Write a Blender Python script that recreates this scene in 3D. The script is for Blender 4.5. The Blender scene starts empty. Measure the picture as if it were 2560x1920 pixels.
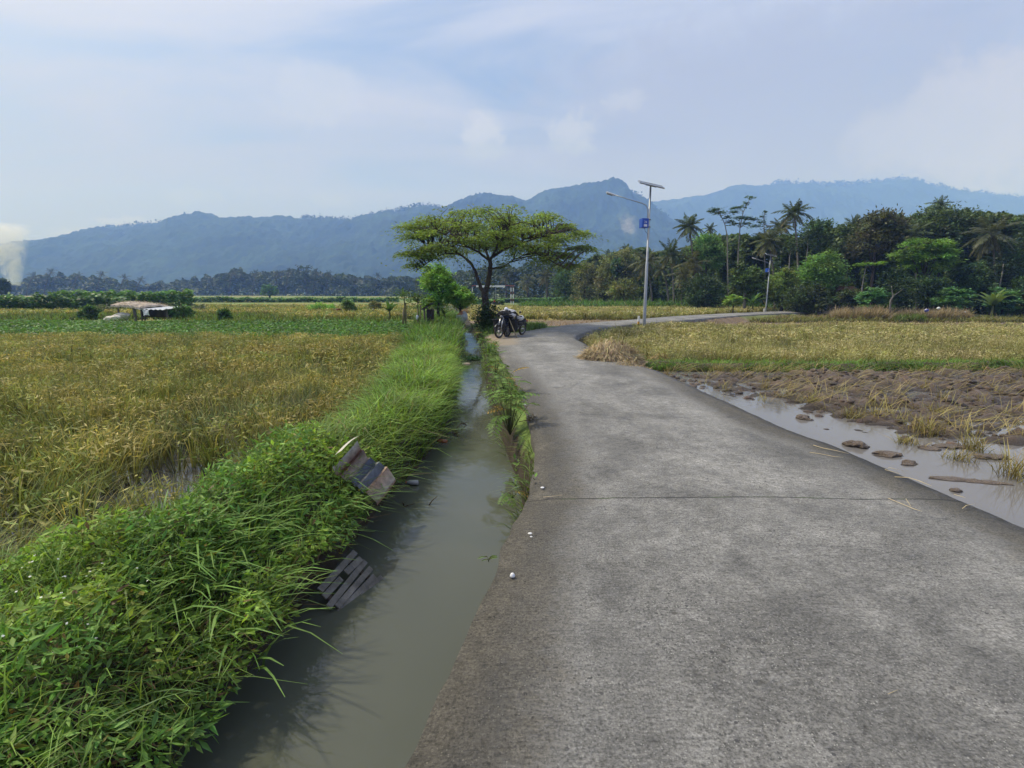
import bpy, bmesh, math, random
import numpy as np
from mathutils import Vector, Matrix, Euler

rng = np.random.default_rng(11)
random.seed(5)
SC = bpy.context.scene
COL = SC.collection
PI = math.pi

# ------------------------------------------------------------------ measuring helpers
FPX = 1250.0                       # focal length of the camera, in 1/2560 of the picture width
PITCH = math.atan((960 - 731.4) / FPX)
CP, SP = math.cos(PITCH), math.sin(PITCH)
EYE = np.array([0.0, 0.0, 1.5])
K = 2560 / 2212.0

def ray(u, v):
    xc = (u - 1280) / FPX
    yc = (960 - v) / FPX
    return np.array([xc, CP + SP * yc, -SP + CP * yc])

def onz(u, v, z):                  # sight line met with a level plane
    d = ray(u, v)
    return EYE + d * ((z - 1.5) / d[2])

def ony(u, v, y):                  # sight line met with an upright plane y metres away
    d = ray(u, v)
    return EYE + d * (y / d[1])

def lerp(a, b, t):
    return a + (b - a) * t

def sstep(a, b, x):
    t = np.clip((x - a) / (b - a), 0, 1)
    return t * t * (3 - 2 * t)

def vnoise(x, y, seed=0):
    x = np.asarray(x, float); y = np.asarray(y, float)
    xi = np.floor(x).astype(np.int64); yi = np.floor(y).astype(np.int64)
    fx = x - xi; fy = y - yi
    fx = fx * fx * (3 - 2 * fx); fy = fy * fy * (3 - 2 * fy)
    def h(a, b):
        n = (a * 374761393 + b * 668265263 + seed * 1442695041) & 0xFFFFFFFF
        n = ((n ^ (n >> 13)) * 1274126177) & 0xFFFFFFFF
        return ((n ^ (n >> 16)) & 0xFFFF) / 65535.0
    a = h(xi, yi); b = h(xi + 1, yi); c = h(xi, yi + 1); d = h(xi + 1, yi + 1)
    return lerp(lerp(a, b, fx), lerp(c, d, fx), fy)

def fbm(x, y, seed=0, octv=4):
    s = 0; amp = 0.5; tot = 0
    for o in range(octv):
        s = s + amp * vnoise(x * 2 ** o, y * 2 ** o, seed + 17 * o); tot += amp; amp *= 0.5
    return s / tot

# ------------------------------------------------------------------ mesh helpers
def link_mesh(name, V, F, mat, parent=None, col=None, smooth=False, extra=None, loc=None):
    """One mesh object from numpy arrays: V (n,3), F (m,4) or (m,3)."""
    V = np.ascontiguousarray(V, dtype=np.float32)
    F = np.ascontiguousarray(F, dtype=np.int32)
    me = bpy.data.meshes.new(name)
    n, m, k = len(V), len(F), F.shape[1]
    me.vertices.add(n); me.vertices.foreach_set('co', V.ravel())
    me.loops.add(m * k); me.loops.foreach_set('vertex_index', F.ravel())
    me.polygons.add(m)
    me.polygons.foreach_set('loop_start', np.arange(0, m * k, k, dtype=np.int32))
    me.polygons.foreach_set('loop_total', np.full(m, k, dtype=np.int32))
    if smooth:
        me.polygons.foreach_set('use_smooth', np.ones(m, dtype=bool))
    if col is not None:
        at = me.color_attributes.new('Col', 'FLOAT_COLOR', 'POINT')
        c4 = np.ones((n, 4), dtype=np.float32); c4[:, :3] = col
        at.data.foreach_set('color', c4.ravel())
    for nm, arr in (extra or {}).items():
        at = me.attributes.new(nm, 'FLOAT', 'POINT')
        at.data.foreach_set('value', np.ascontiguousarray(arr, dtype=np.float32))
    me.update(calc_edges=True)
    me.validate()
    for mm in (mat if isinstance(mat, (list, tuple)) else [mat]):
        me.materials.append(mm)
    o = bpy.data.objects.new(name, me)
    COL.objects.link(o)
    if parent is not None:
        o.parent = parent
    if loc is not None:
        o.location = loc
    return o

class MB:
    """Collects shaped pieces and links them as ONE mesh object."""
    def __init__(s):
        s.V = []; s.F = []; s.n = 0; s.C = []
    def add(s, V, F, c=None):
        V = np.asarray(V, float); 
        for f in F: s.F.append([i + s.n for i in f])
        s.V.append(V); s.n += len(V)
        s.C.append(np.tile(np.array(c if c is not None else (1, 1, 1), float), (len(V), 1)))
        return s
    def box(s, c, size, rot=None, c3=None, bevel=0.0):
        hx, hy, hz = [q / 2 for q in size]
        b = min(bevel, hx * .9, hy * .9, hz * .9)
        if b <= 0:
            V = np.array([(x, y, z) for x in (-hx, hx) for y in (-hy, hy) for z in (-hz, hz)])
            F = [(0, 1, 3, 2), (4, 6, 7, 5), (0, 4, 5, 1), (2, 3, 7, 6), (0, 2, 6, 4), (1, 5, 7, 3)]
        else:
            bm = bmesh.new(); bmesh.ops.create_cube(bm, size=1)
            for v in bm.verts: v.co = Vector((v.co.x * 2 * hx, v.co.y * 2 * hy, v.co.z * 2 * hz))
            bmesh.ops.bevel(bm, geom=list(bm.edges), offset=b, segments=2, affect='EDGES', profile=.5)
            bm.verts.index_update()
            V = np.array([v.co[:] for v in bm.verts]); F = [[v.index for v in f.verts] for f in bm.faces]; bm.free()
        if rot is not None:
            V = V @ np.array(Euler(rot).to_matrix()).T
        return s.add(V + np.asarray(c, float), F, c3)
    def tube(s, pts, rad, n=8, c3=None, cap=True, flat=1.0):
        P = np.asarray(pts, float); m = len(P)
        R = np.full(m, rad) if np.isscalar(rad) else np.asarray(rad, float)
        T = np.gradient(P, axis=0); T /= np.linalg.norm(T, axis=1)[:, None] + 1e-9
        up = np.array([0, 0, 1.0]) if abs(T[0][2]) < .9 else np.array([0, 1.0, 0])
        a = np.cross(T[0], up); a /= np.linalg.norm(a)
        V = []
        for i in range(m):
            a = a - T[i] * a.dot(T[i]); a /= np.linalg.norm(a) + 1e-9
            b = np.cross(T[i], a)
            for k in range(n):
                th = 2 * PI * k / n
                V.append(P[i] + R[i] * (math.cos(th) * a + flat * math.sin(th) * b))
        F = [(i * n + k, i * n + (k + 1) % n, (i + 1) * n + (k + 1) % n, (i + 1) * n + k) for i in range(m - 1) for k in range(n)]
        if cap:
            F.append(tuple(range(n - 1, -1, -1))); F.append(tuple((m - 1) * n + k for k in range(n)))
        return s.add(V, F, c3)
    def ball(s, c, r, nu=12, nv=8, c3=None, noise=0.0, seed=0):
        r = np.array([r] * 3 if np.isscalar(r) else r, float)
        V = []
        rr = random.Random(seed)
        for j in range(nv + 1):
            ph = PI * j / nv
            for i in range(nu):
                th = 2 * PI * i / nu
                k = 1 + noise * (rr.random() - .5)
                V.append(np.array((math.sin(ph) * math.cos(th), math.sin(ph) * math.sin(th), math.cos(ph))) * r * k + np.asarray(c, float))
        F = [(j * nu + i, (j + 1) * nu + i, (j + 1) * nu + (i + 1) % nu, j * nu + (i + 1) % nu) for j in range(nv) for i in range(nu)]
        return s.add(V, F, c3)
    def torus(s, c, R, r, axis='y', n=20, k=8, c3=None, flat=1.0):
        V = []
        for i in range(n):
            a = 2 * PI * i / n
            for j in range(k):
                b = 2 * PI * j / k
                x = (R + r * math.cos(b)) * math.cos(a); z = (R + r * math.cos(b)) * math.sin(a); y = r * flat * math.sin(b)
                V.append((x, y, z) if axis == 'y' else ((x, z, y) if axis == 'z' else (y, x, z)))
        V = np.array(V) + np.asarray(c, float)
        F = [(i * k + j, ((i + 1) % n) * k + j, ((i + 1) % n) * k + (j + 1) % k, i * k + (j + 1) % k) for i in range(n) for j in range(k)]
        return s.add(V, F, c3)
    def disc(s, c, r, h, axis='y', n=16, c3=None):
        p = np.asarray(c, float); d = {'x': (1, 0, 0), 'y': (0, 1, 0), 'z': (0, 0, 1)}[axis]
        d = np.array(d) * h / 2
        return s.tube([p - d, p + d], r, n, c3)
    def quads(s, V, F, C):
        s.V.append(np.asarray(V, float)); s.F.extend((np.asarray(F) + s.n).tolist()); s.n += len(V); s.C.append(np.asarray(C, float)); return s
    def build(s, name, mat, parent=None, smooth=False, loc=None):
        V = np.concatenate(s.V); C = np.concatenate(s.C)
        me = bpy.data.meshes.new(name)
        me.from_pydata(V.tolist(), [], s.F)
        at = me.color_attributes.new('Col', 'FLOAT_COLOR', 'POINT')
        c4 = np.ones((len(V), 4), np.float32); c4[:, :3] = C
        at.data.foreach_set('color', c4.ravel())
        if smooth:
            me.polygons.foreach_set('use_smooth', np.ones(len(me.polygons), dtype=bool))
        bm = bmesh.new(); bm.from_mesh(me); bmesh.ops.recalc_face_normals(bm, faces=bm.faces); bm.to_mesh(me); bm.free()
        me.update()
        me.materials.append(mat)
        o = bpy.data.objects.new(name, me); COL.objects.link(o)
        if parent is not None: o.parent = parent
        if loc is not None: o.location = loc
        return o

def tag(o, label=None, cat=None, group=None, kind=None):
    if label: o['label'] = label
    if cat: o['category'] = cat
    if group: o['group'] = group
    if kind: o['kind'] = kind
    return o

def thing(name, label, cat, loc=(0, 0, 0), rz=0.0, group=None):
    o = bpy.data.objects.new(name, None); COL.objects.link(o)
    o.empty_display_size = .2
    o.location = loc; o.rotation_euler = (0, 0, rz)
    return tag(o, label, cat, group)

def dup(root, loc, rz=0.0, label=None, scale=1.0):
    r = root.copy(); COL.objects.link(r); r.location = loc; r.rotation_euler = (0, 0, rz); r.scale = (scale,) * 3
    if label: r['label'] = label
    for ch in list(root.children):
        c = ch.copy(); COL.objects.link(c); c.parent = r
        for g in ch.children:
            d = g.copy(); COL.objects.link(d); d.parent = c
    return r

# ------------------------------------------------------------------ leaf and blade generators (numpy)
def rand_dirs(n, zbias=0.0):
    d = rng.normal(size=(n, 3)); d[:, 2] += zbias
    return d / (np.linalg.norm(d, axis=1)[:, None] + 1e-9)

def leaves(P, L, W, col, up=0.6, out=None, fold=0.25, droop=0.0):
    """Folded leaf: five points, two faces each. out: preferred growing direction (n,3)."""
    n = len(P); L = np.broadcast_to(L, n)[:, None]; W = np.broadcast_to(W, n)[:, None]
    nrm = rand_dirs(n, up * 3)
    t = rng.normal(size=(n, 3)) if out is None else out + .45 * rng.normal(size=(n, 3))
    t = t - nrm * np.sum(t * nrm, axis=1)[:, None]
    t /= np.linalg.norm(t, axis=1)[:, None] + 1e-9
    t[:, 2] -= droop; t /= np.linalg.norm(t, axis=1)[:, None] + 1e-9
    b = np.cross(nrm, t); b /= np.linalg.norm(b, axis=1)[:, None] + 1e-9
    nn = np.cross(t, b)
    V = np.stack([P, P + t * L * .45 + b * W * .5, P + t * L, P + t * L * .45 - b * W * .5, P + t * L * .5 - nn * W * fold], axis=1).reshape(-1, 3)
    i = np.arange(n)[:, None] * 5
    F = np.concatenate([i + [0, 1, 2, 4], i + [0, 4, 2, 3]], axis=0)
    return V, F, np.repeat(col, 5, axis=0)

def flat_leaves(P, L, W, col, up=0.6, out=None):
    """One-face leaf for things far away."""
    n = len(P); L = np.broadcast_to(L, n)[:, None]; W = np.broadcast_to(W, n)[:, None]
    nrm = rand_dirs(n, up * 3)
    t = rng.normal(size=(n, 3)) if out is None else out + .45 * rng.normal(size=(n, 3))
    t = t - nrm * np.sum(t * nrm, axis=1)[:, None]
    t /= np.linalg.norm(t, axis=1)[:, None] + 1e-9
    b = np.cross(nrm, t)
    V = np.stack([P - t * L * .5, P + b * W * .5, P + t * L * .5, P - b * W * .5], axis=1).reshape(-1, 3)
    i = np.arange(n)[:, None] * 4
    return V, i + [0, 1, 2, 3], np.repeat(col, 4, axis=0)

def blades(P, h, w, az, lean, curve, c0, c1, segs=3):
    """Grass blades: strips that lean and bend towards az."""
    n = len(P); h = np.broadcast_to(h, n); w = np.broadcast_to(w, n); lean = np.broadcast_to(lean, n); curve = np.broadcast_to(curve, n)
    d = np.stack([np.cos(az), np.sin(az), np.zeros(n)], 1)
    fa = az + PI / 2 + rng.normal(size=n) * .6
    s = np.stack([np.cos(fa), np.sin(fa), np.zeros(n)], 1)
    V = np.zeros((n, segs + 1, 2, 3)); C = np.zeros((n, segs + 1, 2, 3))
    for k in range(segs + 1):
        t = k / segs
        r = h * (lean * t + curve * t * t)
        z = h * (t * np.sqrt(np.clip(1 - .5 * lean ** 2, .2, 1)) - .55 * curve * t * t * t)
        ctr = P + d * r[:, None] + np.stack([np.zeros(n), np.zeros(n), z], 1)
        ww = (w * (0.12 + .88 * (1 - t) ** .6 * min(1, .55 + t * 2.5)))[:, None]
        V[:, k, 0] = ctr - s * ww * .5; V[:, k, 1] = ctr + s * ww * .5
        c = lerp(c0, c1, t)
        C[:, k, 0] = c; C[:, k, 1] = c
    i = np.arange(n)[:, None] * (2 * (segs + 1))
    F = np.concatenate([i + [2 * k, 2 * k + 1, 2 * k + 3, 2 * k + 2] for k in range(segs)], 0)
    return V.reshape(-1, 3), F, C.reshape(-1, 3)

def join(parts):
    V, F, C, n = [], [], [], 0
    for (v, f, c) in parts:
        V.append(v); F.append(f + n); C.append(c); n += len(v)
    return np.concatenate(V), np.concatenate(F), np.concatenate(C)

def jitter(col, n, amt=.15, hue=.06):
    c = np.tile(np.asarray(col, float), (n, 1))
    c *= 1 + amt * rng.normal(size=(n, 1))
    c *= 1 + hue * rng.normal(size=(n, 3))
    return np.clip(c, .004, .9)

# ------------------------------------------------------------------ materials
def nmat(name):
    m = bpy.data.materials.new(name); m.use_nodes = True
    nt = m.node_tree; nt.nodes.clear()
    out = nt.nodes.new('ShaderNodeOutputMaterial')
    return m, nt, out

def N(nt, typ, **kw):
    n = nt.nodes.new(typ)
    for k, v in kw.items():
        if k.startswith('i_'):
            key = k[2:]
            n.inputs[int(key) if key.isdigit() else key.replace('_', ' ')].default_value = v
        else:
            setattr(n, k, v)
    return n

def mix_rgb(nt, fac, a, b, mode='MIX'):
    n = nt.nodes.new('ShaderNodeMix'); n.data_type = 'RGBA'; n.blend_type = mode
    for s, x in ((n.inputs[0], fac), (n.inputs[6], a), (n.inputs[7], b)):
        if hasattr(x, 'is_linked') or hasattr(x, 'links'): nt.links.new(x, s)
        elif isinstance(x, (tuple, list)): s.default_value = (*x[:3], 1)
        else: s.default_value = x
    return n.outputs[2]

def math_n(nt, op, a, b=None, clamp=False):
    n = nt.nodes.new('ShaderNodeMath'); n.operation = op; n.use_clamp = clamp
    for s, x in ((n.inputs[0], a), (n.inputs[1], b)):
        if x is None: continue
        if hasattr(x, 'links'): nt.links.new(x, s)
        else: s.default_value = x
    return n.outputs[0]

def ramp(nt, src, stops):
    n = nt.nodes.new('ShaderNodeValToRGB'); e = n.color_ramp.elements
    while len(e) < len(stops): e.new(.5)
    for q, (p, c) in zip(e, stops):
        q.position = p; q.color = (*c[:3], 1) if isinstance(c, (tuple, list)) else (c, c, c, 1)
    nt.links.new(src, n.inputs[0])
    return n.outputs[0]

def noise(nt, vec, scale, detail=4, rough=.55, dist=0.0):
    n = N(nt, 'ShaderNodeTexNoise'); n.inputs['Scale'].default_value = scale; n.inputs['Detail'].default_value = detail
    n.inputs['Roughness'].default_value = rough; n.inputs['Distortion'].default_value = dist
    if vec is not None: nt.links.new(vec, n.inputs['Vector'])
    return n.outputs['Fac']

def bump(nt, h, strength=.5, dist=.02):
    n = N(nt, 'ShaderNodeBump'); n.inputs['Strength'].default_value = strength; n.inputs['Distance'].default_value = dist
    nt.links.new(h, n.inputs['Height']); return n.outputs[0]

def mapped(nt, scale=(1, 1, 1)):
    tc = N(nt, 'ShaderNodeTexCoord'); mp = N(nt, 'ShaderNodeMapping'); mp.inputs['Scale'].default_value = scale
    nt.links.new(tc.outputs['Object'], mp.inputs['Vector']); return mp.outputs[0]

def foliage_mat(name, transl=.3, rough=.5, nscale=3.0, namt=.35, spec=.3):
    m, nt, out = nmat(name)
    at = N(nt, 'ShaderNodeAttribute', attribute_name='Col')
    v = mapped(nt)
    nz = noise(nt, v, nscale, 3)
    k = ramp(nt, nz, [(.3, 1 - namt), (.7, 1 + namt)])
    c = mix_rgb(nt, 1.0, at.outputs['Color'], k, 'MULTIPLY')
    p = N(nt, 'ShaderNodeBsdfPrincipled'); nt.links.new(c, p.inputs['Base Color'])
    p.inputs['Roughness'].default_value = rough; p.inputs['Specular IOR Level'].default_value = spec
    t = N(nt, 'ShaderNodeBsdfTranslucent')
    c2 = mix_rgb(nt, 1.0, c, (1.15, 1.1, .6), 'MULTIPLY'); nt.links.new(c2, t.inputs['Color'])
    ms = N(nt, 'ShaderNodeMixShader'); ms.inputs[0].default_value = transl
    nt.links.new(p.outputs[0], ms.inputs[1]); nt.links.new(t.outputs[0], ms.inputs[2]); nt.links.new(ms.outputs[0], out.inputs[0])
    return m

def solid_mat(name, col, rough=.5, metal=0.0, nscale=6.0, namt=.2, spec=.5, bstr=.0, attr=False, coat=0.0, dist=0.0):
    m, nt, out = nmat(name)
    v = mapped(nt); nz = noise(nt, v, nscale, 5, .6, dist)
    k = ramp(nt, nz, [(.3, 1 - namt), (.7, 1 + namt)])
    if attr:
        at = N(nt, 'ShaderNodeAttribute', attribute_name='Col'); base = at.outputs['Color']
    else:
        base = (*col, 1)
    c = mix_rgb(nt, 1.0, base, k, 'MULTIPLY')
    p = N(nt, 'ShaderNodeBsdfPrincipled'); nt.links.new(c, p.inputs['Base Color'])
    rr = ramp(nt, nz, [(.25, max(.02, rough - .1)), (.75, min(1, rough + .12))]); nt.links.new(rr, p.inputs['Roughness'])
    p.inputs['Metallic'].default_value = metal; p.inputs['Specular IOR Level'].default_value = spec
    p.inputs['Coat Weight'].default_value = coat
    if bstr: nt.links.new(bump(nt, nz, bstr, .02), p.inputs['Normal'])
    nt.links.new(p.outputs[0], out.inputs[0])
    return m
SUN_E = 3.0; EXPOSURE = 0.34; HAZE_D = .00064; HAZE_C = (.26, .45, 1.0)
# ------------------------------------------------------------------ camera, sun, sky
cam = bpy.data.cameras.new('camera'); cam_o = bpy.data.objects.new('camera', cam); COL.objects.link(cam_o)
cam_o.location = EYE; cam_o.rotation_euler = (PI / 2 - PITCH, 0, 0)
cam.sensor_width = 36; cam.lens = 36 * FPX / 2560; cam.clip_start = .05; cam.clip_end = 9000
SC.camera = cam_o

SUN_EL, SUN_AZ = math.radians(54), math.radians(-72)          # azimuth from +Y towards +X
sd = Vector((math.cos(SUN_EL) * math.sin(SUN_AZ), math.cos(SUN_EL) * math.cos(SUN_AZ), math.sin(SUN_EL)))
sun = bpy.data.lights.new('sun', 'SUN'); sun.energy = SUN_E; sun.angle = math.radians(3); sun.color = (1, .975, .93)
sun_o = bpy.data.objects.new('sun', sun); COL.objects.link(sun_o); sun_o.rotation_euler = sd.to_track_quat('Z', 'Y').to_euler()

def dirv(u, v):
    d = ray(u, v); return d / np.linalg.norm(d)

def build_world():
    w = bpy.data.worlds.new('World'); SC.world = w; w.use_nodes = True
    nt = w.node_tree; nt.nodes.clear()
    out = N(nt, 'ShaderNodeOutputWorld'); bg = N(nt, 'ShaderNodeBackground'); bg.inputs['Strength'].default_value = .1
    sky = N(nt, 'ShaderNodeTexSky', sky_type='NISHITA'); sky.sun_disc = False
    sky.sun_elevation = SUN_EL; sky.sun_rotation = SUN_AZ % (2 * PI); sky.air_density = 1.0; sky.dust_density = 1.5; sky.ozone_density = 1.5
    tc = N(nt, 'ShaderNodeTexCoord'); d = tc.outputs['Generated']
    sep = N(nt, 'ShaderNodeSeparateXYZ'); nt.links.new(d, sep.inputs[0])
    X, Y, Z = sep.outputs
    zz = math_n(nt, 'ADD', math_n(nt, 'MAXIMUM', Z, 0.0), .16)
    cx = math_n(nt, 'DIVIDE', X, zz); cy = math_n(nt, 'DIVIDE', Y, zz)
    cmb = N(nt, 'ShaderNodeCombineXYZ'); nt.links.new(cx, cmb.inputs[0]); nt.links.new(cy, cmb.inputs[1])
    # high thin cloud in streaks
    mp = N(nt, 'ShaderNodeMapping'); mp.inputs['Scale'].default_value = (.6, 1.5, 1); mp.inputs['Rotation'].default_value = (0, 0, .62); mp.inputs['Location'].default_value = (1.3, .4, 0)
    nt.links.new(cmb.outputs[0], mp.inputs[0])
    n1 = noise(nt, mp.outputs[0], 1.15, 8, .56, .9)
    mp2 = N(nt, 'ShaderNodeMapping'); mp2.inputs['Scale'].default_value = (.35, .6, 1); mp2.inputs['Location'].default_value = (7.3, 2.4, 0)
    nt.links.new(cmb.outputs[0], mp2.inputs[0])
    n2 = noise(nt, mp2.outputs[0], .8, 3, .5, .3)
    cov = math_n(nt, 'ADD', math_n(nt, 'MULTIPLY', n1, .88), math_n(nt, 'MULTIPLY', n2, .22))
    cirrus = ramp(nt, cov, [(.42, .10), (.55, .66), (.68, .99)])
    col = mix_rgb(nt, 1.0, sky.outputs[0], (.74, .93, 1.20), 'MULTIPLY')
    col = mix_rgb(nt, cirrus, col, (5.0, 5.45, 7.2))
    # paler, greyer towards the skyline
    hz = ramp(nt, Z, [(.0, .95), (.12, .85), (.30, .45), (.5, 0.0)])
    col = mix_rgb(nt, hz, col, (2.85, 3.2, 4.8))
    # whitish glow of the hazy air round the sun
    dp = N(nt, 'ShaderNodeVectorMath', operation='DOT_PRODUCT'); nt.links.new(d, dp.inputs[0]); dp.inputs[1].default_value = sd[:]
    gl = math_n(nt, 'POWER', math_n(nt, 'MAXIMUM', dp.outputs['Value'], 0.0), 5.0)
    col = mix_rgb(nt, math_n(nt, 'MULTIPLY', gl, .6), col, (14, 14, 14))
    # grey sheet of low cloud low on the right, pale puffs: each a lump of noise round its own direction
    nv = noise(nt, d, 9, 5, .6, .2)
    nv2 = noise(nt, d, 60, 5, .65)
    wa = noise(nt, d, 15, 6, .62); of = N(nt, 'ShaderNodeVectorMath', operation='ADD'); nt.links.new(d, of.inputs[0]); of.inputs[1].default_value = (3.1, 1.7, 5.2); wb = noise(nt, of.outputs[0], 15, 6, .62); wc = noise(nt, of.outputs[0], 48, 4, .6); wd = noise(nt, d, 52, 4, .6)
    def puff(u, v, rx, rz, c, dens, k=.55):
        nonlocal col
        c0 = dirv(u, v)
        az = math.atan2(c0[0], c0[1])
        a = math_n(nt, 'ADD', math_n(nt, 'SUBTRACT', math_n(nt, 'ARCTAN2', X, Y), az), math_n(nt, 'ADD', math_n(nt, 'MULTIPLY', math_n(nt, 'SUBTRACT', wa, .5), .10 * k), math_n(nt, 'MULTIPLY', math_n(nt, 'SUBTRACT', wc, .5), .07 * k)))
        e = math_n(nt, 'ADD', math_n(nt, 'SUBTRACT', Z, float(c0[2])), math_n(nt, 'ADD', math_n(nt, 'MULTIPLY', math_n(nt, 'SUBTRACT', wb, .5), .05 * k), math_n(nt, 'MULTIPLY', math_n(nt, 'SUBTRACT', wd, .5), .05 * k)))
        q = math_n(nt, 'ADD', math_n(nt, 'POWER', math_n(nt, 'ABSOLUTE', math_n(nt, 'DIVIDE', a, rx)), 2.0), math_n(nt, 'POWER', math_n(nt, 'ABSOLUTE', math_n(nt, 'DIVIDE', e, rz)), 2.0))
        q = math_n(nt, 'ADD', q, math_n(nt, 'MULTIPLY', math_n(nt, 'SUBTRACT', nv, .5), 2.6 * k))
        q = math_n(nt, 'ADD', q, math_n(nt, 'MULTIPLY', math_n(nt, 'SUBTRACT', nv2, .5), 1.6 * k))
        f = ramp(nt, q, [(.20, dens), (.55, dens * .6), (.95, 0.0)])
        col = mix_rgb(nt, f, col, c)
    puff(1900, 340, .50, .20, (3.2, 3.5, 4.9), .85)
    puff(1820, 440, .34, .06, (3.4, 3.7, 4.9), .7)
    puff(2400, 370, .32, .13, (3.15, 3.4, 4.6), .95)
    puff(2540, 290, .15, .10, (4.5, 4.6, 5.5), .85, .8)
    puff(2290, 340, .11, .06, (4.0, 4.2, 5.2), .8, .8)
    puff(1212, 325, .050, .030, (5.1, 5.4, 6.5), .7, .8)
    puff(1212, 375, .052, .016, (4.2, 4.7, 5.6), .6, .6)
    puff(1425, 322, .055, .030, (5.0, 5.3, 6.4), .6, .8)
    puff(1425, 368, .055, .014, (4.3, 4.8, 5.6), .5, .6)
    puff(1560, 255, .05, .02, (5.3, 5.6, 6.5), .35, .9)
    puff(790, 240, .08, .05, (5.4, 5.8, 6.9), .28, 1.0)
    puff(480, 495, .05, .012, (4.2, 4.7, 5.6), .45, .6)
    puff(830, 500, .05, .014, (4.2, 4.7, 5.6), .45, .6)
    puff(190, 590, .05, .014, (5.0, 5.2, 6.1), .5, .6)
    puff(340, 560, .06, .010, (5.0, 5.2, 6.1), .5, .6)
    nt.links.new(col, bg.inputs[0]); nt.links.new(bg.outputs[0], out.inputs[0])
build_world()

SC.view_settings.view_transform = 'Standard'; SC.view_settings.look = 'None'
SC.view_settings.gamma = 1; SC.view_settings.exposure = EXPOSURE; SC.view_settings.use_curve_mapping = False
SC.cycles.max_bounces = 6; SC.cycles.transparent_max_bounces = 8; SC.cycles.volume_bounces = 3
SC.cycles.use_denoising = True
SC.cycles.caustics_reflective = False; SC.cycles.caustics_refractive = False

# air: one closed box of thin even haze round camera, ground and hills
def build_haze():
    m, nt, out = nmat('haze')
    pv = N(nt, 'ShaderNodeVolumePrincipled'); pv.inputs['Density'].default_value = HAZE_D
    pv.inputs['Color'].default_value = (*HAZE_C, 1); pv.inputs['Anisotropy'].default_value = .0; pv.inputs['Absorption Color'].default_value = (1, 1, 1, 1)
    nt.links.new(pv.outputs[0], out.inputs['Volume'])
    b = MB().box((0, 1190, 258), (5600, 3000, 526))
    o = b.build('haze', m)
    tag(o, 'thin blue haze in the air between the fields and the hills', 'haze', kind='stuff')
build_haze()

# ------------------------------------------------------------------ layout tables: canal, road
def tab(lst, z):
    a = np.array([onz(u * K, v * K, z) for v, u in lst]); a = a[np.argsort(a[:, 1])]
    return a[:, 1], a[:, 0]
WATER_Z = -.45
cly, clx = tab([(1659, 415), (1480, 590), (1200, 785), (1100, 850), (1010, 925), (950, 958), (900, 980), (830, 985), (790, 990), (745, 1005), (720, 1000), (705, 995)], WATER_Z)
cry, crx = tab([(1060, 1122), (1010, 1100), (900, 1062), (830, 1048), (790, 1042), (745, 1040), (720, 1025), (705, 1010)], WATER_Z)
rly, rlx = tab([(1659, 868), (1593, 906), (1465, 965), (1300, 1040), (1123, 1110), (1080, 1138), (1010, 1155), (960, 1155), (880, 1135), (820, 1110), (780, 1087), (740, 1066)], 0)
rry, rrx = tab([(1135, 2212), (1080, 2080), (1025, 1950), (960, 1800), (925, 1700), (880, 1600), (835, 1500), (800, 1420), (765, 1300), (735, 1252)], 0)
rly = np.concatenate([[-4, 0], rly]); rlx = np.concatenate([[-.62, -.48], rlx])
rry = np.concatenate([[-4, 1], rry]); rrx = np.concatenate([[3.5, 3.42], rrx])
cry = np.concatenate([[-4, 0, 1.6, 2.6, 3.3], cry]); crx = np.concatenate([[-.5, -.38, -.28, -.06, .02], crx])
clx = clx - .10 * sstep(7.5, 4, cly) - .05 * sstep(3.0, 1.8, cly)
cly = np.concatenate([[-4], cly, [60]]); clx = np.concatenate([[clx[0] - .3], clx, [clx[-1] - 3.5]])
cry = np.append(cry, 60); crx = np.append(crx, crx[-1] - 3.2)
def canalL(y): return np.interp(y, cly, clx)
def canalR(y): return np.interp(y, cry, crx)
def roadL(y): return np.interp(y, rly, rlx)
def roadR(y): return np.interp(y, rry, rrx)

ys = np.concatenate([np.arange(-4, 8, .08), np.arange(8, 15.3, .16)])
L = np.stack([roadL(ys), ys], 1); R = np.stack([roadR(ys), ys], 1)
bl = np.array([(-.45, 16.6), (.0, 18.6), (.8, 20.5), (1.7, 22.3), (2.9, 24.4), (4.4, 26.2), (6.6, 28.3), (10.0, 32.3), (14.4, 36.2), (19.1, 39.7), (24.5, 43), (31, 46.5)])
br = np.array([(2.1, 16.6), (2.3, 17.9), (2.85, 19.5), (3.7, 21.3), (5.0, 23.2), (6.5, 24.8), (8.7, 26.8), (13.4, 31.9), (17.6, 35.5), (21.8, 38.4), (26.5, 41.2), (33, 44.4)])
def dense(a, n=8):
    t = np.arange(len(a)); tt = np.linspace(0, len(a) - 1, (len(a) - 1) * n + 1)
    q = np.stack([np.interp(tt, t, a[:, i]) for i in range(2)], 1)
    for _ in range(6):
        q[1:-1] = (q[:-2] + 2 * q[1:-1] + q[2:]) / 4
    return q
L = np.concatenate([L, dense(bl)]); R = np.concatenate([R, dense(br)])
RC = (L + R) / 2; RW = np.linalg.norm(L - R, axis=1) / 2

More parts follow.
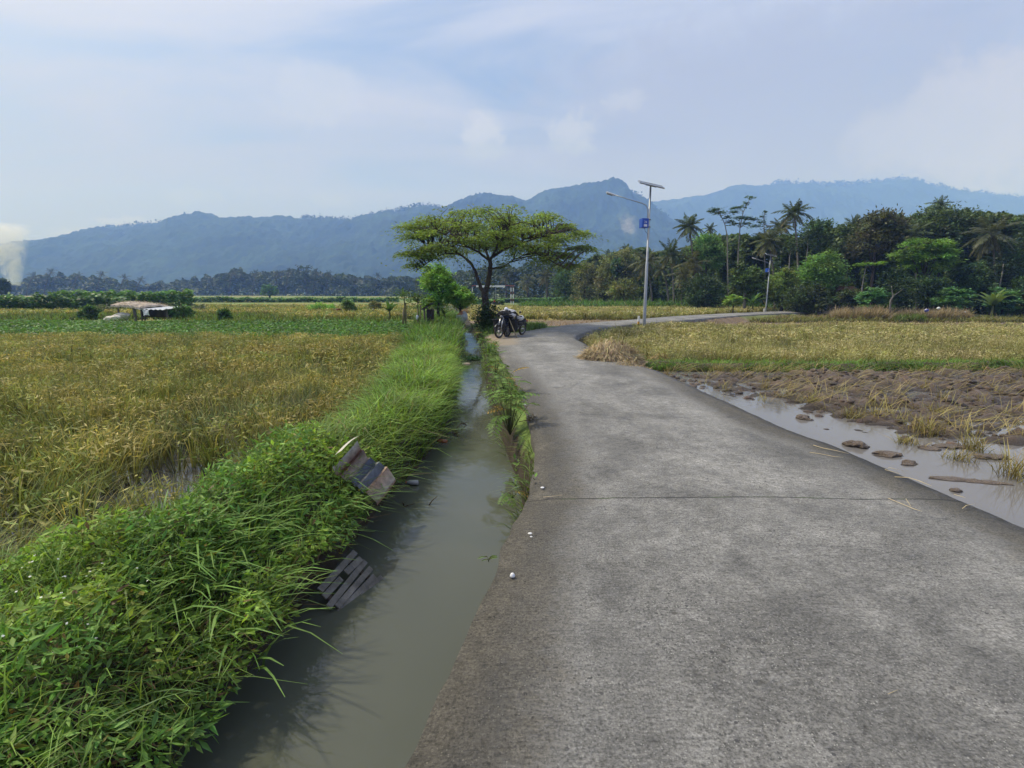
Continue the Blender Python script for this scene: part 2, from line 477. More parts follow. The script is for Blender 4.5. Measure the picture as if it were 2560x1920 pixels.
def road_sd(x, y):
    """signed distance-like value to the slab (negative inside) and which side (+1 = right/near side)"""
    sh = x.shape; P = np.stack([x.ravel(), y.ravel()], 1)
    best = np.full(len(P), 1e9); side = np.zeros(len(P)); hw = np.zeros(len(P))
    cc = RC[::4]; ww = RW[::4]
    for i in range(len(cc) - 1):
        a, b = cc[i], cc[i + 1]; d = b - a; l2 = d.dot(d) + 1e-9
        t = np.clip(((P - a) @ d) / l2, 0, 1)
        q = P - a - t[:, None] * d; dd = np.hypot(q[:, 0], q[:, 1])
        m = dd < best
        best = np.where(m, dd, best); side = np.where(m, np.sign(d[1] * q[:, 0] - d[0] * q[:, 1]), side); hw = np.where(m, lerp(ww[i], ww[i + 1], t), hw)
    return (best - hw).reshape(sh), side.reshape(sh)

# ------------------------------------------------------------------ ground
FIELD_R = -.42; FIELD_L = -.32
def bankL(y): return np.interp(y, [0, 2.0, 2.75, 4, 12, 20, 34], [-1.9, -1.58, -1.12, -.92, -1.45, -2.1, -2.9])
def ground_h(x, y, sdist=None):
    s, side = road_sd(x, y) if sdist is None else sdist
    cl, cr = canalL(y), canalR(y)
    a = x - cl
    ub = a - bankL(y)
    left = np.minimum(np.interp(ub, [-9, -.32, .0, .35, 9], [FIELD_L, FIELD_L, -.12, .02, .02]), np.interp(a, [-.45, -.16, -.04, .1], [.02, -.1, -.46, -.95]))
    left = left + np.where(a < -.1, .06 * (fbm(x * 2.2, y * 2.2, 3, 3) - .5) + .10 * np.exp(-((y - 3.6) / 1.4) ** 2) * sstep(-.1, .4, ub) * sstep(-.15, -.5, a), 0)
    b = x - cr
    verge = np.interp(b, [-.1, .02, .1, .3, .6], [-.95, -.5, -.2, -.07, -.04])
    verge = verge + .03 * (fbm(x * 3, y * 3, 9, 3) - .5)
    far = lerp(verge, -.26, sstep(23, 27, y))
    mid = np.where(side > 0, np.interp(s, [-.3, -.02, .02, .25, 40], [-.06, -.1, -.3, FIELD_R, FIELD_R]), np.minimum(far, np.where(s < 0, -.06, 9)))
    mid = np.where(s < -.05, np.minimum(mid, -.06), mid)
    h = np.where(x < (cl + cr) / 2, left, mid)
    # beyond the fields the land rises a little under the wood on the right
    return h

def grid_axes():
    o = [0.0]; st = .06
    xs = list(np.arange(-3.6, .81, .06))
    x = xs[-1]; st = .08
    while x < 1900: st = min(st * 1.055, 60) if x > 4 else .12; x += st; xs.append(x)
    x = xs[0]; st = .07; ls = []
    while x > -1900: st = min(st * 1.055, 60); x -= st; ls.append(x)
    xs = ls[::-1] + xs
    yy = []; y = -6.0
    while y < 2500:
        yy.append(y); y += .25 if y < 1 else (.07 if y < 7 else max(.07, .011 * y))
    return np.array(xs), np.array(yy)

gx, gy = grid_axes()
GX, GY = np.meshgrid(gx, gy)
GX = GX + np.clip(canalL(GY) + 1.0, -8, 8) * np.exp(-np.abs(GX) / 25)     # columns follow the canal
SDG = road_sd(GX, GY)
GZ = ground_h(GX, GY, SDG)
def strip_colour(x, y):
    """colours of the fields, strip after strip"""
    n = x.shape
    wob = y + .35 * np.sin(x * .13) + .05 * x
    k = np.floor(12 * np.log(np.maximum(wob, 5) / 26.5)).astype(int)
    xcell = np.floor((x + 3 * k) / (9 + 5 * np.abs(np.sin(k * 1.7)))).astype(int)
    r = np.abs(np.sin(k * 12.9898 + xcell * 78.233) * 43758.5453) % 1
    pal = np.array([(.24, .22, .06), (.18, .21, .055), (.13, .21, .04), (.10, .17, .035), (.20, .19, .05), (.24, .21, .08), (.15, .2, .05)])
    return pal[(r * len(pal)).astype(int)]
c = np.zeros(GX.shape + (3,)); c[:] = (.20, .19, .07)
A = GX - canalL(GY); B = GX - canalR(GY)
def setc(mask, col): c[mask] = col
far_l = (A < -1.6) & (GY > 26)
c[far_l] = strip_colour(GX[far_l], GY[far_l])
setc((A < bankL(GY) - .1) & (GY <= 17), (.085, .066, .042))
setc((A < -2.2) & (GY > 17) & (GY <= 26), (.08, .12, .03))
setc((A >= bankL(GY) - .1) & (A < -.25) & (GY < 60), (.075, .085, .03))
setc((A >= -.25) & (B < .15) & (GY < 60), (.05, .04, .028))
right = (SDG[1] > 0)
setc(right & (GX > canalR(GY)), (.13, .11, .055))
setc(right & (GY > 24.5) & (GY < 33) & (GX > 2), (.17, .125, .085))
setc(right & (GY >= 33) & (GX > 2), (.15, .17, .06))
lf = (~right) & (B > .15)
setc(lf & (GY < 26), (.13, .19, .045))
setc(lf & (GY >= 15) & (GY < 19.4 + .5 * GX) & (GX > -1.6 - .1 * GY * 0), (.25, .20, .145))
setc(lf & (GY >= 24.5 + .1 * GX) & (GY < 32 + .1 * GX), (.18, .135, .095))
setc(lf & (GY >= 32 + .1 * GX) & (GY < 60), (.25, .22, .065))
setc((GY > 60) & (B > .15), (.14, .18, .05))
c *= (0.8 + .4 * fbm(GX * 1.7, GY * 1.7, 21, 4))[..., None]
nyy, nxx = GX.shape
idx = np.arange(nyy * nxx).reshape(nyy, nxx)
F = np.stack([idx[:-1, :-1], idx[:-1, 1:], idx[1:, 1:], idx[1:, :-1]], -1).reshape(-1, 4)

def ground_mat(name, rough=.85, bs=.6, spec=.25, scale=1.0):
    m, nt, out = nmat(name)
    at = N(nt, 'ShaderNodeAttribute', attribute_name='Col'); v = mapped(nt)
    n1 = noise(nt, v, 2.5 * scale, 6, .65); n2 = noise(nt, v, 28 * scale, 5, .7)
    k = ramp(nt, n1, [(.3, .7), (.7, 1.3)]); k2 = ramp(nt, n2, [(.3, .72), (.7, 1.25)])
    cc = mix_rgb(nt, 1.0, mix_rgb(nt, 1.0, at.outputs['Color'], k, 'MULTIPLY'), k2, 'MULTIPLY')
    p = N(nt, 'ShaderNodeBsdfPrincipled'); nt.links.new(cc, p.inputs['Base Color'])
    p.inputs['Roughness'].default_value = rough; p.inputs['Specular IOR Level'].default_value = spec
    hh = math_n(nt, 'ADD', math_n(nt, 'MULTIPLY', n1, 1.2), n2)
    nt.links.new(bump(nt, hh, bs, .03), p.inputs['Normal']); nt.links.new(p.outputs[0], out.inputs[0])
    return m
M_ground = ground_mat('soil')
g = link_mesh('ground', np.stack([GX, GY, GZ], -1).reshape(-1, 3), F, M_ground, col=c.reshape(-1, 3), smooth=True)
tag(g, 'flat farmland of earth banks and field floors', 'ground', kind='structure')

# ------------------------------------------------------------------ road slab
def road_mat():
    m, nt, out = nmat('concrete')
    tc = N(nt, 'ShaderNodeTexCoord'); v = tc.outputs['Object']
    sep = N(nt, 'ShaderNodeSeparateXYZ'); nt.links.new(v, sep.inputs[0])
    e = N(nt, 'ShaderNodeAttribute', attribute_name='edge_dist').outputs['Fac']      # metres to the nearer edge
    dirt = N(nt, 'ShaderNodeAttribute', attribute_name='dirt').outputs['Fac']
    big = noise(nt, v, .8, 5, .6, .4); mid = noise(nt, v, 3.3, 6, .65, .3)
    mpx = N(nt, 'ShaderNodeMapping'); mpx.inputs['Scale'].default_value = (1.0, 4.5, 1); nt.links.new(v, mpx.inputs[0])
    brush = noise(nt, mpx.outputs[0], 16, 6, .75, .2)                                   # broom marks across the slab
    mpl = N(nt, 'ShaderNodeMapping'); mpl.inputs['Scale'].default_value = (1.0, .22, 1); nt.links.new(v, mpl.inputs[0])
    lanes = noise(nt, mpl.outputs[0], 1.1, 4, .6, .5)
    fine = noise(nt, v, 85, 5, .8); blot = noise(nt, v, 12, 6, .72, .6)
    base = ramp(nt, mid, [(.25, (.135, .132, .125)), (.5, (.215, .210, .198)), (.78, (.31, .302, .285))])
    kb = ramp(nt, big, [(.32, .66), (.52, 1.0), (.70, 1.28)]); kbl = ramp(nt, blot, [(.32, .74), (.52, 1.02), (.72, 1.22)]); kl = ramp(nt, lanes, [(.3, .78), (.7, 1.2)])
    kr = ramp(nt, brush, [(.33, .66), (.5, 1.0), (.68, 1.3)])
    kf = ramp(nt, fine, [(.35, .38), (.5, 1.0), (.66, 1.65)])
    col = base
    for k in (kb, kbl, kl, kr, kf): col = mix_rgb(nt, 1.0, col, k, 'MULTIPLY')
    worn = ramp(nt, noise(nt, v, 1.6, 4, .65, .5), [(.36, .25), (.6, 1.0)])
    # pale weathered specks and dark worn pebbles
    def spots(scale, thr, keep, colr):
        nonlocal col
        vo = N(nt, 'ShaderNodeTexVoronoi'); vo.inputs['Scale'].default_value = scale; vo.inputs['Randomness'].default_value = 1
        dv = N(nt, 'ShaderNodeVectorMath', operation='ADD'); nt.links.new(v, dv.inputs[0])
        dn = N(nt, 'ShaderNodeTexNoise'); dn.inputs['Scale'].default_value = scale * .8
        sc = N(nt, 'ShaderNodeVectorMath', operation='SCALE'); sc.inputs['Scale'].default_value = .5 / scale; nt.links.new(dn.outputs['Color'], sc.inputs[0]); nt.links.new(v, dn.inputs['Vector'])
        nt.links.new(sc.outputs[0], dv.inputs[1]); nt.links.new(dv.outputs[0], vo.inputs['Vector'])
        r = N(nt, 'ShaderNodeSeparateColor'); nt.links.new(vo.outputs['Color'], r.inputs[0])
        size = math_n(nt, 'MULTIPLY', r.outputs[1], thr)
        f = math_n(nt, 'MULTIPLY', math_n(nt, 'LESS_THAN', vo.outputs['Distance'], size), math_n(nt, 'LESS_THAN', r.outputs[0], keep))
        f = math_n(nt, 'MULTIPLY', f, math_n(nt, 'MULTIPLY', worn, .95))
        col = mix_rgb(nt, f, col, colr)
    spots(70, .42, .40, (.075, .074, .072))
    spots(38, .36, .16, (.06, .06, .062))
    spots(120, .40, .35, (.42, .41, .38))
    spots(22, .30, .07, (.10, .095, .085))
    # grime: dark algae bands along both edges, ragged by noise
    ee = math_n(nt, 'ADD', e, math_n(nt, 'MULTIPLY', math_n(nt, 'SUBTRACT', mid, .5), -.55))
    ee = math_n(nt, 'ADD', ee, math_n(nt, 'MULTIPLY', math_n(nt, 'SUBTRACT', big, .5), -.75))
    ee = math_n(nt, 'ADD', ee, math_n(nt, 'MULTIPLY', math_n(nt, 'SUBTRACT', blot, .5), -.42))
    ee = math_n(nt, 'ADD', ee, math_n(nt, 'MULTIPLY', math_n(nt, 'SUBTRACT', fine, .5), -.25))
    gr = ramp(nt, ee, [(.10, .95), (.30, .80), (.50, 0.0)])
    gr = math_n(nt, 'MULTIPLY', gr, ramp(nt, math_n(nt, 'MULTIPLY', sep.outputs[1], .05), [(.30, 1.0), (.75, .35)]))
    grime = mix_rgb(nt, fine, (.042, .041, .034), (.10, .097, .083))
    col = mix_rgb(nt, gr, col, mix_rgb(nt, 1.0, col, (.40, .37, .32), 'MULTIPLY'))
    # dusty straw-strewn patch by the bikes
    dd = ramp(nt, math_n(nt, 'ADD', math_n(nt, 'MULTIPLY', dirt, .9), math_n(nt, 'MULTIPLY', math_n(nt, 'SUBTRACT', brush, .5), .8)), [(.45, 0.0), (.7, .85)])
    col = mix_rgb(nt, dd, col, (.27, .225, .168))
    # a few hairline cracks wandering over the slab
    cw = N(nt, 'ShaderNodeTexNoise'); cw.inputs['Scale'].default_value = 2.2; cw.inputs['Detail'].default_value = 5; nt.links.new(v, cw.inputs['Vector'])
    cs = N(nt, 'ShaderNodeVectorMath', operation='SCALE'); cs.inputs['Scale'].default_value = .55; nt.links.new(cw.outputs['Color'], cs.inputs[0])
    ca = N(nt, 'ShaderNodeVectorMath', operation='ADD'); nt.links.new(v, ca.inputs[0]); nt.links.new(cs.outputs[0], ca.inputs[1])
    cv = N(nt, 'ShaderNodeTexVoronoi', feature='DISTANCE_TO_EDGE'); cv.inputs['Scale'].default_value = .62; nt.links.new(ca.outputs[0], cv.inputs['Vector'])
    ck = math_n(nt, 'MULTIPLY', math_n(nt, 'LESS_THAN', cv.outputs['Distance'], .0022), ramp(nt, noise(nt, v, .9, 3), [(.52, 0.0), (.58, .75)]))
    col = mix_rgb(nt, ck, col, (.03, .03, .027))
    # joints across the slab
    wv = noise(nt, v, 1.3, 4, .6)
    for yj, wd in ((3.47, .0075), (8.6, .006), (13.4, .006)):
        off = math_n(nt, 'ADD', math_n(nt, 'SUBTRACT', sep.outputs[1], yj), math_n(nt, 'MULTIPLY', math_n(nt, 'SUBTRACT', wv, .5), .10))
        off = math_n(nt, 'ADD', off, math_n(nt, 'MULTIPLY', math_n(nt, 'SUBTRACT', fine, .5), .012))
        ln = math_n(nt, 'LESS_THAN', math_n(nt, 'ABSOLUTE', off), wd)
        moss = mix_rgb(nt, ramp(nt, noise(nt, v, 5, 3), [(.5, 0.0), (.6, 1.0)]), (.02, .02, .017), (.035, .06, .015))
        col = mix_rgb(nt, math_n(nt, 'MULTIPLY', ln, .9 if yj < 5 else .45), col, moss)
    p = N(nt, 'ShaderNodeBsdfPrincipled'); nt.links.new(col, p.inputs['Base Color'])
    p.inputs['Specular IOR Level'].default_value = .35
    nt.links.new(ramp(nt, mid, [(.3, .62), (.7, .85)]), p.inputs['Roughness'])
    hh = math_n(nt, 'ADD', math_n(nt, 'MULTIPLY', fine, 1.0), math_n(nt, 'MULTIPLY', brush, .9))
    nt.links.new(bump(nt, hh, .75, .012), p.inputs['Normal'])
    nt.links.new(p.outputs[0], out.inputs[0])
    return m
M_road = road_mat()
nc = 20
t = np.linspace(0, 1, nc)
tt = t[None, :, None]
J = np.stack([fbm(L[:, 1] * 6.1, L[:, 0], 5, 4) - .5, fbm(R[:, 1] * 6.1, R[:, 0] + 9, 6, 4) - .5], 1) * .045   # ragged edges
dn = (R - L) / np.linalg.norm(R - L, axis=1)[:, None]
L2 = L + dn * J[:, :1]; R2 = R + dn * J[:, 1:]
top = L2[:, None] * (1 - tt) + R2[:, None] * tt
zt = .02 * np.sin(np.pi * t)[None, :] * np.ones((len(L), 1)) + .012 * (fbm(top[..., 0] * 1.2, top[..., 1] * 1.2, 31, 3) - .5)
zt[:, 0] -= .014; zt[:, -1] -= .014
V = np.concatenate([top, zt[..., None]], -1)
low_l = V[:, :1].copy(); low_l[..., 2] = -.95
low_r = V[:, -1:].copy(); low_r[..., 2] = -.60
V = np.concatenate([low_l, V, low_r], 1)
nr, ncc = V.shape[:2]
idx = np.arange(nr * ncc).reshape(nr, ncc)
F = np.stack([idx[:-1, :-1], idx[:-1, 1:], idx[1:, 1:], idx[1:, :-1]], -1).reshape(-1, 4)
wid = np.linalg.norm(R2 - L2, axis=1)[:, None]
e = np.minimum(t, 1 - t)[None] * wid; e = np.concatenate([e[:, :1] * 0, e, e[:, :1] * 0], 1)
dirt = sstep(13.2, 15.0, V[..., 1]) * (1 - sstep(19.5, 22, V[..., 1])) * (1 - sstep(.2, 1.5, V[..., 0] - np.interp(V[..., 1], rly, rlx)))
road = link_mesh('road', V.reshape(-1, 3), F, M_road, extra={'edge_dist': e.ravel(), 'dirt': dirt.ravel()})
tag(road, 'grey weathered concrete village road curving right between the fields', 'road', kind='structure')

# ------------------------------------------------------------------ water
def water_mat(name, base, rough, bscale, bstr):
    m, nt, out = nmat(name)
    v = mapped(nt, (1, .55, 1))
    n1 = noise(nt, v, bscale, 4, .55, .8); n2 = noise(nt, v, bscale * 5, 3, .5, .4); n3 = noise(nt, v, .9, 3)
    p = N(nt, 'ShaderNodeBsdfPrincipled')
    nt.links.new(mix_rgb(nt, n3, tuple(q * .85 for q in base), tuple(q * 1.15 for q in base)), p.inputs['Base Color'])
    p.inputs['Roughness'].default_value = rough; p.inputs['IOR'].default_value = 1.36
    hh = math_n(nt, 'ADD', n1, math_n(nt, 'MULTIPLY', n2, .35))
    nt.links.new(bump(nt, hh, bstr, .02), p.inputs['Normal']); nt.links.new(p.outputs[0], out.inputs[0])
    return m
M_canal = water_mat('canal_water', (.082, .088, .067), .015, 3.2, .10)
M_paddyw = water_mat('paddy_water', (.15, .143, .14), .05, 2.5, .05)
yw = np.concatenate([np.arange(-4, 12, .25), np.arange(12, 58, .7)])
wl, wr = canalL(yw) - .3, canalR(yw) + .25
xs_ = np.linspace(0, 1, 5)
V = np.stack([np.stack([wl + (wr - wl) * s_, yw, np.full(len(yw), WATER_Z)], -1) for s_ in xs_], 1)
idx = np.arange(len(yw) * 5).reshape(len(yw), 5)
F = np.stack([idx[:-1, :-1], idx[:-1, 1:], idx[1:, 1:], idx[1:, :-1]], -1).reshape(-1, 4)
o = link_mesh('water', V.reshape(-1, 3), F, M_canal)
tag(o, 'murky grey green water in the narrow irrigation canal', 'water', kind='structure')

# flooded, half ploughed paddy on the right: mud sheet and the water standing on it
MUDW = -.235
mx = np.arange(2.35, 17, .036); my = np.arange(1.5, 11.35, .036)
X, Y = np.meshgrid(mx, my)
xb = np.interp(Y, [-1, 3.3, 4.6, 5.6, 7, 9, 11.3], [15, 9.3, 7.0, 5.5, 4.4, 3.7, 3.0])
q = X - xb + 2.0 * (fbm(X * .9, Y * 1.3, 53, 3) - .5)
rid = 1 - np.abs(2 * fbm(X * 1.5 + .5 * Y, Y * 2.2, 41, 4) - 1)
clod = fbm(X * 3.4, Y * 4.6, 43, 5)
rid2 = 1 - np.abs(2 * fbm(X * 3.1 - Y, Y * 5.2, 44, 3) - 1)
h = -.292 + .050 * np.tanh(q / .6) + .012 * sstep(.8, 4, q) + (.04 + .05 * sstep(-.6, 1.8, q)) * (rid - .60) * 1.4 + (.04 + .12 * sstep(-.3, 1.2, q)) * (clod - .5) * 1.8 + .07 * sstep(-.3, 1.0, q) * (rid2 - .7) + (.01 + .085 * sstep(-.2, .8, q)) * (fbm(X * 8, Y * 10, 48, 3) - .5)
h -= .05 * sstep(.35, .0, X - roadR(Y))
h -= .09 * np.exp(-((Y - 10.95) / .25) ** 2) * 1.0
dry = sstep(MUDW - .005, MUDW + .09, h)[..., None]
cm = lerp(np.array((.045, .033, .024)), np.array((.125, .087, .060)), dry) * (.45 + 1.1 * fbm(X * 2.6, Y * 3.4, 47, 5))[..., None]
ok = X > roadR(Y) - .25
h = np.where(ok, h, -.5)
ny_, nx_ = X.shape; idx = np.arange(ny_ * nx_).reshape(ny_, nx_)
F = np.stack([idx[:-1, :-1], idx[:-1, 1:], idx[1:, 1:], idx[1:, :-1]], -1).reshape(-1, 4)
X_mud, h_mud = X, h
M_mud = ground_mat('wet_mud', .42, 1.0, .5, 2.4)
o = link_mesh('mud_ground', np.stack([X, Y, h], -1).reshape(-1, 3), F, M_mud, col=cm.reshape(-1, 3), smooth=True)
tag(o, 'brown ploughed mud of the flooded paddy beside the road', 'mud', kind='structure')
yw = np.arange(-1.5, 11.3, .5); wl = roadR(yw) - .12; wr = np.full(len(yw), 19.0)
V = np.stack([np.stack([wl + (wr - wl) * s_, yw, np.full(len(yw), MUDW)], -1) for s_ in np.linspace(0, 1, 8)], 1)
idx = np.arange(len(yw) * 8).reshape(len(yw), 8)
F = np.stack([idx[:-1, :-1], idx[:-1, 1:], idx[1:, 1:], idx[1:, :-1]], -1).reshape(-1, 4)
o = link_mesh('paddy_water', V.reshape(-1, 3), F, M_paddyw)
tag(o, 'still grey water standing on the paddy mud along the road', 'water', kind='structure')
# earth bund across, between the mud and the standing rice
xs_ = np.concatenate([np.arange(2.3, 14, .08), np.arange(14, 48, .4)])
prof = [(-.42, -.45), (-.30, -.33), (-.2, -.16), (-.08, -.10), (.12, -.10), (.26, -.18), (.45, -.42)]
V = []
for x in xs_:
    yy0 = 11.45 + .12 * math.sin(x * .7) + .10 * math.sin(x * 2.3)
    for (dy, z) in prof:
        V.append((x, yy0 + dy, z + .05 * (float(fbm(x * 4, dy * 6 + 3, 51, 3)) - .5)))
k = len(prof); idx = np.arange(len(xs_) * k).reshape(-1, k)
F = np.stack([idx[:-1, :-1], idx[1:, :-1], idx[1:, 1:], idx[:-1, 1:]], -1).reshape(-1, 4)
o = link_mesh('bund_ground', np.array(V), F, M_ground, col=jitter((.075, .062, .04), len(V), .1), smooth=True)
tag(o, 'low earth bund between the mud and the standing rice', 'bund', kind='structure')
# shallow water left between rice clumps near the bank on the left
V = [(-6.5, .5, -.29), (-2.6, .5, -.29), (-2.6, 6, -.29), (-6.5, 6, -.29)]
o = link_mesh('paddy_water', np.array(V), np.array([[0, 1, 2, 3]]), water_mat('pool_water', (.06, .058, .052), .03, 3.0, .08))
tag(o, 'shallow water among the ripe rice beside the weedy bank', 'water', kind='structure')
# ------------------------------------------------------------------ hills
M_leaf = foliage_mat('leaf', .36, .5, 2.0, .25)
M_grass = foliage_mat('grass', .38, .5, 1.2, .25)
M_rice = foliage_mat('rice', .30, .6, 1.5, .25)
M_far = foliage_mat('far_leaf', .2, .6, .35, .3)

def hill_mat():
    m, nt, out = nmat('forest_hill')
    at = N(nt, 'ShaderNodeAttribute', attribute_name='Col'); v = mapped(nt)
    n1 = noise(nt, v, .010, 5, .6); n2 = noise(nt, v, .07, 4, .7)
    k = ramp(nt, n1, [(.3, .5), (.7, 1.6)]); k2 = ramp(nt, n2, [(.3, .4), (.7, 1.7)])
    cc = mix_rgb(nt, 1.0, mix_rgb(nt, 1.0, at.outputs['Color'], k, 'MULTIPLY'), k2, 'MULTIPLY')
    p = N(nt, 'ShaderNodeBsdfPrincipled'); nt.links.new(cc, p.inputs['Base Color']); p.inputs['Roughness'].default_value = 1; p.inputs['Specular IOR Level'].default_value = .1
    nt.links.new(p.outputs[0], out.inputs[0]); return m
M_hill = hill_mat()

def hill(name, prof, Yb, Yr, label, seed, step=3.0, cliff=None, amp=1.0):
    """forested ridge: skyline heights at distance Yr, slopes falling towards the fields at Yb"""
    pr = np.array(prof, float) * K
    us = np.arange(pr[0, 0], pr[-1, 0], step)
    vs = np.interp(us, pr[:, 0], pr[:, 1])
    top = np.array([ony(u, v, Yr) for u, v in zip(us, vs)])
    rows = np.concatenate([np.linspace(0, 1, 70), [1.06, 1.15, 1.3]])
    V = np.zeros((len(rows), len(us), 3)); C = np.zeros_like(V)
    for i, s in enumerate(rows):
        y = Yb + (Yr - Yb) * s
        x = top[:, 0] * (1 - .0 * s) * (y / Yr) ** .35 if False else top[:, 0] * lerp(.86, 1.0, min(s, 1))
        w = .0 + s if s <= 1 else 1 - (s - 1) * 2.2
        base = (w ** 1.15) if s <= 1 else w
        spur = 1 - np.abs(2 * fbm(x * .0045 + .35 * s, np.full_like(x, s * 1.6), seed, 4) - 1)
        z = top[:, 2] * base * (1 + (.55 * (spur - .55)) * 4 * max(0, s * (1 - s)))
        z = np.minimum(z, top[:, 2] * (.1 + .95 * min(1, w * 1.0)) + 2) if s < .97 else z
        tree = amp * (fbm(x * .05, np.full_like(x, y * .05), seed + 5, 4) - .5) * 26 * sstep(0, .1, s) + amp * (fbm(x * .16, np.full_like(x, y * .16), seed + 9, 2) - .5) * 9
        z = z + tree * (.45 if .94 < s < 1.03 else 1)
        V[i, :, 0] = x; V[i, :, 1] = y + (fbm(x * .02, np.full_like(x, y * .02), seed + 3, 3) - .5) * 30; V[i, :, 2] = z - 4 * (s == 0)
        C[i] = np.array((.018, .032, .017)) * (.7 + .6 * fbm(x * .012, np.full_like(x, y * .012), seed + 7, 3))[:, None]
        if cliff:
            d = (us * 1.0 - cliff[0]) / cliff[2]
            e = (s - cliff[1]) / cliff[3]
            m = np.exp(-(d * d + e * e)) * (fbm(us * .09, np.full_like(us, s * 7), 77, 3) > .46)
            C[i] = lerp(C[i], np.array((.16, .15, .13)), np.clip(m * .9, 0, 1)[:, None])
    n0, n1 = V.shape[:2]; idx = np.arange(n0 * n1).reshape(n0, n1)
    F = np.stack([idx[:-1, :-1], idx[:-1, 1:], idx[1:, 1:], idx[1:, :-1]], -1).reshape(-1, 4)
    o = link_mesh(name, V.reshape(-1, 3), F, M_hill, col=C.reshape(-1, 3))
    tag(o, label, 'hills', kind='structure')
    return top

left_prof = [(-420, 585), (-200, 575), (0, 545), (55, 525), (110, 519), (160, 518), (200, 506), (240, 494), (280, 490), (330, 487), (360, 484), (390, 474), (430, 463), (455, 462), (480, 473), (510, 478), (550, 470), (600, 466), (640, 470), (700, 475), (760, 479), (800, 470), (830, 461), (870, 457), (900, 449), (960, 450), (990, 438), (1020, 424), (1060, 420), (1100, 424), (1135, 433), (1160, 420), (1200, 408), (1250, 400), (1290, 393), (1315, 389), (1332, 390), (1345, 402), (1352, 416), (1366, 421), (1385, 428), (1400, 441), (1440, 476), (1500, 520), (1600, 570), (1750, 610)]
far_prof = [(1150, 560), (1280, 480), (1385, 440), (1430, 433), (1480, 427), (1530, 420), (1560, 410), (1580, 403), (1605, 397), (1630, 402), (1680, 396), (1720, 398), (1780, 401), (1850, 398), (1920, 391), (1960, 388), (2000, 397), (2060, 410), (2120, 420), (2212, 430), (2350, 445), (2600, 480), (2900, 520)]
t1 = hill('hills', left_prof, 820, 1500, 'blue hazy forested ridge with a steep rocky peak behind the umbrella tree', 3, 3.0, cliff=(1530, .55, 15, .06))
t2 = hill('hills', far_prof, 1500, 2300, 'paler farther ridge fading into low cloud on the right', 23, 3.5)
# crowns standing up along the skyline
def ridge_trees(top, n, sz, seed, lab, sel=(0, 1)):
    r = np.random.default_rng(seed); P = []; S = []
    m = len(top)
    for _ in range(n):
        u = r.uniform(sel[0], sel[1]) * (m - 2)
        i = int(u)
        if vnoise(i * .02, 3.1, seed) < .42: continue
        p = top[i].copy(); s = r.uniform(.5, 1.2) * sz; p[2] += r.uniform(-.3, .9) * s
        q = r.normal(size=(14, 3)) * np.array([.55, .55, .42]) * s
        P.append(p + q); S.append(np.full(14, s * .75))
    P = np.concatenate(P); S = np.concatenate(S)
    V, F, C = flat_leaves(P, S, S * .8, jitter((.018, .032, .017), len(P)), .5)
    tag(link_mesh('ridge_trees', V, F, M_far, col=C), lab, 'trees', kind='stuff')
ridge_trees(t1, 1500, 8, 4, 'small tree crowns along the nearer blue ridge line')
ridge_trees(t2, 600, 11, 6, 'small tree crowns along the farther pale ridge line', (.2, .75))

# ------------------------------------------------------------------ standing rice, grass and weeds (uncountable)
def scatter(n, x0, x1, y0, y1):
    return rng.uniform(x0, x1, n), rng.uniform(y0, y1, n)

def in_view(x, y, pad=1.5):
    return np.abs(x) < 1.05 * np.abs(y) + pad

